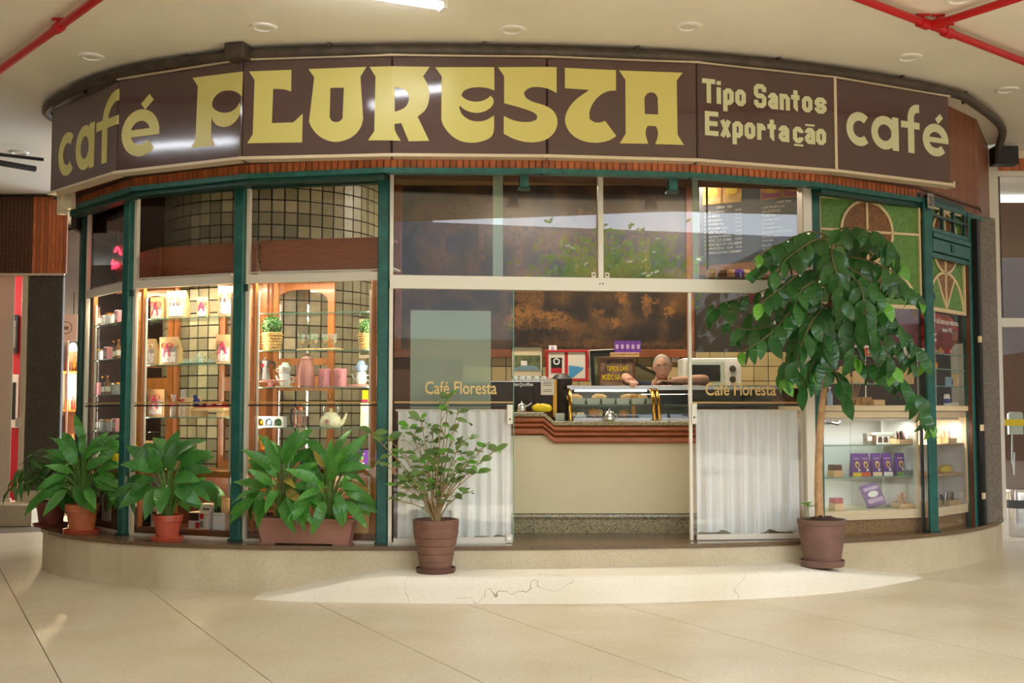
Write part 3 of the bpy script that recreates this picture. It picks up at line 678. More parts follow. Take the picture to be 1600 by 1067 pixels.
cafe(7.73,.262,8.01,.316,8.357,8.575,8.473,4.165,8.612,.312,3.725,4.018,.074,'sign_p',(8.785,4.04,8.845,4.095))
# Tipo Santos / Exportacao in squared condensed lettering
GW=.04
def sq(kind,x,w,zb,xh,cap):
    l=x+GW/2; r=x+w-GW/2; b=zb+GW/2; t=zb+xh-GW/2; c=zb+cap-GW/2; m_=(b+t)/2; k=.018
    ring=[(l+k,b),(r-k,b),(r,b+k),(r,t-k),(r-k,t),(l+k,t),(l,t-k),(l,b+k)]
    D={'T':[([(x,c),(x+w,c)],0),([((l+r)/2,zb),((l+r)/2,c)],0)],
    'i':[([(l,zb),(l,zb+xh)],0),([(l,zb+xh+.02),(l,zb+xh+.052)],0)],
    'p':[(ring,1),([(l,zb-.055),(l,t)],0)],'o':[(ring,1)],
    'S':[([(r,c-.045),(r,c-k),(r-k,c),(l+k,c),(l,c-k),(l,(b+c)/2+k),(l+k,(b+c)/2),(r-k,(b+c)/2),(r,(b+c)/2-k),(r,b+k),(r-k,b),(l+k,b),(l,b+k),(l,b+.045)],0)],
    's':[([(r,t-.03),(r,t-k),(r-k,t),(l+k,t),(l,t-k),(l,m_+k),(l+k,m_),(r-k,m_),(r,m_-k),(r,b+k),(r-k,b),(l+k,b),(l,b+k),(l,b+.03)],0)],
    'a':[([(l,t-.025),(l,t-k),(l+k,t),(r-k,t),(r,t-k),(r,zb)],0),([(r,m_+.004),(l+k,m_+.004),(l,m_-k),(l,b+k),(l+k,b),(r,b)],0)],
    'n':[([(l,zb),(l,zb+xh)],0),([(l,t),(r-k,t),(r,t-k),(r,zb)],0)],
    't':[([(l+.018,zb+xh+.04),(l+.018,b+k),(l+.018+k,b),(r+.01,b)],0),([(x-.004,t),(x+w+.006,t)],0)],
    'E':[([(r+GW/2,c),(l,c),(l,b),(r+GW/2,b)],0),([(l,(b+c)/2),(r+GW*.3,(b+c)/2)],0)],
    'x':[([(l,zb),(r,zb+xh)],0),([(r,zb),(l,zb+xh)],0)],
    'r':[([(l,zb),(l,zb+xh)],0),([(l,t),(r-k,t),(r,t-k),(r,t-.035)],0)],
    'c':[([(r,t-.03),(r,t-k),(r-k,t),(l+k,t),(l,t-k),(l,b+k),(l+k,b),(r-k,b),(r,b+k),(r,b+.03)],0),([(x+.01,zb-.018),(x+w-.002,zb-.018)],.016)],
    'A':[([(l,t-.025),(l,t-k),(l+k,t),(r-k,t),(r,t-k),(r,zb)],0),([(r,m_+.004),(l+k,m_+.004),(l,m_-k),(l,b+k),(l+k,b),(r,b)],0),([(x+.005,zb+xh+.022),(x+w-.005,zb+xh+.022)],.016)]}[kind]
    glyph([(p,(cl if 0<cl<1 else GW),cl==1) for p,cl in D],'sign_p')
def row(s,xs,zb):
    for ch,(x,w) in zip(s,xs): sq(ch,x,w,zb,.137,.2)
row('TipoSantos',[(6.357,.118),(6.487,.036),(6.546,.098),(6.658,.098),(6.832,.116),(6.965,.094),(7.073,.098),(7.187,.07),(7.288,.1),(7.41,.115)],3.962)
row('ExportacAo',[(6.378,.122),(6.515,.102),(6.628,.098),(6.74,.1),(6.857,.08),(6.958,.07),(7.06,.1),(7.195,.1),(7.31,.1),(7.418,.098)],3.695)
# ------------------------------------------------------------ conduit round the top, ceiling fittings
cd=thing('conduit_pipe','dark painted conduit pipe clamped along the top of the fascia','pipe')
F2=[(-4.46,11.2),(-4.40,10.6),(-3.42,9.56),(-2.2,9.0),(-.96,8.87),(.28,8.9),(1.5,9.06),(2.7,9.44),(3.9,10.05),(4.35,10.5),(4.95,11.35),(5.28,12.2),(5.42,12.62)]
mb=MB(); mb.tube([(p.x,p.y,p.z) for p in catmull([(x,y+.14,4.33) for x,y in F2],5)],.04,10); obj('pipe',mb,'pipe',cd,smooth=True)
for i in range(2,10):
    for t in (.6,):
        a,b=F2[i-1],F2[i]; x=a[0]+(b[0]-a[0])*t;y=a[1]+(b[1]-a[1])*t+.14
        mb=MB(); mb.box(x-.012,x+.012,y-.042,y+.042,4.30,4.395); obj('clamp',mb,'pipe',cd); 
jb=thing('junction_box','square dark junction box on the conduit above the letter L','junction box',(-2.2,9.06,4.27),R(-14))
mb=MB(); mb.bbox(-.085,.085,-.06,.1,0,.125,.006); obj('box',mb,'pipe',jb); mb=MB(); mb.bbox(-.075,.075,-.066,-.06,.01,.115,.002); obj('lid',mb,'pipe',jb)
jb=thing('junction_box','black junction box at the right end of the conduit','junction box',(5.4,12.5,4.16),0)
mb=MB(); mb.bbox(-.13,.13,-.08,.08,0,.2,.006); obj('box',mb,'pipe_blk',jb); mb=MB(); mb.bbox(-.11,.11,-.088,-.08,.02,.18,.002); obj('lid',mb,'pipe_blk',jb)
def ceilpt(px,py,z=CEIL): return PZ(px,py,z)
whats=['above the far left end of the sign','above the letter L','above the letters ES','above the letter A','above the right word of the sign','at the far right of the ceiling','near the top right red pipes','near the neighbouring shop at the far left']
for (px,py),wh in zip([(143,88),(412,42),(800,46),(1075,41),(1420,89),(1573,140),(1500,-2),(30,238)],whats):
    q=ceilpt(px,py); t=thing('downlight','round white unlit recessed downlight '+wh,'downlight',(q.x,q.y,CEIL),0,'downlights in the arcade ceiling')
    mb=MB(); mb.lathe([(.105,0),(.1,-.012),(.075,-.016),(.07,-.004)],28); obj('trim_ring',mb,'white',t,smooth=True)
    mb=MB(); mb.lathe([(.07,-.003),(.04,-.006),(.002,-.007)],24); obj('lens',mb,'paper',t,smooth=True)
def redpipe(label,pts,tees=()):
    t=thing('sprinkler_pipe',label,'pipe'); q=[ceilpt(x,y,4.33) for x,y in pts]
    mb=MB(); mb.tube(q,.03,10); obj('pipe',mb,'red_pipe',t,smooth=True)
    for k in tees:
        a=q[0].lerp(q[-1],k); d=(q[-1]-q[0]).normalized()
        mb=MB(); mb.tube([a-d*.05,a+d*.05],.042,10); obj('fitting',mb,'red_pipe',t,smooth=True)
        mb=MB(); mb.tube([a,a+Vector((0,0,.06)),],.012,8); mb.box(a.x-.05,a.x+.05,a.y-.012,a.y+.012,4.385,4.398); obj('hanger',mb,'red_pipe',t)
    return t
redpipe('red sprinkler pipe across the upper left corner of the ceiling',[(-40,139),(200,-37)],(.62,))
redpipe('red sprinkler main running down the upper right ceiling',[(1260,-34),(1455,40),(1640,112)],(.52,.42))
redpipe('short red sprinkler branch joining the main at upper right',[(1462,38),(1680,-32)],(.02,))
# fluorescent batten, lit, on the ceiling over the walkway
def batten(x,y,an,L_,label):
    t=thing('fluorescent_batten',label,'lamp',(x,y,CEIL-.003),an)
    mb=MB(); mb.bbox(-L_/2,L_/2,-.05,.05,-.06,0,.006); obj('housing',mb,'white',t)
    for s in (-.028,.028):
        mb=MB(); mb.tube([(-L_/2+.03,s,-.078),(L_/2-.03,s,-.078)],.014,10); obj('tube',mb,'tube',t,smooth=True)
    for s in (-1,1): mb=MB(); mb.box(s*(L_/2-.02)-.015,s*(L_/2-.02)+.015,-.05,.05,-.1,-.05); obj('end_cap',mb,'white',t)
batten(-1.06,7.73,R(25),1.3,'lit twin tube fluorescent batten at the top edge of the picture'); batten(-5.35,8.12,R(-33),1.3,'lit twin tube fluorescent batten mirrored in the left part of the sign')
# ------------------------------------------------------------ shop shell
def wallbox(name,label,m,*q):
    mb=MB(); mb.box(*q); o=obj(name,mb,m); return tag(o,label,'wall',kind='structure')
YB=12.5
wallbox('wall_back','brown back wall of the café','brown_wall',-4.6,5.1,YB,YB+.1,.3,3.95)
mb=MB(); mb.plan([(-4.22,11.2),(-4.16,11.2),(-4.60,12.5),(-4.66,12.5)],PZ0,3.95); tag(obj('wall_left',mb,'brown_wall'),'brown side wall at the left end of the shop','wall',kind='structure')
wallbox('wall_right','brown side wall behind the right display','dark',4.80,4.86,11.72,YB,PZ0,3.40)
mb=MB(); mb.plan([(p[0]*.985,p[1]+.2) for p in B]+[(5.0,12.5),(-4.5,12.5)],3.93,3.99)
o=obj('ceiling',mb,mat('cafe_ceiling',(190,160,120),.7)); tag(o,'tan ceiling inside the café','ceiling',kind='structure')
mb=MB()
for a,b in zip(G,G[1:]):
    T=Matrix.Translation((a[0],a[1],0))@Matrix.Rotation(segang(a,b),4,'Z'); mb.box(0,seglen(a,b),.08,.11,3.42,3.95,T)
o=obj('trim_40',mb,'soffit'); tag(o,'brown board above the glazing inside','board',kind='structure')
# tiled column behind the left displays
cc=Vector((-2.42,11.72)); CR=1.08
pc=struct('pillar','large round column clad in square olive tiles behind the left displays','pillar',(cc.x,cc.y,0))
mb=MB(); mb.lathe([(CR-.006,PZ0),(CR-.006,3.93)],64); obj('column_core',mb,'grout',pc,smooth=True)
ts=.117; na=int(2*PI*CR/ts); da=2*PI/na
mb=MB(); hw=(ts-.012)/2; mb.box(-hw,hw,-.012,0,-hw,hw); tme=mb.mesh('tile'); tme.materials.append(M['tile'])
rest=MB(); cells=[]
for r_ in range(26):
    z=.92+r_*ts
    for k in range(na):
        a=-PI/2+k*da; dg_=abs(k if k<=na/2 else k-na)*360/na
        if dg_>82: continue
        cells.append((dg_,abs(z-2.3),a,z))
cells.sort(key=lambda c:(c[0]>62,c[0]+ (30 if c[3]<1.0 else 0)))
for i,(dg_,_,a,z) in enumerate(cells):
    loc=(math.cos(a)*CR,math.sin(a)*CR,z); rz=a+PI/2
    if i<290: obj('tile',tme,None,pc,loc,(0,0,rz))
    else: rest.box(-hw,hw,-.012,0,-hw,hw,Matrix.Translation(loc)@Matrix.Rotation(rz,4,'Z'))
obj('tiles',rest,'tile',pc,kind='stuff')
# back-wall tiles behind the man
wt=struct('wall_tiling','tan square wall tiles behind the counter','tiling',(0,YB,0))
mb=MB(); mb.box(-.075,.075,-.012,0,-.075,.075); wme=mb.mesh('tile'); wme.materials.append(M['tile_wall'])
mb=MB(); mb.box(-.55,3.55,-.004,0,1.3,2.95); obj('grout_bed',mb,'grout',wt)
for i in range(26):
    for j in range(5):
        obj('tile',wme,None,wt,(-.46+i*.158,-.004,1.42+j*.158-.02))
# ------------------------------------------------------------ counter
ct=thing('counter','long café counter with cream front, mahogany moulding and granite top','counter',(0,0,PZ0))
yr=10.37; yl=yr
xa_=P(849,660,yl).x; xj=P(866,665,yr).x; up=.08
path=[(-1.02,yl,up),(xa_,yl,up),(xj,yr,0),(2.5,yr,0)]
mb=MB(); mb.box(-1.02,2.5,yr+.06,yr+.1,.17,.87); obj('front_panel',mb,'cream',ct)
mb=MB(); sweep(mb,[(-1.02,yr+.05,0),(2.5,yr+.05,0)],[(.03,0),(.03,.125),(-.05,.125),(-.05,0)]); obj('plinth',mb,'granite',ct)
mb=MB(); sweep(mb,[(-1.02,yr+.05,0),(2.5,yr+.05,0)],[(.045,.128),(.05,.145),(.045,.165),(-.05,.165),(-.05,.128)]); obj('plinth_cap',mb,'granite',ct)
for k,(z0,z1,o_) in enumerate(((.80,.862,-.0),(.866,.905,.035),(.909,.955,.06))):
    mb=MB(); sweep(mb,path,[(o_-.012,z0),(o_,z0+.012),(o_,z1-.012),(o_-.012,z1),(-.1,z1),(-.1,z0)]); obj('moulding',mb,'mold',ct)
mb=MB(); sweep(mb,path,[(.07,.957),(.08,.965),(.08,.99),(.07,.998),(-.62,.998),(-.62,.957)]); obj('worktop',mb,'granite',ct)
CTZ=PZ0+.998; CTZ2=PZ0+1.0785
# ------------------------------------------------------------ curved glass food case
fc=thing('food_case','curved glass food display case with brass tubes on the granite counter','display case',(0,0,CTZ))
fy=yr+.06; fx0=P(891,640,fy).x; fx1=2.46; zt_=P(950,608,fy+.3).z-CTZ
def prof(t): # 0 bottom front -> 1 top back
    a=t*PI/2; return (fy+.0+.26*(1-math.cos(a)), zt_*math.sin(a)*.98+.005)
xs_=[fx0,P(1026,640,fy).x,fx1]
for a,b in zip(xs_,xs_[1:]):
    mb=MB(); v=[];n=10
    for i in range(n+1):
        y,z=prof(i/n); v+=[(a+.02,y,z),(b-.02,y,z)]
    mb.add(v,[(2*i,2*i+1,2*i+3,2*i+2) for i in range(n)]); obj('curved_glass',mb,'glass',fc,smooth=True)
for x in (fx0,xs_[1]-.022,xs_[1]+.022):
    mb=MB(); mb.tube([(x,prof(i/10)[0]-.01,prof(i/10)[1]) for i in range(11)],.017,10); obj('brass_tube',mb,'brass',fc,smooth=True)
mb=MB(); mb.bbox(fx0-.02,fx1,fy+.26,fy+.56,zt_-.005,zt_+.035,.006); obj('top_shelf',mb,'steel',fc)
mb=MB(); mb.box(fx0,fx1,fy+.53,fy+.56,.0,zt_-.005); obj('back_panel',mb,mat('case_back',(74,82,74),.5),fc)
mb=MB(); mb.bbox(fx0+.03,fx1,fy+.03,fy+.52,.0,.03,.004); obj('base_tray',mb,'steel',fc)
mb=MB(); mb.box(fx0+.03,fx1,fy+.12,fy+.5,zt_*.48,zt_*.48+.012); obj('middle_shelf',mb,'glass_shelf',fc)
mb=MB(); mb.box(fx0+.06,xs_[1]-.05,fy+.34,fy+.36,zt_-.02,zt_-.012); obj('case_light',mb,'lamp',fc)
ztr=zt_*.48+.012
xa=P(892,630,fy+.15).x
def tray(x,w,y,z,label):
    t=thing('food_tray',label,'tray',(x,y,z),0,'sloping trays on the middle shelf of the food case')
    mb=MB(); v=[(-w*.42,-.1,0),(w*.42,-.1,0),(w*.42,.12,0),(-w*.42,.12,0),(-w*.5,-.12,.055),(w*.5,-.12,.055),(w*.5,.14,.055),(-w*.5,.14,.055)]
    mb.add(v,[(0,3,2,1),(0,1,5,4),(1,2,6,5),(2,3,7,6),(3,0,4,7)]); obj('tray',mb,'tray',t)
    return t
for k in range(6):
    x=P(903.5+k*23,626,fy+.2).x; tray(x,.125,fy+.24,CTZ+ztr,'pale sloping food tray, %s from the brass tube at left'%['first','second','third','fourth','fifth','sixth'][k])
def blob(seed,r):
    rng=random.Random(seed); mb=MB(); mb.ball((0,0,r[2]*.8),r,10,7); mb.v=[(x*(1+rng.uniform(-.1,.1)),y*(1+rng.uniform(-.1,.1)),max(0,z*(1+rng.uniform(-.08,.08)))) for x,y,z in mb.v]; return mb
for k,(px,w,m,lab) in enumerate([(897,.075,'pastry2','golden flat pastry in the first tray of the food case'),(936,.07,'pastry2','pale pastry in the second tray of the food case'),(980,.06,'pastry2','cream pastry in the fourth tray of the food case'),(990,.05,'pastry','brown pastry in the fifth tray of the food case'),(1003,.055,'pastry2','folded pastry in the sixth tray of the food case')]):
    o=obj('pastry',blob(k,(w,.05,.035)),m,None,P(px,622,fy+.22).xy.to_3d()+Vector((0,0,CTZ+ztr+.035)),smooth=True); tag(o,lab,'pastry','pastries in the food case')
for k,(px,w,h,m,lab) in enumerate([(927,.05,.05,'pastry','browned roll low in the food case beside the steel pot'),(937,.03,.045,'pastry2','pale bun low in the food case beside the steel pot'),(974,.05,.04,'pastry','brown bread slice low in the food case right of the steel pot'),(990,.028,.08,'pastry','upright golden croquette low in the food case'),(897,.03,.03,'pastry2','small pale bun at the left foot of the food case')]):
    o=obj('pastry',blob(k+20,(w,.045,h)),m,None,P(px,650,fy+.2).xy.to_3d()+Vector((0,0,CTZ+.03)),smooth=True); tag(o,lab,'pastry','pastries in the food case')
t=thing('butter_dish','pale dish of cubes at the left end of the food case','dish',P(907,652,fy+.15).xy.to_3d()+Vector((0,0,CTZ+.03)))
mb=MB(); mb.bbox(-.05,.05,-.05,.05,0,.025); obj('dish',mb,'tray',t); mb=MB(); mb.bbox(-.035,.035,-.03,.03,.025,.05); obj('butter',mb,'cream',t)
def pot(label,x,y,z,s,handle):
    t=thing('steel_pot',label,'pot',(x,y,z)); 
    mb=MB(); mb.lathe([(.045*s,0),(.05*s,.01*s),(.05*s,.075*s),(.046*s,.08*s)],24); obj('body',mb,'chrome',t,smooth=True)
    mb=MB(); mb.lathe([(.047*s,.08*s),(.035*s,.092*s),(.004*s,.096*s)],24); l=obj('lid',mb,'chrome',t,smooth=True); mb=MB(); mb.ball((0,0,.104*s),.009*s); obj('knob',mb,'chrome',l,smooth=True)
    mb=MB()
    if handle: mb.tube([(.045*s,0,.06*s),(.075*s,0,.075*s),(.10*s,0,.095*s)],.006*s)
    else: mb.tube([(.048*s,0,.065*s),(.07*s,0,.06*s),(.07*s,0,.03*s),(.048*s,0,.02*s)],.005*s)
    obj('handle',mb,'steel',t,smooth=True)
q=P(952,650,yr); pot('small lidded steel sugar pot in front of the food case',q.x,yr+.0,CTZ,.98,False)
q=P(815,640,yr+.2); pot('small steel pot with long handle on the upper counter at left',q.x,yr+.15,CTZ2,.9,True)
q=P(846,642,yr+.2); mb=blob(3,(.095,.06,.045)); o=obj('cloth',mb,'yellow',None,(q.x,yr+.12,CTZ2),smooth=True); tag(o,'crumpled yellow cloth on the upper counter','cloth')
q=P(878,648,yr+.45); t=thing('dish','low pale dish on the counter left of the food case','dish',(P(877,650,yr+.2).x,yr+.25,CTZ+.001))
mb=MB(); mb.bbox(-.055,.03,-.06,.06,0,.07); obj('dish',mb,'tray',t)
# machine back with wooden slats, cups on top
ym=yr+.32; mx0=-.9; mx1=P(862,600,ym).x; mz1=P(830,597,ym).z
em=thing('coffee_machine','dark wooden back of the coffee machine with white lettering','coffee machine',(0,ym,CTZ2))
bxm=MB(); bxm.bbox(mx0,mx1,0,.3,0.02,mz1-CTZ2); obj('body',bxm,'dark',em)
for k in range(16):
    x=mx0+.03+k*(mx1-mx0-.04)/16; mb=MB(); mb.box(x,x+(mx1-mx0)/16-.008,-.012,0,.03,mz1-CTZ2-.09); obj('slat',mb,'dark',em)
mb=MB(); mb.bbox(mx0-.02,mx1+.02,-.03,.32,mz1-CTZ2,mz1-CTZ2+.012); obj('cup_tray',mb,'steel',em)
a=P(803,601,ym).x;b=P(833,601,ym).x; text('lettering','tor①coffee'.replace('①','()'),'white',em,((a+b)/2,-.016,P(818,605,ym).z-CTZ2),w=b-a,h=.045)
for k,px in enumerate((805,816,826,838,850)):
    t=thing('coffee_cup','white upturned coffee cup on the coffee machine, %s from left'%['first','second','third','fourth','fifth'][k],'cup',(P(px,592,ym+.1).x,ym+.1,mz1+.013),0,'white cups on the coffee machine')
    mb=MB(); mb.lathe([(.032,0),(.03,.01),(.022,.042),(.018,.045)],16); obj('bowl',mb,'pot_white',t,smooth=True); mb=MB(); mb.tube([(.026,0,.012),(.042,0,.018),(.04,0,.032),(.024,0,.036)],.004,6); obj('handle',mb,'pot_white',t,smooth=True)
q0=P(845,617,ym-.03); q1=P(866,592,ym-.03); t=thing('paper_notice','printed paper notice taped to the coffee machine','notice',((q0.x+q1.x)/2,ym-.02,q0.z))
mb=MB(); mb.box(-(q1.x-q0.x)/2,(q1.x-q0.x)/2,-.002,0,0,q1.z-q0.z); obj('sheet',mb,'paper',t); 
mb=MB()
for z in (.03,.045,.085,.1,.115): mb.box(-.04,.04,-.0035,-.002,z,z+.005)
obj('print',mb,'pipe',t)
# grinder tower with brass strip
q=P(880,640,ym-.12); t=thing('coffee_grinder','tall dark grinder tower with a brass strip left of the food case','grinder',(P(878,640,yr+.45).x,yr+.47,CTZ+.001))
mb=MB(); mb.bbox(-.09,.1,-.08,.1,0,.04); obj('base',mb,'black',t); mb=MB(); mb.lathe([(.085,.04),(.085,.3),(.1,.36),(.1,.39)],20); obj('body',mb,'dark',t,smooth=True)
mb=MB(); mb.box(-.085,-.05,-.1,-.07,.03,.385); obj('brass_strip',mb,'brass',t); mb=MB(); mb.lathe([(.1,.39),(.06,.43),(.03,.44)],20); obj('hopper_lid',mb,'black',t,smooth=True)
# ------------------------------------------------------------ mural
ymu=YB-.05; MX0=-1.2; MX1=P(1072,480,ymu).x; MZ0=P(900,546,ymu).z; MZ1=P(900,262,ymu).z
def muralmat():
    m,nt,b,N,L=newmat('painted_mural'); b.inputs['Roughness'].default_value=.4
    tc=N.new('ShaderNodeTexCoord'); n1=N.new('ShaderNodeTexNoise'); n1.inputs['Scale'].default_value=3; n1.inputs['Detail'].default_value=8; n1.inputs['Distortion'].default_value=.6
    n2=N.new('ShaderNodeTexNoise'); n2.inputs['Scale'].default_value=22; n2.inputs['Detail'].default_value=6; n2.inputs['Distortion'].default_value=1.0
    L.new(tc.outputs['Object'],n1.inputs['Vector']); L.new(tc.outputs['Object'],n2.inputs['Vector'])
    rp=N.new('ShaderNodeValToRGB'); e=rp.color_ramp.elements; e[0].position=.42; e[0].color=rgb((36,25,15)); e[1].position=.72; e[1].color=rgb((92,62,28)); L.new(n1.outputs[0],rp.inputs[0])
    col=rp.outputs[0]; sp=N.new('ShaderNodeSeparateXYZ'); L.new(tc.outputs['Object'],sp.inputs[0])
    # warped coordinates so that the patches have brushed, broken edges
    wv=N.new('ShaderNodeVectorMath'); wv.operation='MULTIPLY_ADD'; wv.inputs[1].default_value=(.16,0,.16); L.new(n2.outputs['Color'],wv.inputs[0]); L.new(tc.outputs['Object'],wv.inputs[2])
    for px,py,rx,ry,c,st in MB_L:
        q=P(px,py,ymu); k=ymu/FPX
        sb=N.new('ShaderNodeVectorMath'); sb.operation='SUBTRACT'; sb.inputs[1].default_value=(q.x+.08,0,q.z+.08); L.new(wv.outputs[0],sb.inputs[0])
        sc=N.new('ShaderNodeVectorMath'); sc.operation='MULTIPLY'; sc.inputs[1].default_value=(1/(rx*k),0,1/(ry*k)); L.new(sb.outputs[0],sc.inputs[0])
        ln=N.new('ShaderNodeVectorMath'); ln.operation='LENGTH'; L.new(sc.outputs[0],ln.inputs[0])
        mr=N.new('ShaderNodeMapRange'); mr.inputs[1].default_value=.75; mr.inputs[2].default_value=1.15; mr.inputs[3].default_value=st; mr.inputs[4].default_value=0; L.new(ln.outputs['Value'],mr.inputs[0])
        ml=N.new('ShaderNodeMath'); ml.operation='MULTIPLY'; r2=N.new('ShaderNodeMapRange'); r2.inputs[1].default_value=.3; r2.inputs[2].default_value=.6; L.new(n2.outputs[0],r2.inputs[0]); L.new(r2.outputs[0],ml.inputs[0]); L.new(mr.outputs[0],ml.inputs[1])
        mx=N.new('ShaderNodeMix'); mx.data_type='RGBA'; mx.inputs[7].default_value=rgb(c); L.new(col,mx.inputs[6]); L.new(ml.outputs[0],mx.inputs[0]); col=mx.outputs[2]
    L.new(col,b.inputs['Base Color']); return m
GA=(134,90,40);GB=(104,70,32);DK=(24,17,11)
MB_L=[(845,500,55,16,GA,1),(820,485,22,10,GA,.9),(890,508,25,9,GB,.9),(835,520,40,6,DK,1),(838,508,8,14,DK,1),(852,510,7,12,DK,.9),(822,512,7,12,DK,.9),(832,465,7,20,GB,.9),(845,462,6,20,GB,.9),(815,460,12,14,GB,.7),(880,462,3,14,GB,.8),
 (972,462,9,16,GA,.9),(980,478,6,12,GB,.9),(1010,470,7,9,GA,1),(1012,484,8,11,GB,1),(1022,470,9,3,GA,.8),(1046,486,9,9,GA,1),(1054,474,7,6,GB,1),(950,505,18,9,GB,.9),(963,503,6,9,GA,.9),(932,490,6,7,GB,.8),(940,487,5,4,GA,.7),(880,538,70,5,GB,.6),(1010,538,60,5,GB,.6),(925,535,18,6,GB,.7),(1000,520,60,10,DK,.6),(905,480,18,25,DK,.7),
 (700,340,60,30,GB,.5),(800,340,40,45,GB,.45),(1010,340,55,40,GB,.5),(900,380,70,30,GB,.5)]
M['mural']=None
M['mural_l']=mat('mural_gold',(140,94,44),.4,c2=(78,52,26),noise=(16,.3)); M['mural_m']=mat('mural_brown',(92,62,32),.4,c2=(52,34,18),noise=(14,.3)); M['mural_d']=mat('mural_dark',(34,23,14),.45)
M['mural']=muralmat()
mu=thing('mural','large dark brown painted mural of palms and field workers','mural',(0,ymu,0))
mb=MB(); mb.box(MX0,MX1,0,.03,MZ0,MZ1); obj('canvas',mb,'mural',mu)
fw_=.085
for q in ((MX0-fw_,MX1+fw_,MZ0-fw_,MZ0),(MX0-fw_,MX1+fw_,MZ1,MZ1+fw_),(MX1,MX1+fw_,MZ0,MZ1),(MX0-fw_,MX0,MZ0,MZ1)):
    mb=MB(); mb.bbox(q[0],q[1],-.03,.04,q[2],q[3],.008); obj('frame_member',mb,'mural_frame',mu)
def mpt(px,py): q=P(px,py,ymu); return (q.x,q.z)
def mshape(pts,m,t=.004): mb=MB(); mb.prism(smooth2([mpt(*p) for p in pts],ang=80),(),t=.002,y=-t); return mb
def painted(nm,shapes,m):
    mb=MB()
    for k,s in enumerate(shapes):
        c=mshape(s,m,.0012+.0003*(k%5)); mb.add(c.v,c.f)
    obj(nm,mb,m,mu,kind='stuff')
fr_=[]
rngm=random.Random(5)
for (cx,cy,n_,L_) in ((690,345,9,48),(810,360,9,40),(750,330,7,36),(900,350,8,40),(1010,360,8,45)):
    for k in range(n_):
        a=R(200-220*k/(n_-1)+rngm.uniform(-6,6)); ex=cx+L_*math.cos(a); ey=cy-L_*.8*math.sin(a)+10
        mx_=(cx+ex)/2; my_=(cy+ey)/2-12; fr_.append([(cx,cy),(mx_-3,my_-5),(ex,ey),(mx_+4,my_+6)])
    fr_.append([(cx-3,cy),(cx+3,cy),(cx+8,cy+75),(cx-2,cy+75)])
painted('painted_palms',fr_,'mural_m')
# ------------------------------------------------------------ pictures under the mural
def frame(nm,label,px0,py0,px1,py1,Y,fm,fwid,inner,tilt=0,roll=0):
    a=P(px0,py1,Y);b=P(px1,py0,Y); w=b.x-a.x; h=b.z-a.z
    t=thing(nm,label,'picture',((a.x+b.x)/2,Y,a.z)); t.rotation_euler=(R(tilt),R(roll),0)
    mb=MB()
    for q in ((-w/2,w/2,0,fwid),(-w/2,w/2,h-fwid,h),(-w/2,-w/2+fwid,fwid,h-fwid),(w/2-fwid,w/2,fwid,h-fwid)): mb.bbox(q[0],q[1],-.02,.01,q[2],q[3],.003)
    obj('frame',mb,fm,t)
    mb=MB(); mb.box(-w/2+fwid,w/2-fwid,-.006,.004,fwid,h-fwid); obj('print',mb,inner,t); return t,w,h
YW=YB-.04
M['photo_green']=mat('photo_trees',(58,72,50),.4,c2=(120,126,80),noise=(9,.4)); M['photo_road']=mat('photo_road',(120,150,160),.4)
t,w,h=frame('framed_photo','framed photograph of a house and trees with a wide cream mount',799,549,848,596,YW-.55,'black',.006,'cream')
t.location.z=P(820,589,YW-.55).z-.0
mb=MB(); mb.box(-w*.4,w*.42,-.009,-.007,h*.22,h*.72); p=obj('photo',mb,'photo_green',t); mb=MB(); mb.prism([(-w*.4,h*.22),(w*.42,h*.22),(w*.3,h*.36),(-w*.1,h*.4),(-w*.4,h*.3)],(),.001,-.0105); obj('photo_road',mb,'photo_road',p); mb=MB(); mb.box(-w*.2,0,-.0115,-.0105,h*.38,h*.54); obj('photo_house',mb,'white',p); mb=MB(); mb.box(-.05,.05,.012,.03,-(t.location.z-(P(900,606,YW-.55).z-.004)),.1); obj('easel',mb,'wood_dark',t)
t,w,h=frame('double_frame','red framed pair of café posters, one with a blue hand',853,547,919,595,YW-.5,'red',.02,'red')
mb=MB(); mb.box(-w*.44,-w*.06,-.0095,-.007,h*.08,h*.93); p=obj('left_poster',mb,'paper',t)
mb=MB(); mb.box(-w*.38,-w*.12,-.0115,-.0095,h*.42,h*.75); obj('black_block',mb,'black',p); mb=MB(); mb.box(-w*.38,-w*.12,-.0115,-.0095,h*.25,h*.42); obj('red_block',mb,'red',p)
lf,rt=stroke(arc(-w*.25,h*.63,.028,0,360,20)[:-1],.014,True); mb=MB(); mb.prism(lf,[rt],.001,-.013); obj('ring',mb,'white',p)
mb=MB(); mb.box(w*.02,w*.43,-.0095,-.007,h*.08,h*.93); p=obj('right_poster',mb,'paper',t)
mb=MB(); mb.prism([(w*.04,h*.1),(w*.14,h*.1),(w*.38,h*.38),(w*.38,h*.44),(w*.24,h*.47),(w*.04,h*.5)],(),.0015,-.011); obj('blue_hand',mb,mat('poster_blue',(70,150,200),.5),p)
mb=MB(); mb.prism(smooth2([(w*.2,h*.5),(w*.26,h*.48),(w*.32,h*.42),(w*.36,h*.5),(w*.3,h*.66),(w*.24,h*.72),(w*.22,h*.62)],ang=80),(),.0015,-.0125); obj('white_figure',mb,'pot_white',p)
t,w,h=frame('black_mount_picture','tilted picture with black mount and thin white frame',923,546,965,606,YW-.46,'white',.007,'black',0,-3)
mb=MB(); mb.box(-w*.32,w*.44,-.009,-.007,h*.1,h*.82); obj('photo',mb,'photo_green',t)
t,w,h=frame('yellow_letter_sign','brown framed sign with yellow lettering about freshly ground coffee',935,558,992,606,YW-.54,'wood_dark',.02,mat('sign_photo',(150,120,96),.5,c2=(70,50,44),noise=(8,.4)))
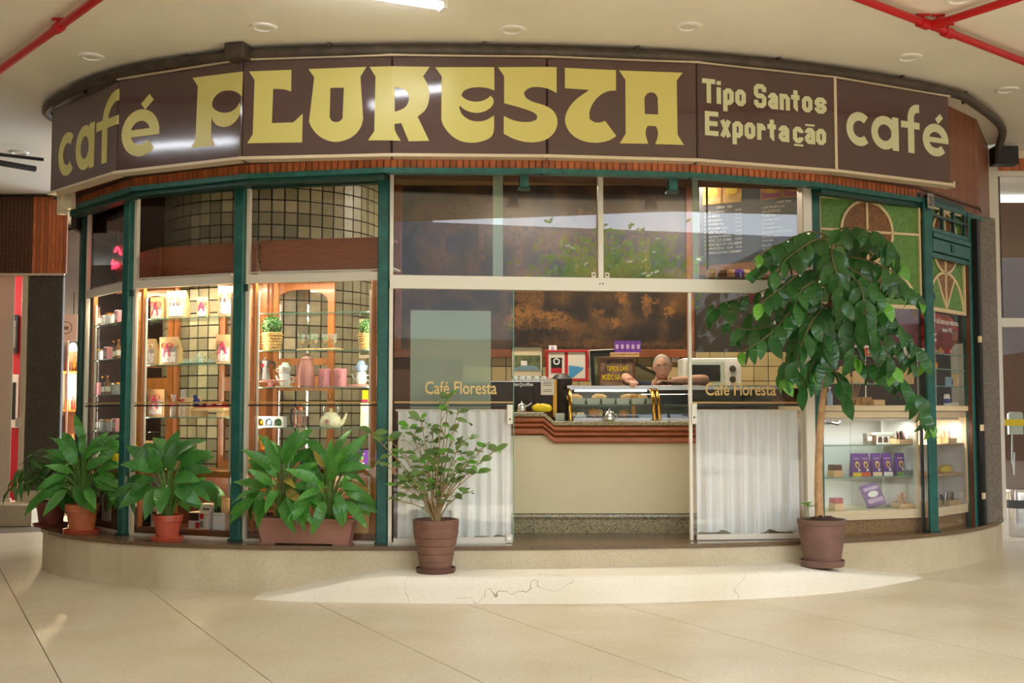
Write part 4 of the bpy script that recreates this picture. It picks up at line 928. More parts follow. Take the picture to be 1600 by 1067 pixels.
text('lettering','TEMOS CAFÉ','yellow',t,(w*.02,-.009,h*.55),w=w*.58,h=h*.2,ext=.001); text('lettering','MOÍDO NA HORA','yellow',t,(w*.0,-.009,h*.25),w=w*.8,h=h*.24,ext=.001)
q=P(976,558,YW-.54); t=thing('card_box','flat kraft box on top of the brown framed sign','box',(q.x,YW-.5,q.z+.002)); mb=MB(); mb.bbox(-.15,.15,-.06,.06,0,.045); obj('carton',mb,'kraft',t); mb=MB(); mb.box(-.15,.15,-.062,-.06,.03,.036); obj('flap',mb,'kraft2',t)
for k in range(5):
    x=P(964+k*8.3,549,YW-.5).x; t=thing('coffee_pouch','small purple coffee pouch on the kraft box, %s from left'%['first','second','third','fourth','fifth'][k],'pouch',(x,YW-.5,q.z+.048),0,'purple pouches above the counter')
    mb=MB(); mb.add([(-.026,-.02,0),(.026,-.02,0),(.026,.02,0),(-.026,.02,0),(-.026,-.004,.125),(.026,-.004,.125),(.026,.004,.125),(-.026,.004,.125)],[(0,3,2,1),(4,5,6,7),(0,1,5,4),(1,2,6,5),(2,3,7,6),(3,0,4,7)]); obj('pouch',mb,'purple',t); mb=MB(); mb.box(-.015,.015,-.016,-.013,.04,.085); obj('print',mb,'purple_lab',t)
q=P(1058,552,YW-.1); t=thing('card','small blue and white card on a stand behind the man','card',(q.x,YW+.02,q.z-.09)); mb=MB(); mb.box(-.04,.04,-.003,0,0,.2); obj('card',mb,'blue',t); mb=MB(); mb.box(-.04,.04,-.0045,-.003,0,.08); obj('card_foot',mb,'white',t)
q=P(864,543,YW-.1); t=thing('card','little printed white card on the lower edge of the mural','card',(q.x,ymu-.031,MZ0-.02)); mb=MB(); mb.box(-.042,.042,-.003,0,0,.062); obj('card',mb,'white',t); mb=MB(); mb.box(-.02,.015,-.0045,-.003,.012,.05); obj('print',mb,'purple_lab',t)
q=P(1003,606,YW-.3); t=thing('open_box','olive card box with slanted lid left of the man','box',(q.x,YW-.3,P(1003,604,YW-.3).z-.1)); mb=MB(); mb.add([(-.13,-.05,0),(.17,-.05,0),(.17,.05,0),(-.13,.05,0),(-.13,-.05,.37),(.17,-.05,.22),(.17,.05,.22),(-.13,.05,.37)],[(0,3,2,1),(4,5,6,7),(0,1,5,4),(1,2,6,5),(2,3,7,6),(3,0,4,7)]); obj('carton',mb,mat('olive_card',(96,92,62),.6),t)
mb=MB(); mb.add([(-.14,-.06,.375),(.18,-.06,.215),(.18,.06,.215),(-.14,.06,.375),(-.14,-.06,.39),(.18,-.06,.23),(.18,.06,.23),(-.14,.06,.39)],[(0,3,2,1),(4,5,6,7),(0,1,5,4),(1,2,6,5),(2,3,7,6),(3,0,4,7)]); obj('lid',mb,'dark',t)
# back counter carrying those things
bc=thing('back_counter','dark back counter along the rear wall behind the food case','counter',(0,0,PZ0)); mb=MB(); mb.bbox(-.95,3.5,YB-.72,YB-.02,0,P(900,606,YW-.55).z-PZ0-.01,.01); obj('body',mb,'wood_dark',bc); 
BCZ=P(900,606,YW-.55).z-.01
mb=MB(); mb.bbox(-.97,3.52,YB-.74,YB-.02,BCZ-PZ0,BCZ-PZ0+.006,.002); obj('top',mb,'granite',bc)
# ------------------------------------------------------------ microwave and hanging menu
q=P(1124,602,11.5); t=thing('microwave','white microwave oven on the back counter behind the right glass door','microwave',(q.x,YB-.4,BCZ+.008))
mb=MB(); mb.bbox(-.3,.3,-.2,.2,0,.31,.01); obj('case',mb,'white',t); mb=MB(); mb.bbox(-.27,.12,-.21,-.2,.03,.28,.004); d=obj('door',mb,'tray',t); mb=MB(); mb.box(-.23,.08,-.214,-.21,.07,.24); obj('window',mb,'black',d)
mb=MB(); mb.box(.14,.28,-.204,-.2,.03,.28); p=obj('control_panel',mb,'white',t)
for z in (.09,.2): mb=MB(); mb.lathe([(.035,0),(.03,.02)],14,Matrix.Translation((.21,-.204,z))@Matrix.Rotation(PI/2,4,'X')); obj('knob',mb,'pipe',p)
tl=P(1098,290,11.3); tr=P(1272,284,10.75); bl=P(1103,400,11.3)
MW=math.dist(tl.xy,tr.xy); ma=math.atan2(tr.y-tl.y,tr.x-tl.x); MH=.86
mn=thing('menu_board','hanging grey menu board with white price list and food photos','menu',(tl.x,tl.y,P(1100,398,11.3).z-.1),ma); MT=P(1098,290,11.3).z-mn.location.z
mb=MB(); mb.bbox(-.04,MW,0,.03,0,MT-.0,.004); obj('board',mb,mat('menu_grey',(112,116,124),.3),mn)
M['food_photo']=mat('food_photo',(232,196,120),.5,c2=(190,130,80),noise=(7,.4)); M['food_y']=mat('food_yellow',(240,210,90),.5); M['food_p']=mat('food_plum',(170,110,130),.5)
for k,(x0,x1) in enumerate(((0.0,.175),(.183,.36),(.53,.72),(.728,.92))):
    mb=MB(); mb.box(x0*MW/1.0,x1*MW/1.0,-.004,-.001,MT-.2,MT-.0); p=obj('food_photo',mb,'food_photo',mn)
    mb=MB(); mb.prism(arc((x0+x1)/2*MW,MT-.075,.06,0,360,18,.04)[:-1],(),.001,-.0055); obj('food',mb,'food_y',p)
    mb=MB(); mb.prism(smooth2([(x0*MW+.01,MT-.19),(x1*MW-.01,MT-.19),(x1*MW-.01,MT-.13),((x0+x1)/2*MW,MT-.15),(x0*MW+.01,MT-.12)],ang=80),(),.001,-.005); obj('plate',mb,'food_p' if k>1 else 'pastry2',p)
for k,q in enumerate((.36,.92)):
    mb=MB()
    for x in (.03,q-.03): mb.box(x*MW-.004,x*MW+.004,.01,.018,MT,3.94-mn.location.z)
    obj('hanger',mb,'steel',mn)
L1=['CAFÉ EXPRESSO','CAFÉ MÉDIA','CAFÉ CANELA','CAFÉ CREME PEQ.','CAFÉ CREME GDE.','CHOCOLATE','CHOCOLATE MÉDIA','CHOC. C/CREME','CHOCOLATE GELADO','CAPPUCCINO  15,00','CAPPUCCINO CREME']
P1=['10,00','15,00','15,00','15,00','13,00','15,00','15,00','15,00','15,00','18,00','19,00']
L2=['CAFÉ MOÍDO KG','SALGADOS','TORTAS','PÃO BATATA','PÃO QUEIJO','PÃO QUEIJO RECH.','SUCOS NATURAIS','ACEROLA','LARANJA','MELÃO','ACEROLA LEITE']
zr=MT-.245
text('heading','CASA  GD','white',mn,(.2*MW,-.003,zr),h=.026); text('heading','CAFÉ TIPO','white',mn,(.74*MW,-.003,zr),h=.026)
for k,(a,b,c) in enumerate(zip(L1,P1,L2)):
    z=zr-.042-k*.0405
    text('menu_line',a,'white',mn,(.015*MW,-.003,z),h=.026,align='LEFT',bold=.004); text('menu_price',b,'white',mn,(.3*MW,-.003,z),h=.026,align='LEFT',bold=.004); text('menu_line',c,'white',mn,(.54*MW,-.003,z),h=.026,align='LEFT',bold=.004)
text('menu_price','14','white',mn,(.9*MW,-.003,zr-.03),h=.026)
# shelf above the door bar with packs
ys=11.2; q0=P(1098,434,ys); q1=P(1205,434,ys); t=thing('wall_shelf','high shelf of packets seen just above the white transom bar','shelf',(0,0,q0.z)); mb=MB(); mb.bbox(q0.x,q1.x+.3,ys-.1,ys+.15,-.03,0); obj('board',mb,'wood_dark',t)
mb=MB(); 
for x in (q0.x+.05,q1.x+.2): mb.box(x-.01,x+.01,ys,ys+.02,0,3.93-q0.z)
obj('hanger',mb,'pipe',t)
for k,(px,m,h,lab) in enumerate(((1112,'kraft2',.085,'round brown packet, leftmost on the high shelf'),(1130,'wood_dark',.075,'dark packet on the high shelf'),(1143,'kraft2',.08,'tan packet in the middle of the high shelf'),(1155,'purple',.085,'purple packet on the high shelf'),(1166,'kraft',.08,'pale packet at the right of the high shelf'))):
    x=P(px,430,ys).x; t=thing('packet',lab,'packet',(x,ys,q0.z+.001)); mb=MB(); mb.add([(-.045,-.03,0),(.045,-.03,0),(.045,.03,0),(-.045,.03,0),(-.05,-.02,h*.6),(.05,-.02,h*.6),(.05,.02,h*.6),(-.05,.02,h*.6),(-.035,-.004,h),(.035,-.004,h),(.035,.004,h),(-.035,.004,h)],[(0,3,2,1),(0,1,5,4),(1,2,6,5),(2,3,7,6),(3,0,4,7),(4,5,9,8),(5,6,10,9),(6,7,11,10),(7,4,8,11),(8,9,10,11)]); obj('bag',mb,m,t)
# red price board behind the tree
q=P(1196,455,11.6); t=thing('price_board','dark red price board reading 7,75 behind the tree leaves','price board',(q.x,11.6,q.z-.12)); mb=MB(); mb.bbox(-.17,.17,0,.03,0,.24); obj('board',mb,'magenta_dk',t); text('price','7,75','white',t,(0,-.003,.06),h=.1); mb=MB(); mb.box(-.01,.01,.01,.02,.24,3.93-q.z+.12); obj('hanger',mb,'pipe',t)
# café ceiling lamps
def cafelamp(x,y,z,label,e,L_=.9):
    t=thing('ceiling_lamp',label,'lamp',(x,y,z)); mb=MB(); mb.bbox(-L_/2,L_/2,-.06,.06,-.05,0); obj('housing',mb,'white',t); mb=MB(); mb.box(-L_/2+.02,L_/2-.02,-.045,.045,-.058,-.05); obj('diffuser',mb,'lamp',t)
    l=bpy.data.lights.new('lamp_light','AREA'); l.shape='RECTANGLE'; l.size=L_; l.size_y=.1; l.energy=e; l.color=(1,.86,.66); o=bpy.data.objects.new('lamp_light',l); COL.objects.link(o); o.parent=t; o.location=(0,0,-.065)
cafelamp(.2,11.3,3.92,'strip lamp on the café ceiling over the coffee machine',20); cafelamp(1.9,11.3,3.92,'strip lamp on the café ceiling over the food case',20); cafelamp(3.6,11.6,3.92,'strip lamp on the café ceiling behind the right display',14)
# ------------------------------------------------------------ left display cases
def bayp(i,px,dl,py=640):
    a=Vector(G[i]);b=Vector(G[i+1]);d=(b-a).normalized();nn=Vector((-d.y,d.x)); o=a+nn*dl; r=ray(px,py)
    det=r.x*(-d.y)+d.x*r.y; k=(o.x*(-d.y)+d.x*o.y)/det; return Vector((r.x*k,r.y*k)),math.atan2(d.y,d.x)
def bscale(i,px,dl): q,_=bayp(i,px,dl); return q.y/FPX
SH={1:[2.285,1.875,1.412,.955],2:[2.30,1.98,1.668,1.328,.985]}
for i,lab in ((0,'corner'),(1,'gift bag'),(2,'teapot')):
    a,b=G[i],G[i+1]; an=segang(a,b); L_=seglen(a,b)
    t=thing('display_case','orange wood display case with glass shelves in the %s bay'%lab,'display case',(a[0],a[1],PZ0),an)
    def bb(nm,m,*q,c=.004): mb=MB(); mb.bbox(*q,c); return obj(nm,mb,m,t)
    D=.56 if i else .42
    shl=SH.get(i,[2.28,1.95,1.62,1.28,.96])
    bb('upright','wood',.085,.12,.06,.10,0.07,2.26); bb('back_post','wood',.085,.13,D-.04,D,0.07,2.26)
    if i: bb('upright','wood',L_-.12,L_-.085,.06,.10,0.07,2.26); bb('back_post','wood',L_-.13,L_-.085,D-.04,D,0.07,2.26)
    bb('bottom_rail','wood_dark',.05,L_-.05,.06,.10,0.02,.075); bb('floor_board','wood_dark',.05,L_-.05,.10,D+.05,.02,.06)
    bb('base_shelf','wood',.05,L_-.05,.07,D+.02,shl[-1]-PZ0-.06,shl[-1]-PZ0)
    bb('back_board','wood_dark',.05,L_-.05,D,D+.02,.06,shl[-1]-PZ0-.06)
    # cornice seen through the transom
    bb('cornice','wood_red',.05,L_-.05,.30,.34,2.23,2.57); bb('cornice_top','wood_red',.05,L_-.05,.30,D+.02,2.56,2.58); bb('ceiling_board','paper',.05,L_-.05,.06,.30,2.262,2.275); bb('ceiling_board','paper',.05,L_-.05,.345,D+.1,2.32,2.335)
    for z in shl[:-1]:
        ys_=.10 if i else .05; mb=MB(); mb.box(.09,L_-.09,ys_,.44 if i else .36,z-PZ0-.008,z-PZ0); obj('glass_shelf',mb,'glass_shelf',t)
        mb=MB(); mb.box(.09,L_-.09,ys_-.002,ys_,z-PZ0-.008,z-PZ0); obj('shelf_edge',mb,'glass_edge',t)
    # lamps under the case ceiling
    for q in ((.35,.75) if i else (.5,)):
        mb=MB(); mb.lathe([(.045,2.26),(.045,2.252),(.03,2.25)],18,Matrix.Translation((L_*q,.13,0))); obj('downlight',mb,'lamp',t)
        l=bpy.data.lights.new('case_lamp','SPOT'); l.energy=4 if i else 5; l.color=(1,.86,.64); l.spot_size=R(150); l.spot_blend=.6; l.shadow_soft_size=.05
        o=bpy.data.objects.new('case_lamp',l); COL.objects.link(o); o.parent=t; o.location=(L_*q,.13,2.235)
    bb('added_light_housing','alu',.14,L_-.14,.05,.075,2.235,2.26)  # added strip light hidden behind the bar, spreads light over the goods
    l=bpy.data.lights.new('strip_lamp','AREA'); l.shape='RECTANGLE'; l.size=L_*.75; l.size_y=.03; l.energy=6 if i else 4; l.color=(1,.86,.64); o=bpy.data.objects.new('strip_lamp',l); COL.objects.link(o); o.parent=t; o.location=(L_*.5,.062,2.23); o.rotation_euler=(R(28),0,0)
    for sx,ry in ((.135,R(-62)),(L_-.135,R(62))):  # strips added inside the uprights only to even out the case lighting
        mb=MB(); mb.box(sx-.008,sx+.008,.07,.09,.35,2.1); obj('added_side_strip',mb,'alu',t)
        l=bpy.data.lights.new('added_side_lamp','AREA'); l.shape='RECTANGLE'; l.size=.02; l.size_y=1.7; l.energy=1.7 if i else 1.2; l.color=(1,.87,.66); o=bpy.data.objects.new('added_side_lamp',l); COL.objects.link(o); o.parent=t; o.location=(sx+(.012 if sx<.5 else -.012),.095,1.25); o.rotation_euler=(Matrix.Rotation(-math.copysign(R(50),ry)*-1,4,'Z')@Matrix.Rotation(R(90),4,'X')).to_euler()
    if i: 
        l=bpy.data.lights.new('case_lamp','POINT'); l.energy=5; l.color=(1,.80,.52); l.shadow_soft_size=.06; o=bpy.data.objects.new('case_lamp',l); COL.objects.link(o); o.parent=t; o.location=(L_*.5,.3,.5+.02)
# doors of the cases: arched glazed leaves
def archdoor(i,p0,p1,dl,label):
    q0,an=bayp(i,p0,dl);q1,_=bayp(i,p1,dl); w=(q1-q0).length; t=thing('case_door',label,'cabinet door',(q0.x,q0.y,PZ0),an)
    z0,z1=.58,2.31; sw=.062; zt_=2.21
    am=[(sw,1.56)]+[(w-sw,1.56)]+[(w-sw,zt_-.14)]+[(w/2+(w/2-sw)*math.cos(R(a)),zt_-.14+.11*math.sin(R(a))) for a in range(15,180,15)]+[(sw,zt_-.14)]
    holes=[am,[(sw,1.40),(w-sw,1.40),(w-sw,1.50),(sw,1.50)],[(sw,.64),(w-sw,.64),(w-sw,1.27),(sw,1.27)]]
    mb=MB(); mb.prism([(0,z0),(w,z0),(w,z1),(0,z1)],holes,t=.03); obj('frame',mb,'wood',t)
    mb=MB(); mb.box(sw,w-sw,.012,.018,.64,zt_); obj('pane',mb,'glass',t)
    mb=MB(); mb.cyl(w-.03,-.012,1.2,1.24,.01,10); obj('knob',mb,'brass',t)
archdoor(1,212,268,.64,'arched glazed wooden case door at the left of the gift bag bay'); archdoor(1,341,374,.64,'narrow wooden case door edge beside the green post of the gift bag bay')
archdoor(2,417,521,.64,'arched glazed wooden case door behind the pink canisters')
q,an=bayp(2,404,.64); t=thing('case_panel','plain orange wood panel left of the arched door','panel',(q.x,q.y,PZ0),an); mb=MB(); mb.bbox(-.13,.075,0,.025,.58,2.31,.004); obj('panel',mb,'wood',t); mb=MB(); mb.box(-.1,.045,-.006,0,1.3,2.1); obj('raised_field',mb,'wood',t)
q,an=bayp(2,570,.95); t=thing('framed_picture','narrow framed picture hanging beside the tiled column','picture',(q.x,q.y,1.95),an-R(20)); mb=MB(); mb.bbox(-.075,.075,0,.02,0,.36,.004); obj('frame',mb,'alu_trim',t); mb=MB(); mb.box(-.055,.055,-.003,0,.03,.33); obj('print',mb,'photo_green',t); mb=MB(); mb.box(-.002,.002,.008,.012,.36,1.98); obj('wire',mb,'pipe',t)
# --- builders for the goods
def at(i,px,z,dl=.27,dr=0): q,an=bayp(i,px,dl); return (q.x,q.y,z),an+dr
def bow(par,x,y,z,s,m):
    for sg_ in (-1,1):
        mb=MB(); pts=[(x+sg_*s*(.5-.5*math.cos(a)),y-.004,z+s*.42*math.sin(a)*(1 if a<PI else 1)) for a in [k*2*PI/10 for k in range(11)]]
        v=[];f=[]
        for p in pts: v+=[(p[0],p[1]-.008,p[2]),(p[0],p[1]+.006,p[2])]
        f=[(2*k,2*k+1,2*k+3,2*k+2) for k in range(10)]; mb.add(v,f); obj('bow_loop',mb,m,par)
        mb=MB(); mb.add([(x-.006+sg_*.006,y-.012,z),(x+.006+sg_*.006,y-.012,z),(x+sg_*s*.55+.008,y-.014,z-s*1.7),(x+sg_*s*.55-.008,y-.014,z-s*1.7)],[(0,1,2,3)]); obj('ribbon_tail',mb,m,par)
    mb=MB(); mb.ball((x,y-.01,z),s*.16,8,6); obj('bow_knot',mb,m,par)
def giftbag(i,px,z,w,h,d,rib,label,dl=.27,dr=0,m='kraft',open_=True):
    loc,an=at(i,px,z,dl,dr); t=thing('gift_bag',label,'gift bag',loc,an,'kraft gift bags in the left window')
    mb=MB(); mb.add([(-w/2,-d/2,0),(w/2,-d/2,0),(w/2,d/2,0),(-w/2,d/2,0),(-w/2,-d/2,h*.55),(w/2,-d/2,h*.55),(w/2,d/2,h*.55),(-w/2,d/2,h*.55),(-w/2,-d/2,h*.98),(w/2,-d/2,h*.98),(w/2,-d/2+.008,h*.98),(-w/2,-d/2+.008,h*.98)],
      [(0,3,2,1),(0,1,5,4),(1,2,6,5),(2,3,7,6),(3,0,4,7),(4,5,9,8),(5,6,10,9),(6,7,11,10),(7,4,8,11),(8,9,10,11)]); obj('bag',mb,m,t)
    T=Matrix.Translation((0,-d/2-.0012,h*.58))
    mb=MB(); mb.prism([(-w/2,h*.42)]+[(-w/2+w*k/8,h*.12-.03*math.sin(PI*k/8)) for k in range(9)]+[(w/2,h*.42)],[[(-w*.17,h*.32),(w*.17,h*.32),(w*.17,h*.37),(-w*.17,h*.37)]] if open_ else (),t=.003,y=-.003,M_=T); obj('flap',mb,m,t)
    mb=MB(); mb.box(-w*.38,w*.38,-d/2-.003,-d/2-.001,h*.08,h*.6); wd=obj('window',mb,'cellophane',t)
    mb=MB(); mb.box(-w*.36,w*.36,-d/2-.0045,-d/2-.003,h*.1,h*.46); obj('contents',mb,mat('bag_contents',(238,230,220),.4,c2=(190,160,160),noise=(38,.4)) if 'bag_contents' not in bpy.data.materials else bpy.data.materials['bag_contents'],wd)
    bow(t,-w*.04,-d/2-.012,h*.70,min(.06,w*.42),rib); return t
z0,z1,z2,z3=SH[1]
giftbag(1,246,z0,.15,.215,.06,'magenta','kraft gift bag with magenta bow, partly behind the wide bag on the top shelf',.32)
giftbag(1,276,z0,.215,.25,.06,'lilac','wide kraft gift bag with pale lilac bow on the top shelf',.22)
giftbag(1,315,z0,.10,.19,.05,'magenta','smallest kraft gift bag with magenta and white bow on the top shelf',.25,R(20))
giftbag(1,351,z0,.13,.27,.09,'satin','tall kraft gift bag with white bow beside the green post, top shelf',.2,R(28))
giftbag(1,235,z1,.15,.245,.06,'satin','kraft gift bag with pale ribbon at the left end of the second shelf',.3)
giftbag(1,266,z1,.21,.25,.06,'magenta','wide kraft gift bag with magenta bow on the second shelf',.22)
giftbag(1,349,z1,.13,.255,.09,'magenta','kraft gift bag with magenta bow beside the green post, second shelf',.2,R(28))
giftbag(1,247,z2,.19,.25,.06,'magenta','brown gift bag with magenta bow on the third shelf',.27,m='kraft2')
def lathe_thing(name,label,cat,loc,an,prof,m,parts=(),n=24,group=None):
    t=thing(name,label,cat,loc,an,group); mb=MB(); mb.lathe(prof,n); obj('body',mb,m,t,smooth=True); return t
# glass tray with cups and teapot
loc,an=at(1,309,z1,.26); t=thing('glass_tray','round dark glass tray holding a glass teapot and cups on the second shelf','tray',loc,an); mb=MB(); mb.lathe([(.10,0),(.165,.006),(.17,.012),(.165,.012),(.1,.008)],30); obj('tray',mb,'glass_edge',t,smooth=True)
tl_=Vector(loc)
t=thing('glass_teapot','small clear glass teapot with lid on the glass tray','teapot',tl_+Vector((.0,.0,.0135)),an); mb=MB(); mb.lathe([(.03,0),(.045,.02),(.047,.045),(.035,.075)],20,cap=False); obj('body',mb,'glassware',t,smooth=True); mb=MB(); mb.lathe([(.036,.075),(.02,.088),(.004,.092),(.008,.10),(.004,.11)],16); obj('lid',mb,'glassware',t,smooth=True); mb=MB(); mb.tube([(-.045,0,.06),(-.075,0,.05),(-.07,0,.02),(-.045,0,.018)],.005,6); obj('handle',mb,'glassware',t,smooth=True); mb=MB(); mb.tube([(.042,0,.03),(.07,0,.05),(.08,0,.068)],.006,6); obj('spout',mb,'glassware',t,smooth=True)
ex=Vector((math.cos(an),math.sin(an),0)); ey=Vector((-math.sin(an),math.cos(an),0))
for k,(dx,dy) in enumerate(((-.125,.02),(-.095,-.06),(-.07,.07),(.08,-.07),(.11,0),(.085,.075))):
    t=thing('glass_cup','small glass cup on the glass tray, '+['left of the teapot, back','leftmost, front','left of the teapot, rear','right of the teapot, front','right of the teapot, middle','rightmost, rear'][(-2+2+[-.125,-.095,-.07,.08,.11,.085].index(dx))],'cup',tl_+ex*dx+ey*dy+Vector((0,0,.0135)),an,'glass cups on the glass tray'); mb=MB(); mb.lathe([(.015,0),(.022,.01),(.026,.04)],14,cap=False); obj('bowl',mb,'glassware',t,smooth=True); mb=MB(); mb.tube([(.024,0,.032),(.038,0,.028),(.034,0,.012),(.022,0,.01)],.003,5); obj('handle',mb,'glassware',t,smooth=True)
# cellophane bags
def cello(i,px,z,w,h,rib,label,dl=.22):
    loc,an=at(i,px,z,dl); t=thing('cellophane_bag',label,'gift bag',loc,an,'cellophane bags on the third shelf'); mb=MB(); mb.lathe([(w*.42,0),(w*.5,h*.2),(w*.42,h*.5),(w*.12,h*.62),(w*.2,h*.8),(w*.34,h)],14,cap=False); obj('wrap',mb,'cellophane',t,smooth=True)
    mb=MB(); mb.lathe([(w*.38,.002),(w*.42,h*.2),(w*.3,h*.42)],12); obj('sweets',mb,'pastry2',t,smooth=True); bow(t,0,-w*.16,h*.62,.022,rib); return t
cello(1,271,z2,.07,.2,'magenta','small cellophane bag with magenta ribbon left of the wooden crate'); cello(1,286,z2,.085,.245,'red','taller cellophane bag with red ribbon touching the wooden crate')
loc,an=at(1,298,z2,.3); t=thing('wooden_crate','stepped raw pine crate carrying the red packets','crate',loc,an); mb=MB(); mb.bbox(-.06,.06,-.08,.08,0,.175); obj('tall_box',mb,'crate',t); mb=MB(); mb.bbox(.06,.42,-.08,.08,.055,.085); obj('tray_board',mb,'crate',t); mb=MB(); mb.bbox(.06,.14,-.07,.07,0,.055); obj('foot',mb,'crate',t); mb=MB(); mb.bbox(.33,.40,-.07,.07,0,.055); obj('foot',mb,'crate',t)
tl_=Vector(loc); ex=Vector((math.cos(an),math.sin(an),0))
for k,dx in enumerate((.12,.225,.33)):
    t=thing('red_packet','shiny red packet on the pine crate, %s'%['beside the blue bird','in the middle','at the right end'][k],'packet',tl_+ex*dx+Vector((0,0,.0855)),an); mb=MB(); mb.add([(-.045,-.04,0),(.045,-.04,0),(.045,.04,0),(-.045,.04,0),(-.035,-.02,.045),(.035,-.02,.045),(.035,.02,.045),(-.035,.02,.045)],[(0,3,2,1),(4,5,6,7),(0,1,5,4),(1,2,6,5),(2,3,7,6),(3,0,4,7)]); obj('packet',mb,'red',t); mb=MB(); mb.box(-.025,.025,-.036,-.03,.012,.03); obj('label',mb,'paper',t)
t=thing('blue_bird','small dark blue bird ornament on the pine crate','ornament',tl_+ex*.085+ey*(-.03)+Vector((0,0,.0855)),an); mb=MB(); mb.ball((0,0,.045),(.04,.025,.04),12,8); obj('body',mb,'blue',t,smooth=True); mb=MB(); mb.ball((-.015,0,.095),.02,10,7); obj('head',mb,'blue',t,smooth=True); mb=MB(); mb.lathe([(.006,0),(.0005,.02)],8,Matrix.Translation((-.033,0,.095))@Matrix.Rotation(-PI/2,4,'Y')); obj('beak',mb,'yellow',t); mb=MB(); mb.add([(.03,-.012,.05),(.03,.012,.05),(.085,.01,.035),(.085,-.01,.035)],[(0,1,2,3)]); obj('tail',mb,'blue',t)
# mug holders with yellow cups
def holder(px,label):
    loc,an=at(1,px,z3,.2); t=thing('mug_holder',label,'holder',loc,an)
    mb=MB(); mb.bbox(-.05,.045,-.05,.05,.0,.245); obj('column',mb,'crate',t); mb=MB(); mb.bbox(-.11,.2,-.07,.07,0,.09); obj('base_box',mb,'crate',t)
    for k,(sx,z) in enumerate(((-1,.175),(1,.165))):
        T=Matrix.Translation((sx*.055,-.055,z))@Matrix.Rotation(sx*R(70),4,'Y')@Matrix.Rotation(R(25),4,'X'); mb=MB(); mb.lathe([(.026,0),(.034,.015),(.038,.06)],16,T,cap=False); mb.lathe([(.026,0),(.002,.001)],16,T,cap=False); c=obj('mug',mb,'yellow',t,smooth=True)
        mb=MB(); mb.tube([T@Vector(p) for p in ((0,-.035,.05),(0,-.06,.045),(0,-.058,.018),(0,-.03,.015))],.006,6); obj('handle',mb,'yellow',c,smooth=True)
    return t
holder(229,'raw pine mug holder with two yellow mugs, left of the pair'); holder(271,'raw pine mug holder with two yellow mugs, above the red flower pot')
# cartons below
def carton(i,px,w,h,d,m,label,z=PZ0+.062,dl=.25,dr=0,print_=None):
    loc,an=at(i,px,z,dl,dr); t=thing('carton',label,'box',loc,an); mb=MB(); mb.bbox(-w/2,w/2,-d/2,d/2,0,h,.003); obj('box',mb,m,t)
    mb=MB(); mb.box(-w/2,w/2,-d/2-.001,-d/2,h*.86,h*.88); obj('lid_line',mb,'pipe',t)
    for k,(x0,x1,y0,y1,mm) in enumerate(print_ or ()): mb=MB(); mb.box(x0*w,x1*w,-d/2-.002-.0004*k,-d/2,y0*h,y1*h); obj('print',mb,mm,t)
    return t
carton(1,214,.09,.21,.12,'paper','white printed carton at the far left under the gift bags',print_=[(-.3,.3,.1,.75,'mos_grey')]); 
loc,an=at(1,231,PZ0+.062,.24); t=thing('coffee_maker','small black capsule coffee maker under the gift bags','coffee maker',loc,an); mb=MB(); mb.bbox(-.065,.065,-.06,.1,0,.03,.01); obj('base',mb,'black',t); mb=MB(); mb.bbox(-.06,.06,.02,.1,.03,.16,.02); obj('body',mb,'black',t); mb=MB(); mb.bbox(-.06,.06,-.07,.1,.13,.19,.02); obj('head',mb,'black',t); mb=MB(); mb.box(-.03,.03,-.072,-.069,.15,.165); obj('badge',mb,'steel',t)
carton(1,250,.08,.17,.1,'paper','white carton beside the black coffee maker',print_=[(-.3,.3,.3,.8,'mos_dark')])
carton(1,320,.205,.145,.14,'paper','white carton printed with red cup and logo under the gift bags',print_=[(-.48,.05,.5,.95,'black'),(-.12,.1,.05,.4,'red'),(.1,.3,.62,.92,'red'),(.12,.28,.1,.5,'mos_grey')])
carton(1,351,.125,.145,.13,'white','plain white carton beside the green post, lower row')
carton(1,329,.135,.07,.1,'white','low white carton stacked on the red printed carton',PZ0+.062+.147,.26,0,[(-.2,.3,.2,.5,'mos_grey')]); carton(1,347,.06,.06,.1,'black','small dark carton stacked beside the low white one',PZ0+.062+.147,.26); carton(1,359,.075,.125,.1,'tan_card','tan carton stacked beside the green post',PZ0+.062+.147,.24)
carton(2,399,.165,.215,.12,'paper','white carton picturing a pink grinder behind the long planter',print_=[(-.25,.25,.15,.6,'pink_dk'),(-.14,.14,.6,.9,'pink_dk')]); carton(2,425,.09,.17,.12,'wood_dark','dark carton right of the pink grinder box'); carton(2,566,.10,.2,.12,'tan_card','plain tan carton beside the green post under the teapot'); carton(2,545,.15,.13,.14,'red','red and white carton behind the planter leaves',print_=[(-.45,.45,.1,.5,'paper')]); carton(2,480,.2,.12,.14,'white','low white carton behind the middle of the planter')
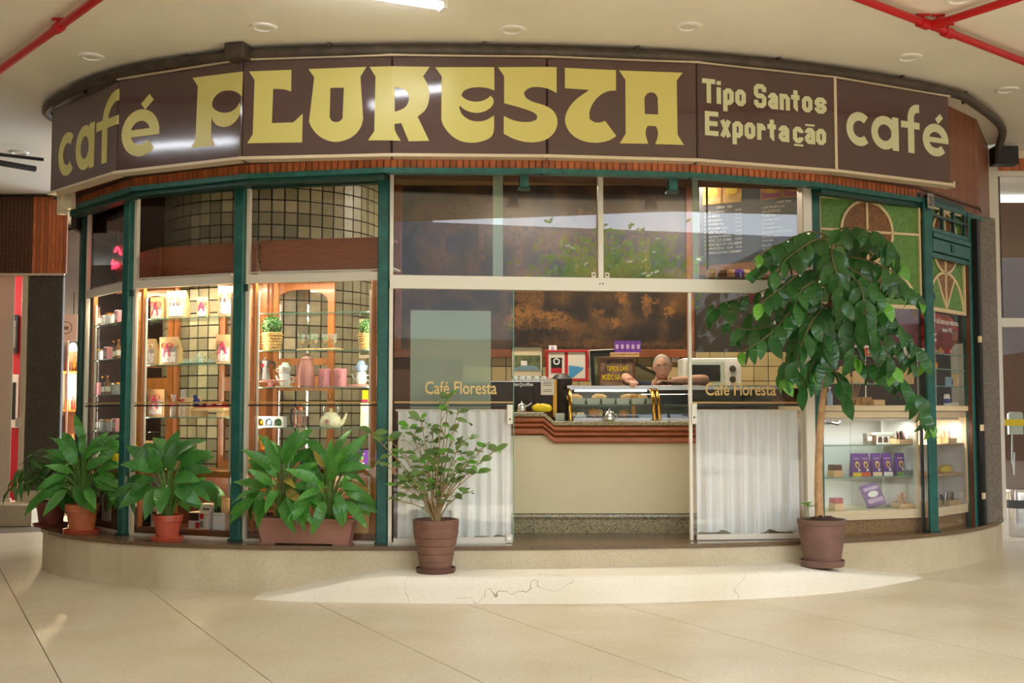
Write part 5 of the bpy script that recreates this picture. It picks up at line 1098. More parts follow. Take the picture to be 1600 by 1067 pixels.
# --- teapot bay
a0,a1,a2,a3,a4=SH[2]
def topiary(px,z,s,label):
    loc,an=at(2,px,z,.22); t=thing('boxwood_topiary',label,'potted plant',loc,an)
    mb=MB(); v=[];n=22; pr=[(.062,0),(.068,.04),(.074,.085),(.08,.13),(.083,.135),(.078,.14),(.05,.135)]; mb.lathe([(r*s,zz*s) for r,zz in pr],24); obj('wicker_pot',mb,'wicker',t,smooth=True)
    mb=MB()
    for k in range(6): 
        zz=(.012+.022*k)*s; rr=(.064+.0035*k)*s+.002; mb.tube([(rr*(1+.025*math.sin(j*12*2*PI/48+k*PI))*math.cos(j*2*PI/48),rr*(1+.025*math.sin(j*12*2*PI/48+k*PI))*math.sin(j*2*PI/48),zz) for j in range(49)],.005*s,5,False)
    obj('wicker_bands',mb,'wicker',t,smooth=True)
    rng=random.Random(int(px)); mb=MB(); c=Vector((0,0,.185*s)); Rr=.082*s
    for k in range(420):
        d=Vector((rng.gauss(0,1),rng.gauss(0,1),rng.gauss(0,1))).normalized(); p=c+d*Rr*rng.uniform(.85,1.04)
        if p.z<.125*s: continue
        u=d.orthogonal().normalized(); u.rotate(Matrix.Rotation(rng.uniform(0,6),3,d)); w=d.cross(u); q=.008*s
        mb.add([p-u*q,p+w*q*.6+d*.003,p+u*q+d*.006,p-w*q*.6+d*.003],[(0,1,2,3)])
    obj('leaves',mb,'box_leaf',t,kind='stuff'); mb=MB(); mb.ball(c,Rr*.9,14,9); obj('core',mb,'leaf_dark',t,smooth=True)
topiary(423,a1,1.15,'clipped boxwood ball in a tall wicker pot, left end of the upper shelf'); topiary(574,a1,1.02,'clipped boxwood ball in a wicker pot beside the green post')
loc,an=at(2,499,a1,.23); t=thing('serving_board','low wooden serving board under the sprigged glasses','board',loc,an); mb=MB(); mb.bbox(-.19,.19,-.06,.06,.0,.018,.005); obj('board',mb,'pastry2',t)
ex=Vector((math.cos(an),math.sin(an),0)); ey=Vector((-math.sin(an),math.cos(an),0)); tl_=Vector(loc)
for k,dx in enumerate((-.16,-.095,-.04,.04,.13)):
    t=thing('stemmed_glass','stemmed glass with a green sprig on the serving board, %s from left'%['first','second','third','fourth','fifth'][k],'glass',tl_+ex*dx+ey*(.02 if k%2 else -.02)+Vector((0,0,.0185)),an,'glasses on the serving board')
    mb=MB(); mb.lathe([(.03,0),(.006,.008),(.006,.03),(.02,.045),(.03,.08),(.034,.125)],16,cap=False); obj('bowl',mb,'glassware',t,smooth=True)
    if k<4:
        rng=random.Random(k); mb=MB()
        for j in range(14):
            a=rng.uniform(0,6.3); e=rng.uniform(.01,.035 if k<3 else .02); z=rng.uniform(.08,.155 if k<3 else .12); mb.add([(0,0,.06),(math.cos(a)*e*.6-.003,math.sin(a)*e*.6,z*.8),(math.cos(a)*e,math.sin(a)*e,z),(math.cos(a)*e*.6+.003,math.sin(a)*e*.6,z*.8)],[(0,1,2,3)])
        obj('sprig',mb,'box_leaf',t,kind='stuff')
    mb=MB(); mb.lathe([(.018,.046),(.027,.075)],14); obj('filling',mb,'pastry2',t,smooth=True)
# cake stand with moka pot
loc,an=at(2,423,a2,.25); t=thing('cake_stand','wide low pink cake stand under the moka pot','cake stand',loc,an); mb=MB(); mb.lathe([(.05,0),(.045,.01),(.03,.02),(.04,.042),(.14,.046),(.19,.056),(.185,.06),(.04,.053)],36); obj('stand',mb,'pink_dk',t,smooth=True)
tl_=Vector(loc)
M['moka']=mat('moka_aluminium',(200,200,198),.22,.9)
t=thing('moka_pot','eight sided aluminium moka pot with black handle on the cake stand','moka pot',tl_+ex*(-.06)+Vector((0,0,.0545)),an)
mb=MB(); mb.lathe([(.052,0),(.054,.015),(.038,.085)],8); obj('boiler',mb,'moka',t); mb=MB(); mb.lathe([(.036,.085),(.038,.095),(.054,.175),(.05,.178)],8); obj('pot',mb,'moka',t); mb=MB(); mb.lathe([(.052,.178),(.02,.19),(.008,.193),(.01,.205),(.005,.21)],8); obj('lid',mb,'moka',t)
mb=MB(); mb.tube([(.048,0,.165),(.085,0,.162),(.092,0,.145),(.082,0,.105)],[.008,.011,.011,.008],8); obj('handle',mb,'black',t,smooth=True); mb=MB(); mb.add([(-.045,-.012,.15),(-.045,.012,.15),(-.075,0,.18),(-.05,-.014,.177),(-.05,.014,.177)],[(0,2,1),(0,3,2),(1,2,4)]); obj('spout',mb,'moka',t); mb=MB(); mb.box(-.012,.012,-.05,-.046,.12,.15); obj('badge',mb,'red',t)
def tea_for_one(px,z,label,mm,mt,dl=.22,board=True):
    loc,an=at(2,px,z,dl); t=thing('tea_pot_and_cup',label,'teapot',loc,an); z_=0
    if board: mb=MB(); mb.bbox(-.07,.07,-.05,.05,0,.012,.004); obj('board',mb,'ply',t); z_=.0125
    mb=MB(); mb.lathe([(.038,z_),(.046,z_+.01),(.05,z_+.05),(.043,z_+.10),(.04,z_+.105)],22); obj('pot',mb,mm,t,smooth=True); mb=MB(); mb.tube([(-.045,0,z_+.03),(-.07,0,z_+.06),(-.085,0,z_+.09)],[.012,.008,.006],8); obj('spout',mb,mm,t,smooth=True); mb=MB(); mb.tube([(.045,0,z_+.08),(.075,0,z_+.075),(.075,0,z_+.035),(.046,0,z_+.03)],.007,7); obj('handle',mb,mm,t,smooth=True)
    mb=MB(); mb.lathe([(.03,z_+.106),(.05,z_+.12),(.062,z_+.16),(.058,z_+.162),(.04,z_+.13)],22); obj('cup',mb,mt,t,smooth=True); mb=MB(); mb.tube([(-.058,0,z_+.152),(-.08,0,z_+.145),(-.075,0,z_+.125),(-.052,0,z_+.122)],.005,6); obj('cup_handle',mb,mt,t,smooth=True); mb=MB(); mb.lathe([(.045,z_+.16),(.03,z_+.185),(.028,z_+.2),(.006,z_+.205)],18); obj('lid',mb,mt,t,smooth=True)
tea_for_one(445,a2,'pale celadon teapot stacked with its cup on a little board','pot_white','pot_white')
loc,an=at(2,478,a2,.2); t=thing('thermos_jug','tall dusty pink thermos jug with a thin side handle','jug',loc,an); mb=MB(); mb.lathe([(.07,0),(.073,.01),(.072,.14),(.055,.21),(.046,.235),(.05,.24),(.035,.262),(.008,.27),(.01,.285),(.004,.29)],28); obj('body',mb,'pink_dk',t,smooth=True); mb=MB(); mb.tube([(-.045,0,.235),(-.075,0,.24),(-.088,0,.19),(-.085,0,.1),(-.07,0,.06)],.007,7); obj('handle',mb,'pink_dk',t,smooth=True); mb=MB(); mb.add([(.035,-.015,.235),(.035,.015,.235),(.065,0,.25),(.04,0,.215)],[(0,2,1),(0,3,2),(1,2,3)]); obj('spout',mb,'pink_dk',t); mb=MB(); mb.lathe([(.074,.0),(.074,.008)],28); obj('foot_ring',mb,'copper',t)
for k,px in enumerate((507,531)):
    loc,an=at(2,px,a2,.2); t=thing('canister','shiny pink lidded canister, '+['beside the thermos jug','right one of the pair'][k],'canister',loc,an,'pink canisters'); mb=MB(); mb.lathe([(.054,0),(.056,.004),(.056,.135)],26); obj('body',mb,'pink',t,smooth=True); mb=MB(); mb.lathe([(.058,.135),(.058,.152),(.055,.156),(.01,.157)],26); obj('lid',mb,'pink',t,smooth=True); mb=MB(); mb.prism(arc(0,.085,.022,0,360,14,.014)[:-1],(),.001,-.0575); obj('emblem',mb,'pink_dk',t)
loc,an=at(2,568,a2,.24); t=thing('pink_tray','pink tray board under the blue and white teapot','tray',loc,an); mb=MB(); mb.bbox(-.12,.10,-.07,.07,0,.022,.006); obj('tray',mb,'pink_dk',t)
tea_for_one(564,a2+.0225,'white teapot stacked with a blue cup on the pink tray','pot_white','pot_blue',.22,False)
loc,an=at(2,588,a2+.0225,.26); t=thing('pink_pitcher','tall pink pitcher half hidden by the green post','pitcher',loc,an); mb=MB(); mb.lathe([(.04,0),(.045,.02),(.04,.15),(.03,.2),(.034,.23)],20); obj('body',mb,'pink_dk',t,smooth=True); mb=MB(); mb.tube([(-.035,0,.2),(-.065,0,.17),(-.045,0,.08)],.006,6); obj('handle',mb,'copper',t,smooth=True)
# third shelf
loc,an=at(2,423,a3,.2); t=thing('arched_box','white carton with three arched windows of coloured balls','box',loc,an,'cartons with arched windows'); w=.262;h=.092
hol=[[(x-.034,.012)]+[(x+.034*math.cos(R(a)),.042+.034*math.sin(R(a))) for a in range(180,-1,-20)]+[(x+.034,.012)] for x in (-.082,0,.082)]
mb=MB(); mb.prism([(-w/2,0),(w/2,0),(w/2,h),(-w/2,h)],[q[::-1] for q in hol],t=.008,y=-.04); obj('front',mb,'white',t); mb=MB(); mb.box(-w/2,w/2,-.032,.04,0,.004); mb.box(-w/2,w/2,-.032,.04,h-.004,h); mb.box(-w/2,-w/2+.004,-.032,.04,.004,h-.004); mb.box(w/2-.004,w/2,-.032,.04,.004,h-.004); mb.box(-w/2,w/2,.036,.04,.004,h-.004); obj('carton',mb,'white',t)
for k,(x,m) in enumerate(((-.082,'gold'),(0,'pot_blue'),(.082,'leaf_dark'))): mb=MB(); mb.ball((x,0,.042),.031,14,9); obj('ball',mb,m,t,smooth=True)
loc,an=at(2,468,a3,.2); t=thing('french_press','copper framed french press with black handle','french press',loc,an); mb=MB(); mb.lathe([(.042,.004),(.042,.15)],22,cap=False); obj('glass',mb,'glassware',t,smooth=True); mb=MB(); mb.lathe([(.045,0),(.045,.012),(.043,.012)],22); mb.lathe([(.046,.15),(.044,.168),(.012,.178),(.003,.18)],22); mb.ball((0,0,.195),.012); 
for a in (20,110,200,290): mb.box(-.005,.005,-.0465,-.043,.01,.152,Matrix.Rotation(R(a),4,'Z'))
obj('copper_frame',mb,'copper',t); mb=MB(); mb.tube([(-.044,0,.15),(-.075,0,.15),(-.082,0,.09),(-.072,0,.03),(-.044,0,.025)],.008,8); obj('handle',mb,'black',t,smooth=True); mb=MB(); mb.lathe([(.039,.03),(.039,.09)],20); obj('plunger',mb,'copper',t,smooth=True)
loc,an=at(2,517,a3,.2); t=thing('floral_teapot','cream enamel teapot painted with small flowers','teapot',loc,an); mb=MB(); mb.lathe([(.085,0),(.098,.02),(.098,.045),(.08,.09),(.055,.108)],30); obj('body',mb,'floral',t,smooth=True); mb=MB(); mb.lathe([(.056,.108),(.05,.122),(.015,.132),(.012,.142),(.017,.155),(.004,.163)],24); obj('lid',mb,'floral',t,smooth=True); mb=MB(); mb.tube([(.085,0,.03),(.115,0,.06),(.128,0,.09),(.14,0,.118)],[.026,.018,.012,.009],10); obj('spout',mb,'floral',t,smooth=True); mb=MB(); mb.tube([(-.06,0,.105),(-.066,0,.16),(-.05,0,.2),(0,0,.215),(.05,0,.2),(.066,0,.16),(.06,0,.105)],.004,6); obj('bail_handle',mb,'steel',t,smooth=True); mb=MB(); mb.prism(arc(0,.05,.02,0,360,10,.016)[:-1],(),.002,-.1005); obj('flower',mb,'pink',t)
loc,an=at(2,572,a3,.22); t=thing('cup_carton','tall cream carton picturing a cup beside the green post','box',loc,an); mb=MB(); mb.bbox(-.04,.04,-.04,.04,0,.21); obj('box',mb,'ply',t); mb=MB(); mb.prism(arc(0,.155,.022,0,360,14)[:-1],(),.001,-.0415); obj('print',mb,'white',t)
loc,an=at(2,571,a3+.215,.22); t=thing('yellow_packet','yellow packet standing on the tall cream carton','packet',loc,an); mb=MB(); mb.bbox(-.025,.025,-.02,.02,0,.10); obj('packet',mb,'yellow',t); mb=MB(); mb.box(-.026,.026,-.021,-.0195,.0,.02); obj('seal',mb,'magenta',t)
# gold foil bunnies and purple pouches on the base shelf
def bunny(px,label,s,dl):
    loc,an=at(2,px,a4,dl,R(20)); t=thing('foil_bunny',label,'chocolate bunny',loc,an,'gold foil bunnies'); mb=MB(); mb.lathe([(.05*s,0),(.062*s,.03*s),(.055*s,.1*s),(.035*s,.14*s)],18); mb.ball((0,-.02*s,.17*s),(.04*s,.045*s,.04*s),14,9); obj('body',mb,'gold',t,smooth=True)
    for sx in (-1,1): mb=MB(); mb.tube([(sx*.018*s,0,.2*s),(sx*.025*s,.01*s,.25*s),(sx*.03*s,.015*s,.3*s)],[.012*s,.016*s,.006*s],8); obj('ear',mb,'gold',t,smooth=True)
    bow(t,0,-.055*s,.135*s,.025*s,'red')
bunny(399,'gold foil bunny in front of the other, behind planter leaves',.95,.2); bunny(413,'gold foil bunny at the back of the pair',.9,.36)
def pouch(i,px,z,w,h,label,foot,dl=.2,grp='purple coffee pouches',rzv=0,mk=at):
    loc,an=mk(i,px,z,dl); t=thing('coffee_pouch',label,'pouch',loc,an+rzv,grp)
    mb=MB(); mb.add([(-w/2,-.03,0),(w/2,-.03,0),(w/2,.03,0),(-w/2,.03,0),(-w*.5,-.02,h*.5),(w*.5,-.02,h*.5),(w*.5,.02,h*.5),(-w*.5,.02,h*.5),(-w*.53,-.003,h),(w*.53,-.003,h),(w*.53,.003,h),(-w*.53,.003,h)],[(0,3,2,1),(0,1,5,4),(1,2,6,5),(2,3,7,6),(3,0,4,7),(4,5,9,8),(5,6,10,9),(6,7,11,10),(7,4,8,11),(8,9,10,11)]); obj('pouch',mb,'purple',t)
    if foot: mb=MB(); mb.add([(-w/2-.0008,-.0312,0),(w/2+.0008,-.0312,0),(w/2+.0008,-.0291,h*.17),(-w/2-.0008,-.0291,h*.17)],[(0,1,2,3)]); obj('foot_band',mb,foot,t)
    T=Matrix.Translation((0,-.0255,h*.5))@Matrix.Rotation(-math.atan2(.012,h*.3),4,'X')
    mb=MB(); mb.prism(arc(0,0,w*.24,0,360,16,h*.16)[:-1],(),.001,-.004,T); e=obj('emblem',mb,'tan_card' if foot!='paper' else 'white',t); mb=MB(); mb.prism([(-w*.1,-h*.1),(w*.1,-h*.1),(w*.12,h*.02),(0,h*.09),(-w*.12,h*.02)],(),.001,-.0052,T); obj('figure',mb,'wood_dark',e); mb=MB(); mb.box(-w*.3,w*.3,-.0165,-.0145,h*.74,h*.8); obj('print',mb,'purple_lab',t); mb=MB(); mb.box(w*.1,w*.32,-.0285,-.026,h*.22,h*.32); obj('small_print',mb,'white',t)
    return t
for k,px in enumerate((432,448,480,500,522,551,566,582)): pouch(2,px,a4,.098,.155,'purple coffee pouch on the base shelf, %s from left'%['first','second','third','fourth','fifth','sixth','seventh','eighth'][k],None,.2)
# --- corner bay: narrow shelves of jars and small goods
rng=random.Random(11)
kinds=['amber glass bottle','clear glass jar','gold capped jar','small white tin','pink box','dark bottle']
for si,z in enumerate((2.28,1.95,1.62,1.28)):
    for k,px in enumerate((150,159,167,175,183)):
        kd=(si*2+k)%6; loc,an=at(0,px,z,.11+.05*(k%2)); lab=kinds[kd]+' in the corner bay, shelf %s, place %s'%(['one','two','three','four'][si],['one','two','three','four','five'][k]); nm=['bottle','glass_jar','glass_jar','tin','carton','bottle'][kd]
        t=thing(nm,lab,nm.replace('_',' '),loc,an)
        if nm=='carton': mb=MB(); mb.bbox(-.045,.045,-.03,.03,0,.12); obj('box',mb,'pink',t); mb=MB(); mb.box(-.03,.03,-.0315,-.03,.03,.08); obj('print',mb,'paper',t)
        elif nm=='bottle': mb=MB(); mb.lathe([(.028,0),(.03,.01),(.03,.1),(.011,.135),(.011,.165)],16); obj('body',mb,'amber_glass' if kd==0 else 'black',t,smooth=True); mb=MB(); mb.lathe([(.013,.165),(.013,.18)],12); obj('cap',mb,'gold',t); mb=MB(); mb.lathe([(.0305,.03),(.0305,.08)],16,cap=False); obj('label',mb,'paper',t,smooth=True)
        else: mb=MB(); mb.lathe([(.035,0),(.038,.01),(.038,.085),(.03,.095)],16); obj('body',mb,'glassware' if nm!='tin' else 'white',t,smooth=True); mb=MB(); mb.lathe([(.034,.095),(.034,.11),(.002,.111)],14); obj('lid',mb,'gold' if kd==2 else 'steel',t)
for k,(px,m) in enumerate(((152,'white'),(162,'black'),(172,'white'),(182,'yellow'))):
    loc,an=at(0,px,.965,.14); t=thing('jar',['white lidded jar low in the corner bay','black jar low in the corner bay','round white jar with dark band low in the corner bay','yellow topped jar low in the corner bay'][k],'jar',loc,an); mb=MB(); mb.lathe([(.03,0),(.042,.02),(.042,.09),(.03,.11)],16); obj('body',mb,m,t,smooth=True); mb=MB(); mb.lathe([(.032,.11),(.03,.125),(.004,.135)],14); obj('lid',mb,'black' if m!='black' else 'steel',t,smooth=True)
q,an=bayp(0,170,.16); t=thing('panel','white floral card standing at the bottom of the corner bay','card',(q.x,q.y,PZ0+.062),an); mb=MB(); mb.bbox(-.1,.1,-.01,.01,0,.32); obj('card',mb,'paper',t); mb=MB(); mb.prism(arc(0,.17,.06,0,360,12,.1)[:-1],(),.001,-.0115); obj('print',mb,'mos_grey',t)
q,an=bayp(0,172,.2); t=thing('neon_sign','red neon lettering glowing high in the corner bay','neon sign',(q.x+.02,q.y,2.84),an); 
mb=MB(); mb.tube(catmull([(-.1,0,.05),(-.06,0,.09),(-.08,0,.0),(-.03,0,.05),(-.02,0,0),(.01,0,.06),(.03,0,0),(.06,0,.05),(.09,0,.01)],4),.007,6); obj('script_tube',mb,'neon',t,smooth=True); mb=MB(); mb.tube(catmull([(-.02,0,.16),(.04,0,.2),(.1,0,.15),(.14,0,.12)],4),.012,6); obj('swash_tube',mb,'neon',t,smooth=True); mb=MB(); mb.box(-.15,.16,.02,.03,-.06,.24); obj('backing',mb,'dark',t); mb=MB(); mb.box(-.004,.004,.02,.028,.24,1.085); obj('hanger',mb,'pipe',t)
# ------------------------------------------------------------ right bays: stained glass, banners, cabinets
def stained(i,n,label,cut=False):
    a,b=G[i],G[i+1]; an=segang(a,b); L_=seglen(a,b); t=struct(f'window_{n}',label,'window',(a[0],a[1],PZ0),an)
    x0=.055;x1=L_-.055;w=x1-x0;h0=2.42-PZ0;h1=3.36-PZ0;h=h1-h0; cx=x0+w*.47; cr=.275 if i==4 else .29; cz=h1-cr-.02; ar=cz-cr-h0  # arch height
    aw=w*.47
    mb=MB(); mb.box(x0,x1,.022,.03,h0,h1); obj('green_pane',mb,'green_glass',t)
    for q in ((x0,cx,h0+.0,cz),(cx,x1,h0,cz),(x0,cx,cz,h1),(cx,x1,cz,h1)):
        mb=MB(); mb.box(q[0]+.012,q[1]-.012,.018,.0215,q[2]+.012,q[3]-.012); obj('green_pane',mb,'green_glass',t)
    for k in range(4):
        pts=[(cx,cz)]+arc(cx,cz,cr,90*k,90*k+90,10); mb=MB(); mb.prism(pts,(),.004,.0135); obj('amber_pane',mb,'amber_glass',t)
    for a0,a1,m in ((0,60,'green_glass'),(60,90,'amber_glass'),(90,120,'amber_glass'),(120,180,'green_glass')):
        pts=[(cx,h0)]+arc(cx,h0,aw,a0,a1,10,ar); mb=MB(); mb.prism(pts,(),.004,.0135); obj('fan_pane',mb,m,t)
    def came(pts,w_=.022,cl=False):
        o_,h_=stroke(pts,w_,cl); mb=MB(); mb.prism(o_,[h_] if cl else (),.012,.002); obj('came',mb,'came',t)
    came(arc(cx,cz,cr,0,360,36)[:-1],.024,True); came([(cx,h0),(cx,h1)]); came([(x0,cz),(x1,cz)]) if i==4 else None
    came(arc(cx,h0,aw,0,180,28,ar),.026)
    for a_ in (58,122): came([(cx,h0),(cx+aw*.93*math.cos(R(a_)),h0+ar*.98*math.sin(R(a_)))],.02)
    for q in ((x0,x1,h0-.035,h0),(x0,x1,h1-.02,h1),(x1-.02,x1,h0,h1),(x0,x0+.02,h0,h1)): mb=MB(); mb.bbox(q[0],q[1],-.004,.03,q[2],q[3],.003); obj('frame_bar',mb,'came',t)
    mb=MB(); mb.box(x0,x1,.012,.018,.02,h0-.035); obj('pane',mb,'glass',t)
    mb=MB(); mb.box(x0,x1,-.01,.05,h1,h1+.09); obj('head_bar',mb,'green_dk',t)
    if i==4: mb=MB(); mb.box(x1-.018,x1-.004,.02,.05,.02,h0-.04); obj('inner_stile',mb,'black',t)
    return t,L_,an
stained(4,5,'stained glass bay with amber circle on green above the white cabinet')
stained(5,6,'narrow stained glass bay above the red banner')
def banner(i,z0,z1,label,m):
    a,b=G[i],G[i+1]; an=segang(a,b); L_=seglen(a,b); t=thing('banner',label,'banner',(a[0],a[1],0),an); x0=.075 if i==4 else .16;x1=L_-.06; y_=.07; n=12; v=[];f=[]
    def cur(k): q=k/n; return (y_+.16-.16*math.sin(PI*(.12+.76*q)), z0+(z1-z0)*q)
    mb=MB(); v=[]
    for k in range(n+1): y,z=cur(k); v+=[(x0,y,z),(x1,y,z)]
    mb.add(v,[(2*k,2*k+1,2*k+3,2*k+2) for k in range(n)])
    mb.add([(x0,cur(k)[0],cur(k)[1]) for k in range(n+1)]+[(x0,y_+.2,z1),(x0,y_+.2,z0)],[tuple(range(n+2,-1,-1))]); mb.add([(x1,cur(k)[0],cur(k)[1]) for k in range(n+1)]+[(x1,y_+.2,z1),(x1,y_+.2,z0)],[tuple(range(n+3))])
    obj('curved_panel',mb,m,t,smooth=True); mb=MB(); mb.bbox(x0,x1,cur(0)[0]-.012,cur(0)[0]+.03,z0-.022,z0,.004); obj('bottom_rail',mb,'white',t); return t,x0,x1,cur
banner(4,2.06,2.40,'dark magenta curved banner behind the tree, under the amber circle','magenta_dk')
M['banner_red']=mat('banner_red',(104,32,34),.35,c2=(190,62,40),noise=(5,.3),grain=(1,1,2.2))
t,x0,x1,cur=banner(5,2.05,2.40,'dark red curved banner with a coffee cup and white lettering','banner_red')
bw=x1-x0
def onb(q): y,z=cur(q*12); return y,z
y,z=onb(.62); o=text('lettering','O café bom por natureza','white',t,(x0+bw*.57,y-.016,z),w=bw*.80,h=.075); o.rotation_euler=(R(-12),0,0)
y,z=onb(.46); o=text('lettering','desde 1942','white',t,(x0+bw*.58,y-.012,z),w=bw*.32,h=.045); o.rotation_euler=(R(-4),0,0)
y,z=onb(.3); mb=MB(); mb.prism([(-.07,.06),(.07,.06),(.062,-.02),(.04,-.06),(-.04,-.06),(-.062,-.02)],(),.003,-.012); cup=obj('cup_print',mb,'white',t,(x0+bw*.17,y,z+.05)); mb=MB(); mb.prism(arc(0,.06,.06,0,360,18,.022)[:-1],(),.002,-.0145); obj('coffee_print',mb,'pastry',cup)
o_,h_=stroke(arc(.075,.01,.03,0,360,14)[:-1],.013,True); mb=MB(); mb.prism(o_,[h_],.002,-.0125); obj('handle_print',mb,'white',cup)
mb=MB(); mb.prism(arc(0,-.075,.09,0,360,20,.02)[:-1],(),.002,-.0117); obj('saucer_print',mb,'paper',cup)
y,z=onb(.1); 
# roller shutter box in front of the narrow stained glass
a,b=G[5],G[6]; an=segang(a,b); L_=seglen(a,b); t=thing('shutter_box','blue green roller shutter box across the narrow stained glass','shutter box',(a[0],a[1],0),an)
for k,(z0,z1,y) in enumerate(((2.87,2.925,-.035),(2.925,3.05,-.05),(3.05,3.105,-.06),(3.105,3.15,-.045))): mb=MB(); mb.bbox(.05,L_-.03,y,.0,z0,z1-.006,.006); obj('board',mb,'green',t)
for k in range(4): mb=MB(); mb.box(.06+k*(L_-.1)/3.3,.09+k*(L_-.1)/3.3,-.03,-.005,3.15,3.35); obj('slat_bar',mb,'green_dk',t)
mb=MB(); mb.box(.05,L_-.03,-.035,-.005,3.25,3.275); obj('cross_bar',mb,'green_dk',t); mb=MB(); mb.box(L_*.5-.03,L_*.5+.03,-.06,-.05,2.95,3.02); obj('lock_plate',mb,'green_dk',t)
# --- cabinets
def inb(i,px,z,dl=.3,dr=0):
    if i==5: dl=.13
    q,an=bayp(i,px,dl); return (q.x,q.y,z),an+dr
def cabinet(i,xa,xb,label,shm):
    a,b=G[i],G[i+1]; an=segang(a,b); t=thing('display_cabinet',label,'cabinet',(a[0],a[1],PZ0),an)
    def bb(nm,m,*q,c=.004): mb=MB(); mb.bbox(*q,c); return obj(nm,mb,m,t)
    y0=.12 if i==4 else .035;y1=.62 if i==4 else .5
    bb('plinth','chip',xa,xb,y0+.03,y1,0,.125); bb('bottom_rail','ply',xa,xb,y0,y1,.125,.205)
    (i==4) and bb('side_panel','laminate',xa,xa+.02,y0+.02,y1,.205,1.03); bb('side_panel','laminate',xb-.02,xb,y0+.02,y1,.205,1.03)
    n=3 if xb-xa>.8 else 2
    for k in range(n): w_=(xb-xa-.04)/n; bb('back_board','laminate',xa+.02+k*w_+.002,xa+.02+(k+1)*w_-.002,y1-.02,y1,.205,1.03,c=.002)
    bb('stile','ply',xb-.026,xb,y0-.005,y0+.02,.205,1.03); 
    if i==5: pass
    bb('top_rail','ply',xa,xb,y0,y1,1.03,1.085); bb('top_board','ply',xa-.02,xb+.02,y0-.025,y1+.02,1.09,1.14,c=.008)
    for z in (.785,.50):
        mb=MB(); mb.box(xa+.02,xb-.02,y0+(.06 if i==4 else .03),y1-.03,z-.009,z); obj('shelf',mb,shm,t); mb=MB(); mb.box(xa+.02,xb-.02,y0+(.058 if i==4 else .028),y0+(.06 if i==4 else .03),z-.009,z); obj('shelf_edge',mb,'glass_edge' if shm=='glass_shelf' else 'crate',t)
    mb=MB(); mb.box(xa+.02,xb-.05,y0+.004,y0+.01,.21,1.03); obj('front_pane',mb,'glass',t)
    mb=MB(); mb.bbox(xa+.05,xb-.08,y0+.04,y0+.08,1.005,1.028,.004); obj('strip_lamp',mb,'white',t)
    l=bpy.data.lights.new('cabinet_lamp','AREA'); l.shape='RECTANGLE'; l.size=xb-xa-.2; l.size_y=.04; l.energy=2.4 if n==3 else 1.3; l.color=(.97,1,.95); o=bpy.data.objects.new('cabinet_lamp',l); COL.objects.link(o); o.parent=t; o.location=((xa+xb)/2,y0+.12,1.0)
    return t
L4=seglen(G[4],G[5]); L5=seglen(G[5],G[6])
cabinet(4,.05,L4-.03,'white glass fronted display cabinet with purple pouches under the pale counter top','glass_shelf')
cabinet(5,.05,L5-.02,'narrow display cabinet with wooden shelves at the right end of the front','crate')
c0=PZ0+.206; c1=PZ0+.501; c2=PZ0+.786; ctop=PZ0+1.141
for k,(px,m) in enumerate(((1335,'gold'),(1348,'red'),(1366,'ply'),(1383,'white'),(1403,'leaf_young'))):
    fm=['yellow','neon_o','ply','white','leaf_young'][k]
    if fm=='neon_o':
        if 'orange' not in M: M['orange']=mat('orange',(228,90,40),.5)
        fm='orange'
    pouch(4,px,c1,.098,.205,'purple pouch with %s foot band on the middle cabinet shelf'%['yellow','orange','cream','white','bright green'][k],fm,.27,'purple pouches in the white cabinet',0,inb)
loc,an=inb(4,1379,c2,.3); t=thing('arched_box','pale green carton with three dark arched windows in the white cabinet','box',loc,an); w=.2;h=.095
hol=[[(x-.026,.015)]+[(x+.026*math.cos(R(a)),.045+.026*math.sin(R(a))) for a in range(180,-1,-20)]+[(x+.026,.015)] for x in (-.062,0,.062)]
mb=MB(); mb.prism([(-w/2,0),(w/2,0),(w/2,h),(-w/2,h)],[q[::-1] for q in hol],t=.008,y=-.04); obj('front',mb,'white',t); mb=MB(); mb.box(-w/2,w/2,-.03,.04,0,h); obj('inside',mb,'soffit',t); mb=MB(); mb.box(-w/2-.002,w/2+.002,-.042,.042,h-.012,h+.012); obj('scalloped_top',mb,'tray',t)
loc,an=inb(4,1356,c2,.36); t=thing('carton','small grey carton beside the three windowed carton','box',loc,an); mb=MB(); mb.bbox(-.04,.04,-.03,.03,0,.10); obj('box',mb,'mos_grey',t); mb=MB(); mb.box(-.03,.03,-.0315,-.03,.03,.07); obj('print',mb,'paper',t)
def sachets(i,px,z,label,cols,w=.15,h=.12,dl=.3,n=6,tray='crate'):
    loc,an=inb(i,px,z,dl); t=thing('sachet_tray',label,'tray',loc,an); mb=MB(); mb.box(-w/2,w/2,-.07,-.06,0,.045); mb.box(-w/2,w/2,.06,.07,0,.06); mb.box(-w/2,-w/2+.008,-.06,.06,0,.05); mb.box(w/2-.008,w/2,-.06,.06,0,.05); mb.box(-w/2,w/2,-.07,.07,0,.006); obj('tray',mb,tray,t)
    rng=random.Random(px)
    for k in range(n):
        x=-w/2+.02+(w-.04)*k/(n-1); T=Matrix.Translation((x,rng.uniform(-.02,.03),.008))@Matrix.Rotation(R(rng.uniform(-22,22)),4,'Y')@Matrix.Rotation(R(rng.uniform(20,60)),4,'Z'); mb=MB(); mb.box(-.03,.03,-.004,.004,0,h*rng.uniform(.75,1.05),T); obj('sachet',mb,cols[k%len(cols)],t)
sachets(4,1407,c2,'pale card tray of dark and silver sachets at the right of the top cabinet shelf',['black','steel','pink_dk'],dl=.2)
sachets(4,1407,c0,'card tray of upright brown packets at the right of the cabinet floor',['pastry','kraft2'],.15,.14,.2)
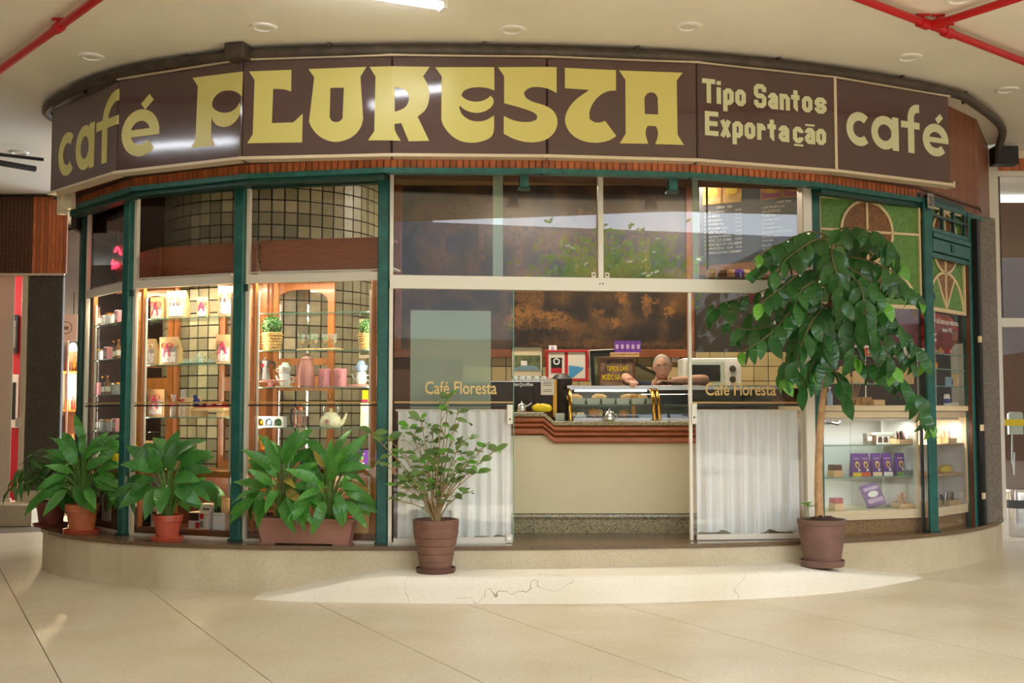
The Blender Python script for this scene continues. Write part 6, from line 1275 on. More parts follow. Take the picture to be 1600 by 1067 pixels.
loc,an=inb(4,1417,c1,.22); t=thing('glass_jar','clear glass jar with dark contents beside the green banded pouch','jar',loc,an); mb=MB(); mb.lathe([(.05,0),(.055,.02),(.05,.11),(.04,.12)],20,cap=False); obj('jar',mb,'glassware',t,smooth=True); mb=MB(); mb.lathe([(.04,.003),(.045,.05)],16); obj('contents',mb,'green_dk',t,smooth=True)
loc,an=inb(4,1369,c0,.3,R(-12)); t=thing('purple_bag','large purple printed coffee bag leaning on the cabinet floor','coffee bag',loc,an); t.rotation_euler=(R(-24),R(-14),an); mb=MB(); mb.bbox(-.09,.09,-.025,.025,.02,.24,.012); obj('bag',mb,'purple',t); mb=MB(); mb.box(-.075,.075,-.027,-.0255,.05,.09); mb.box(-.07,.07,-.027,-.0255,.17,.2); obj('print',mb,'purple_lab',t); mb=MB(); mb.prism(arc(0,.13,.05,0,360,14,.03)[:-1],(),.001,-.0272); obj('emblem',mb,'white',t)
for px,z,m,lab in ((1303,c1,'wood_dark','dark topped tan carton at the left of the middle cabinet shelf'),(1304,c0,'red','red topped tan carton at the left of the cabinet floor')):
    loc,an=inb(4,px,z,.24); t=thing('carton',lab,'box',loc,an); mb=MB(); mb.bbox(-.05,.05,-.05,.05,0,.06); obj('box',mb,'tan_card',t); mb=MB(); mb.bbox(-.045,.045,-.045,.045,.06,.11); obj('pile',mb,m,t)
q,an=bayp(4,1300,.25); t=thing('lamp_arm','black bracket arm at the upper left inside the cabinet','bracket',(q.x,q.y,PZ0+.93),an); mb=MB(); mb.tube([(-.05,0,.06),(.06,0,.04),(.12,0,.09)],.012,6); mb.box(-.08,-.02,-.02,.02,.04,.09); obj('arm',mb,'black',t)
# bay 5 cabinet goods
sachets(5,1476,c2,'wooden tray of small bottles and packets on the upper shelf of the narrow cabinet',['tan_card','pastry2','paper'],.2,.13,.32,5)
loc,an=inb(5,1478,c1,.34); t=thing('sweet_bags','heap of clear bags with yellow and white sweets in the narrow cabinet','bag',loc,an)
for k,(x,m) in enumerate(((-.09,'yellow'),(.0,'yellow'),(.08,'cellophane'),(.12,'paper'))): o=obj('bag',blob(k+40,(.07,.05,.045)),m,t,(x,.01*k,.0),smooth=True)
sachets(5,1478,c0,'heap of dark and silver sachets on the floor of the narrow cabinet',['black','steel','pastry2'],.26,.12,.32,9)
# on the counter tops
for px,w,h,m,lab in ((1350,.11,.075,'kraft2','brown carton on the pale counter top, behind the tan one'),(1369,.125,.05,'tan_card','low tan carton on the pale counter top')):
    loc,an=inb(4,px,ctop,.3 if w<.12 else .22); t=thing('carton',lab,'box',loc,an); mb=MB(); mb.bbox(-w/2,w/2,-.05,.05,0,h); obj('box',mb,m,t); mb=MB(); mb.box(-w/2,w/2,-.051,-.05,h*.7,h*.74); obj('flap_line',mb,'kraft2',t)
loc,an=inb(4,1331,ctop,.3); t=thing('twig_bundle','bundle of dry brown twigs standing on the pale counter top','twigs',loc,an); rng=random.Random(3); mb=MB()
for k in range(46): a=rng.uniform(0,6.3); r_=rng.uniform(.02,.12); mb.tube([(math.cos(a)*r_*.25,math.sin(a)*r_*.25,0),(math.cos(a)*r_,math.sin(a)*r_*.5,.24)],.0022,4)
obj('twigs',mb,'twig',t,kind='stuff'); mb=MB(); mb.lathe([(.03,.05),(.032,.06),(.03,.07)],12,cap=False); obj('tie',mb,'kraft2',t)
loc,an=inb(4,1297,ctop,.26); t=thing('bottle','slim clear blue bottle at the left end of the pale counter top','bottle',loc,an); mb=MB(); mb.lathe([(.025,0),(.027,.01),(.027,.1),(.01,.13),(.01,.15)],14); obj('body',mb,'pot_blue',t,smooth=True); mb=MB(); mb.lathe([(.012,.15),(.012,.165)],10); obj('cap',mb,'white',t)
# hanging glass shelves over the counter
def hshelf(i,xa,xb,zs,label,dl=.3):
    if i==5: dl=.15
    a,b=G[i],G[i+1]; an=segang(a,b); t=thing('hanging_shelf',label,'shelf',(a[0],a[1],0),an)
    for z in zs: mb=MB(); mb.box(xa,xb,dl-.12,dl+.12,z-.008,z); obj('glass_sheet',mb,'glass_shelf',t); mb=MB(); mb.box(xa,xb,dl-.122,dl-.12,z-.008,z); obj('shelf_edge',mb,'glass_edge',t)
    for x in (xa+.25*(xb-xa),xb-.25*(xb-xa)): mb=MB(); mb.tube([(x,dl+.09,ctop+.005),(x,dl+.09,3.3)],.008,8); obj('rod',mb,'steel',t)
hshelf(4,.12,L4-.16,(1.715,1.965),'two hanging glass shelves carrying tan carton displays behind the tree'); hshelf(5,.12,L5-.04,(1.70,1.86,2.0),'three hanging glass shelves of small bright goods in the narrow bay')
for k,(px,lab) in enumerate(((1312,'tan arched card display without label, left on the hanging shelf'),(1340,'tan arched card display with green label, second from left'),(1384,'tan arched card display with green label, third from left'),(1412,'tan arched card display at the right end of the hanging shelf'))):
    loc,an=inb(4,px,1.716,.28); t=thing('card_display',lab,'box',loc,an,'tan card displays'); w=.165
    pts=[(-w/2,0),(w/2,0),(w/2,.10),(w/2-.02,.115),(.045,.115)]+[(.035*math.cos(R(a)),.125+.03*math.sin(R(a))) for a in range(0,181,20)]+[(-.045,.115),(-w/2+.02,.115),(-w/2,.10)]
    mb=MB(); mb.prism(pts,(),.012,-.05); obj('front',mb,'tan_card',t); mb=MB(); mb.box(-w/2,w/2,-.038,.05,0,.06); obj('box',mb,'tan_card',t)
    if k in (1,2): mb=MB(); mb.box(-.02,.02,-.0525,-.05,.085,.135); obj('label',mb,'leaf_young',t)
for k,(px,m,lab) in enumerate(((1308,'gold','gold packet at the left on the upper hanging shelf'),(1358,'orange','orange and yellow packet on the upper hanging shelf'),(1398,'magenta','magenta packet on the upper hanging shelf'),(1420,'pot_white','white packet at the right on the upper hanging shelf'))):
    loc,an=inb(4,px,1.966,.3); t=thing('packet',lab,'packet',loc,an); mb=MB(); mb.add([(-.04,-.025,0),(.04,-.025,0),(.04,.025,0),(-.04,.025,0),(-.035,-.004,.1),(.035,-.004,.1),(.035,.004,.1),(-.035,.004,.1)],[(0,3,2,1),(4,5,6,7),(0,1,5,4),(1,2,6,5),(2,3,7,6),(3,0,4,7)]); obj('packet',mb,m,t); mb=MB(); mb.box(-.02,.02,-.024,-.016,.03,.06); obj('label',mb,'paper',t)
for k,(px,z,m,lab) in enumerate(((1461,2.001,'gold','gold ribbon rosette at the left of the top glass shelf, narrow bay'),(1472,2.001,'gold','second gold ribbon rosette on the top glass shelf, narrow bay'),(1464,1.861,'gold','gold ribbon rosette on the middle glass shelf, narrow bay'))):
    loc,an=inb(5,px,z,.28); t=thing('rosette',lab,'ornament',loc,an,'gold rosettes in the narrow bay'); 
    for j in range(7): a=j*2*PI/7; mb=MB(); mb.ball((.024*math.cos(a),0,.035+.024*math.sin(a)),(.014,.01,.014),8,6); obj('loop',mb,'gold',t,smooth=True)
    mb=MB(); mb.ball((0,-.006,.035),.012,8,6); obj('knot',mb,'gold',t,smooth=True)
def smallbox(i,px,z,w,h,m,lab,nm='packet',cap=None,dl=.28):
    loc,an=inb(i,px,z,dl); t=thing(nm,lab,nm.replace('_',' '),loc,an)
    if nm=='jar': mb=MB(); mb.lathe([(w*.45,0),(w*.5,.01),(w*.5,h*.75),(w*.4,h*.8)],16); obj('body',mb,m,t,smooth=True); mb=MB(); mb.lathe([(w*.42,h*.8),(w*.42,h),(.002,h)],14); obj('lid',mb,cap or 'white',t); mb=MB(); mb.lathe([(w*.51,h*.2),(w*.51,h*.6)],16,cap=False); obj('label',mb,'blue',t,smooth=True)
    else: mb=MB(); mb.bbox(-w/2,w/2,-.03,.03,0,h); obj('box',mb,m,t); mb=MB(); mb.box(-w*.3,w*.3,-.0315,-.03,h*.3,h*.7); obj('label',mb,cap or 'paper',t)
smallbox(5,1483,2.001,.05,.07,'red','red and white packet on the top glass shelf, narrow bay'); smallbox(5,1484,1.701,.05,.09,'pot_blue','blue packet on the lowest glass shelf, narrow bay',cap='blue'); smallbox(5,1494,1.701,.05,.12,'tan_card','orange tan carton on the lowest glass shelf, narrow bay'); smallbox(5,1480,ctop,.06,.11,'white','white jar with blue label on the narrow counter top','jar'); smallbox(5,1491,ctop,.09,.03,'paper','low white packet on the narrow counter top')
q,an=bayp(5,1504,.2); t=thing('side_glass','olive tinted glass side panel at the right of the narrow bay','glass panel',(q.x,q.y,ctop+.002),an+R(90)); mb=MB(); mb.box(-.14,.14,-.004,.004,0,.62); obj('sheet',mb,'glass_frost',t); mb=MB(); mb.box(-.15,-.14,-.01,.01,0,.62); obj('edge',mb,'alu_trim',t)
wallbox('wall_partition','dark partition behind the right display','dark',2.9,4.7,11.55,11.6,PZ0,3.40)
# ------------------------------------------------------------ right edge: pillar, neighbour window, bin
pm=struct('pillar','grey mosaic clad pillar at the right end of the shop front','pillar',(4.72,11.5,PZ0),R(25)); mb=MB(); mb.bbox(-.12,.10,-.1,.3,0,3.40-PZ0,.012); obj('shaft',mb,'mos_grey',pm)
t=struct('trim_60','dark brown door jamb between the narrow bay and the mosaic pillar','post',(4.50,11.13,PZ0),R(45)); mb=MB(); mb.box(-.03,.03,-.04,.06,0,2.95); obj('jamb',mb,'black',t); mb=MB(); mb.box(-.1,-.05,.02,.06,0,2.95); obj('jamb_inner',mb,'wood_dark',t)
for z in (.9,1.75,.25): mb=MB(); mb.box(-.045,-.015,-.055,-.03,z,z+.06); obj('hinge',mb,'ply',t)
# neighbour on the right: plane y=12.75
NY=12.8
w7=struct('window_7','tall white framed window of the neighbouring shop at the right edge','window',(0,NY,0))
xa=P(1546,640,NY).x; xb=P(1562,640,NY).x; z1=P(1555,225,NY).z
def bw7(nm,m,*q,c=.005): mb=MB(); mb.bbox(*q,c); obj(nm,mb,m,w7)
bw7('frame_post','alu',xa+.02,xb+.03,-.05,.06,.045,min(z1,4.39)); xr=8.2
zt7=P(1580,276,NY).z; zm0=P(1580,511,NY).z; zm1=P(1580,497,NY).z; zh=P(1580,270,NY).z
bw7('top_rail','alu',xb,xr,-.04,.05,zt7,zt7+.06); bw7('middle_rail','alu',xb,xr,-.04,.05,zm0,zm1); bw7('sill','alu',xb,xr,-.03,.05,.045,.075)
bw7('inner_stile','pipe',xb+.03,xb+.07,.0,.04,zm1,zt7,c=.003); bw7('pane','glass',xb,xr,.01,.018,zm1,zt7,c=.001); bw7('pane','glass',xb,xr,.01,.018,.075,zm0,c=.001)
wd=struct('wall_cladding','reddish wood panel above the neighbouring window at the right edge','wall',(0,NY,0)); x=xb
while x<xr: mb=MB(); mb.box(x,x+.088,-.02,.03,zt7+.06,4.30); obj('board',mb,'slat',wd); x+=.095
mb=MB(); mb.box(xb,xr,-.03,.03,4.30,4.39); obj('top_rail',mb,'alu_trim',wd)
wallbox('wall_interior','grey brown wall inside the neighbouring shop','brown_wall',5.3,9.5,15.5,15.6,0,4.3)
wallbox('wall_side','concrete side wall inside the neighbouring shop','concrete',8.9,9,12.9,15.5,0,4.3)
q0=P(1562,665,NY);  t=thing('yellow_strip','yellow warning strip across the neighbouring glass','strip',(xb,NY,P(1580,665,NY).z)); mb=MB(); mb.box(0.02,xr-xb,.004,.009,0,P(1580,655,NY).z-P(1580,665,NY).z); obj('tape',mb,'yellow',t)
q=P(1567,678,NY+.3); t=thing('intercom','pale wall telephone hanging inside the neighbouring window','telephone',(q.x+.02,NY+.055,q.z)); mb=MB(); mb.bbox(-.06,.1,-.035,.05,0,.25,.02); obj('body',mb,'tray',t); mb=MB(); mb.tube([(-.02,0,0),(-.03,0,-.3),(-.01,0,-.45),(.0,0,-.2)],.008,6); obj('cord',mb,'tray',t)
q=PZ(1592,840,.05); t=thing('trash_bin','round stainless steel waste bin with black mouth behind the neighbouring glass','bin',(P(1592,800,NY+.5).x,NY+.5,.0)); bz=P(1590,763,NY+.4).z
mb=MB(); mb.lathe([(.17,.045),(.175,.06),(.175,bz*.62)],30); obj('lower_body',mb,'steel',t,smooth=True); mb=MB(); mb.lathe([(.172,bz*.62),(.172,bz*.78)],30); obj('mouth',mb,'black',t,smooth=True); mb=MB(); mb.lathe([(.177,bz*.78),(.177,bz*.93)],30,cap=False); mb.lathe([(.177,bz*.93),(.165,bz*.98),(.12,bz),(.004,bz)],30,cap=False); obj('lid',mb,'chrome',t,smooth=True)
# ------------------------------------------------------------ left edge: neighbour across the passage
NL=15.5; xq=P(40,640,NL).x; xp1=P(94,640,NL).x
pz=P(40,784,NL).z
wl=struct('pillar','dark mosaic clad pillar of the shop across the passage at left','pillar',((xq+xp1)/2,NL+.25,0)); zw=P(60,431,NL).z
mb=MB(); mb.bbox(-(xp1-xq)/2,(xp1-xq)/2,-.25,-.17,.02,zw,.01); obj('shaft',mb,'mos_dark',wl); mb=MB(); mb.bbox(-(xp1-xq)/2-.03,(xp1-xq)/2+.03,-.28,-.15,.0,pz+.15,.02); obj('base',mb,'plat',wl)
cl=struct('wall_cladding','dark wood slatted fascia of the shop across the passage at left','wall',(0,NL-.02,0)); x=-9.6; zc=P(40,308,NL).z
k=0
while x<xp1+.02:
    mb=MB(); mb.box(x,x+.046,-.02,.0,zw+.03,zc); obj('slat',mb,'slat' if x>xq+.05 else 'wood_dark',cl); x+=.052
mb=MB(); mb.box(-9.6,xp1+.03,0,.06,zw,min(zc+.3,4.38)); obj('backing',mb,'slat_back',cl); mb=MB(); mb.box(-9.6,xp1+.03,-.03,.02,zw,zw+.03); obj('edge_strip',mb,'alu_trim',cl)
mb=MB(); mb.box(-9.6,xp1-.1,-.1,.1,zc,min(4.38,zc+.12)); obj('beam',mb,'black',cl)
mb=MB(); mb.box(-12,xp1-.1,-.6,0.3,0,pz); tt=obj('trim_70',mb,'plat'); tt.location=(0,NL-.0,0); tag(tt,'low terrazzo plinth of the shop across the passage','plinth',kind='structure')
t=struct('door_3','frosted glass door of the red walled shop across the passage','door',(0,NL,0)); xa=P(18,640,NL).x; mb=MB(); mb.box(-9.4,xa,.0,.01,pz+.05,zw); obj('frosted_pane',mb,'glass_frost',t); mb=MB(); mb.bbox(-9.4,xa+.02,-.02,.03,pz,pz+.05,.004); obj('bottom_rail',mb,'alu',t); mb=MB(); mb.bbox(P(31,640,NL).x,P(39,640,NL).x,-.03,.05,pz,zw,.004); obj('jamb',mb,'alu_trim',t)
for py in (660,745): mb=MB(); z=P(36,py,NL).z; x=P(30,py,NL).x; mb.bbox(x-.03,x+.04,-.06,-.03,z-.06,z+.06,.006); obj('lock',mb,'alu',t)
wallbox('wall_red','red wall inside the shop across the passage','red',-10.2,P(36,640,NL+1.2).x+.1,NL+1.2,NL+1.3,0,4.2)
for py0,py1,lab in ((492,552,'upper black framed photograph on the red wall'),(585,668,'lower white mounted photograph on the red wall')):
    Y=NL+1.15; a=P(14,py1,Y);b=P(29,py0,Y); t=thing('framed_picture',lab,'picture',((a.x+b.x)/2,Y,a.z)); w=(b.x-a.x)/2;h=b.z-a.z; mb=MB(); mb.bbox(-w,w,-.02,.02,0,h,.003); obj('frame',mb,'black' if py0<500 else 'paper',t); mb=MB(); mb.box(-w*.6,w*.6,-.023,-.02,h*.15,h*.85); obj('photo',mb,'mos_grey' if py0<500 else 'black',t)
l=bpy.data.lights.new('shop_lamp','POINT'); l.energy=70; l.color=(1,.9,.8); l.shadow_soft_size=.15; o=bpy.data.objects.new('shop_lamp',l); COL.objects.link(o); o.location=(-8.5,NL+.6,3.2)
# golden shop glimpsed in the gap
YG=17.5; xa=P(92,600,YG).x; xb=P(140,600,YG).x
wallbox('wall_far','grey blue upper wall of the far shop seen through the gap','concrete',-9.2,-5.2,YG+.4,YG+.5,0,4.3)
t=thing('shop_shelving','lit golden shelving with bottles glimpsed in the gap at left','shelving',(xa,YG,0)); w=xb-xa
mb=MB(); mb.box(0,w,.3,.33,0,P(110,540,YG).z); obj('back_panel',mb,'ply',t)
for py in (580,640,700): z=P(110,py,YG).z; mb=MB(); mb.box(0,w,0,.3,z-.03,z); obj('shelf',mb,'wood',t)
k=0
for py in (580,640,700):
    z=P(110,py,YG).z
    for j in range(4):
        x=xa+.08+j*.1; tt=thing('bottle','%s bottle on the %s far golden shelf, %s from left'%(['gold','amber','red','tan'][(j+k)%4],['upper','middle','lower'][k],['first','second','third','fourth'][j]),'bottle',(x,YG+.12,z),0,'bottles on the far golden shelving'); mb=MB(); mb.lathe([(.035,0),(.035,.13),(.014,.17),(.014,.21)],12); obj('body',mb,['gold','amber_glass','red','tan_card'][(j+k)%4],tt,smooth=True)
    k+=1
q=P(106,512,YG-.3); t=thing('round_logo_sign','small white sign with a grey ring emblem in the gap at left','sign',(q.x,YG-.3,q.z-.2)); mb=MB(); mb.box(-.2,.14,0,.02,0,.4); obj('board',mb,'paper',t); o_,h_=stroke(arc(-.03,.2,.09,0,360,24)[:-1],.012,True); mb=MB(); mb.prism(o_,[h_],.002,-.002); obj('ring',mb,'mos_grey',t); mb=MB(); mb.box(-.07,.01,-.002,0,.17,.22); obj('emblem',mb,'mos_grey',t); mb=MB(); mb.box(-.012,.012,.02,.04,-q.z+.2,.1); obj('pole',mb,'alu',t)
t=thing('shop_lamp','small bright lamp over the golden shelving','lamp',(xa+.22,YG-.05,P(110,548,YG).z)); mb=MB(); mb.lathe([(.07,0),(.04,.1),(.01,.12)],14); obj('shade',mb,'lamp',t,smooth=True); mb=MB(); mb.tube([(0,0,.12),(0,0,.9)],.006,6); obj('cord',mb,'black',t)
l=bpy.data.lights.new('shelf_lamp','POINT'); l.energy=40; l.color=(1,.78,.42); l.shadow_soft_size=.1; o=bpy.data.objects.new('shelf_lamp',l); COL.objects.link(o); o.location=(xa+.3,YG-.2,1.9)
wallbox('wall_passage','dark wall closing the passage at the far left','brown_wall',-14,-5.0,18.2,18.3,0,4.39)
t=thing('ceiling_pipe','dark pipe under the ceiling at the far left','pipe',(0,0,0)); a=PZ(-20,251,4.3);b=PZ(55,264,4.3); mb=MB(); mb.tube([a,b],.035,8); obj('pipe',mb,'pipe_blk',t,smooth=True); mb=MB(); mb.tube([a+Vector((0,-.5,0)),b+Vector((.3,-.5,0))],.02,8); obj('thin_pipe',mb,'pipe_blk',t,smooth=True)
# ------------------------------------------------------------ street side, behind the viewer
wallbox('wall_opposite','lower grey concrete building across the street, right part','concrete',5,40,-24,-23.5,4.2,8.6)
wallbox('wall_opposite','taller grey concrete building across the street, left part','concrete',-40,5,-24,-23.5,4.2,11.5)
wallbox('wall_shopfront','shaded shop fronts across the street','shopfront',-40,40,-23.9,-23.4,-.1,4.2)
mb=MB(); mb.box(-45,45,-24,-9.9,-.1,-.02); o=obj('pavement',mb,'street'); tag(o,'pale street paving beyond the arcade','pavement',kind='structure')
wallbox('wall_street_left','shaded shop fronts along the left side of the arcade and street','shopfront',-15.2,-15,-24,19,-.1,6.5)
wallbox('wall_street_right','grey concrete building along the right side of the street','concrete',15,15.2,-24,19,3.2,6.5)
wallbox('wall_arcade_right','shaded shop fronts along the right side of the arcade','shopfront',14.9,15.1,-24,19,-.1,3.2)
# ------------------------------------------------------------ plants
def leafmesh(name,Lf,w,droop,fold=.25,wavy=0,m='leaf_lily',n=7,peak=.42,tip=1.0):
    mb=MB(); v=[];f=[]; y=0;z=0;a=0; st_=Lf/n
    for i in range(n+1):
        t=i/n; s=math.sin(PI*min(1,max(0,t))**(math.log(.5)/math.log(peak)))**.85 if 0<t<1 else 0
        hw=max(.0015,w/2*s); 
        wv=wavy*w*math.sin(i*2.4)*(.5 if 0<i<n else 0)
        v+=[(-hw,y,z+fold*hw+wv),(0,y,z),(hw,y,z+fold*hw-wv)]
        a-=droop/n; y+=math.cos(a)*st_; z+=math.sin(a)*st_
    for i in range(n): f+=[(3*i,3*i+1,3*i+4,3*i+3),(3*i+1,3*i+2,3*i+5,3*i+4)]
    mb.add(v,f); me=mb.mesh(name,True); me.materials.append(M[m]); return me
def leafat(par,me,p,d,up=Vector((0,0,1)),roll=0,s=1,name='leaf'):
    d=d.normalized(); x=d.cross(up); x=x.normalized() if x.length>.05 else Vector((1,0,0)); z=x.cross(d)
    Mx=Matrix((x,d,z)).transposed().to_4x4()@Matrix.Rotation(roll,4,'Y')@Matrix.Scale(s,4)
    o=bpy.data.objects.new(name,me); COL.objects.link(o); o.matrix_world=Matrix.Translation(p)@Mx; o.parent=par; return o
def potlathe(par,prof,m,name='pot'):
    mb=MB(); mb.lathe(prof,36,cap=False); mb.lathe([(prof[0][0],prof[0][1]),(.001,prof[0][1])],36,cap=False); return obj(name,mb,m,par,smooth=True)
def claypot(par,r,h,m,mr=None,z0=0.0):
    # flower pot with rim and saucer
    mb=MB(); mb.lathe([(.001,.0),(r*1.02,.0),(r*1.12,.03),(r*1.09,.032),(r*.98,.012),(.001,.01)],36,cap=False); obj('saucer',mb,mr or m,par,smooth=True)
    potlathe(par,[(r*.72,.013),(r*.88,h*.72),(r*.885,h*.74),(r*.98,h*.75),(r,h*.97),(r*.98,h),(r*.92,h),(r*.9,h*.9)],m)
    mb=MB(); mb.lathe([(r*.91,h*.88),(r*.5,h*.92),(.001,h*.93)],24,cap=False); obj('soil',mb,'soil',par,smooth=True)
lily=[leafmesh('leaf',.31,.125,d,.28,.10,'leaf_lily') for d in (.7,1.1,1.6)]
lily2=[leafmesh('leaf',.31,.092,d,.3,.14,'leaf_lily2') for d in (.6,1.2,1.8)]
lilyy=leafmesh('leaf',.26,.07,1.2,.2,.1,'leaf_yellow')
def lilyplant(par,base,seed,n,spread,hmax,meshes,zs=0,yell=0,front=.5,lo=.1):
    rng=random.Random(seed); stems=MB()
    for k in range(n):
        u=(k+.5)/n; az=k*2.39996+rng.uniform(-.3,.3)
        el=R(86-66*u**.8+rng.uniform(-8,8)); # inner leaves stand, outer ones lean
        Lp=hmax*(1.0-.45*u)*rng.uniform(.8,1.1)
        p0=base+Vector((math.cos(az),math.sin(az),0))*.03; o=Vector((math.cos(az),math.sin(az)*(.75 if math.sin(az)<0 else .45),0))
        tip=p0+o*spread*u**.9*rng.uniform(.55,.8)+Vector((0,0,max(lo,Lp*math.sin(el)*.78)))
        mid=p0.lerp(tip,.5)+Vector((0,0,.05))-o*.02
        pts=catmull([p0,mid,tip],4); stems.tube(pts,[.005]*(len(pts)-1)+[.003],5,False)
        d=(o*(.55+.75*u)+Vector((0,0,1.0-1.75*u+rng.uniform(-.2,.2)))).normalized()
        me=rng.choice(meshes[:2] if u<.45 else meshes)
        if rng.random()<yell: me=lilyy
        leafat(par,me,tip,d,(Vector((0,-.75,.65))+o*.5) if d.z<.75 else (Vector((0,-.8,.3))-o*.3),rng.uniform(-.6,.6),rng.uniform(.72,1.1))
    obj('stems',stems,'stem',par,kind='stuff')
q=Vector((-2.905,9.795,PZ0)); t=thing('potted_lily','broad leaved lily in an orange red pot with saucer below the gift bags','potted plant',q); claypot(t,.125,.215,'terra_red'); lilyplant(t,Vector((0,-.01,.2)),4,50,.42,.70,lily,lo=.26)
q=Vector((-3.865,10.43,PZ0)); t=thing('potted_lily','bushy lily in a light terracotta pot at the left corner','potted plant',q); claypot(t,.148,.255,'terracotta','terra_red'); lilyplant(t,Vector((0,0,.24)),8,70,.34,.72,lily2+lily[2:],lo=.14)
q=Vector((-4.37,11.0,PZ0)); t=thing('potted_fern_palm','fine leaved dark green plant in a dark clay pot, leftmost of all','potted plant',q); claypot(t,.145,.24,'terra_dark')
fern=[leafmesh('leaf',.2,.045,d,.25,.05,'leaf_fern',5) for d in (.5,1.2)]; rng=random.Random(2); stems=MB()
for k in range(22):
    az=k*2.4+rng.uniform(-.3,.3); u=(k+.5)/22; o=Vector((math.cos(az),math.sin(az),0)); tip=o*(.1+.32*u)+Vector((0,0,.24+.52*(1-u*.75))); pts=catmull([Vector((0,0,.22)),o*(.03+.1*u)+Vector((0,0,.24+.36*(1-u*.5))),tip],4); stems.tube(pts,.003,5,False)
    for j in range(4,len(pts)):
        d=(pts[min(j+1,len(pts)-1)]-pts[j-1]).normalized(); sd=d.cross(Vector((0,0,1))).normalized()
        for s in (-1,1): leafat(t,rng.choice(fern),pts[j],d*.5+sd*s+Vector((0,0,-.25)),s=rng.uniform(.7,1.1))
obj('stems',stems,'stem',t,kind='stuff')
# long planter
an=R(-9.5); q=Vector((-1.685,9.515,PZ0)); t=thing('planter','long mauve brown plastic planter with two leafy lilies','planter',q,an)
W_=.425;D_=.088;H_=.215; mb=MB()
def rect(w,d,z,c=.02): return [(-w+c,-d,z),(w-c,-d,z),(w,-d+c,z),(w,d-c,z),(w-c,d,z),(-w+c,d,z),(-w,d-c,z),(-w,-d+c,z)]
rs=[rect(W_*.88,D_*.8,.012),rect(W_*.97,D_*.97,H_*.86),rect(W_*.975,D_*.98,H_*.87),rect(W_*1.02,D_*1.06,H_*.88),rect(W_*1.025,D_*1.07,H_),rect(W_*.97,D_*.92,H_),rect(W_*.95,D_*.9,H_*.9)]
v=[p for r_ in rs for p in r_]; f=[tuple(range(7,-1,-1))]
for k in range(6): f+=[(k*8+i,k*8+(i+1)%8,k*8+8+(i+1)%8,k*8+8+i) for i in range(8)]
mb.add(v,f); 
for s in (-1,1): mb.box(s*W_*.74-.07,s*W_*.74+.07,-D_*.78,D_*.78,0,.013)
obj('trough',mb,'planter',t)
mb=MB(); mb.add(rect(W_*.95,D_*.9,H_*.9),[tuple(range(8))]); obj('soil',mb,'soil',t)
for k,(dx,sd) in enumerate(((-.2,21),(.2,22))): 
    lilyplant(t,Vector((dx,-.0,H_*.9)),sd,62,.33,.66,lily2,lo=.17,yell=.05)
# potted shrub on the step
q=Vector((-.598,9.12,.203)); t=thing('potted_shrub','open twiggy shrub with small round leaves in a ribbed brown pot on the step','potted plant',q)
mb=MB(); mb.lathe([(.001,0),(.15,.0),(.158,.04),(.15,.042),(.14,.015),(.001,.012)],36,cap=False); obj('saucer',mb,'saucer_brown',t,smooth=True)
pr=[(.118,.015)]; 
for k in range(5): z=.03+k*.062; r0=.122+.012*k; pr+=[(r0,z),(r0+.010,z+.052),(r0+.006,z+.058)]
pr+=[(.176,.345),(.18,.36),(.182,.41),(.176,.415),(.165,.415),(.16,.38)]; potlathe(t,pr,'pot_brown')
mb=MB(); mb.lathe([(.162,.385),(.08,.395),(.001,.40)],24,cap=False); obj('soil',mb,'soil',t,smooth=True)
rng=random.Random(12); shl=[leafmesh('leaf',.10,.05,.5,.2,0,'leaf_shrub',5,.55),leafmesh('leaf',.085,.046,.2,.3,0,'leaf_young',5,.55),leafmesh('leaf',.115,.054,.8,.15,0,'leaf_shrub',5,.55)]
br=MB(); cnt=0
tops=[(-.42,-.05,.78),(-.38,.0,.98),(-.30,-.1,.62),(-.22,.05,1.06),(-.12,-.05,1.12),(-.03,.03,1.02),(.05,-.06,1.22),(.1,.0,1.3),(.17,.03,1.18),(.2,-.08,.95),(.3,.0,.86),(.4,-.03,.92),(.48,.02,.88),(.33,-.1,.72),(.02,-.14,.85),(-.12,-.14,.8),(.16,-.13,.72),(-.2,-.14,.68),(.1,.1,1.05),(-.28,.1,.88),(-.5,-.05,1.0),(.26,-.08,.56),(-.05,.1,.95),(-.35,-.05,.5)]
for tx,ty,tz in tops:
    b0=Vector((rng.uniform(-.03,.03),rng.uniform(-.03,.03),.39)); tp=Vector((tx,ty,tz+.08)); mid=b0.lerp(tp,.45)+Vector((-tx*.12,0,.03)); pts=catmull([b0,mid,tp],6); br.tube(pts,[.0075-.005*i/(len(pts)-1) for i in range(len(pts))],5,False)
    subs=[(len(pts)-1,tp)]
    for j in (5,8,10):
        p=pts[j]; e=p+Vector((rng.uniform(-.12,.12),rng.uniform(-.08,.06),rng.uniform(.04,.13))); br.tube([p,p.lerp(e,.5)+Vector((0,0,.02)),e],[.004,.003,.002],5,False); subs.append((j,e))
    for j,e in subs:
        nl=4 if j==len(pts)-1 else 2
        for k in range(nl):
            if cnt>=290: break
            a=k*2*PI/nl+rng.uniform(0,2); d=Vector((math.cos(a),math.sin(a),rng.uniform(-.1,.9))); leafat(t,rng.choice(shl),e+Vector((0,0,rng.uniform(-.03,.01))),d,Vector((0,-.7,.7)),roll=rng.uniform(-.5,.5),s=rng.uniform(.75,1.2)); cnt+=1
for k in range(60):
    if cnt>=296: break
obj('branches',br,'twig',t,kind='stuff')
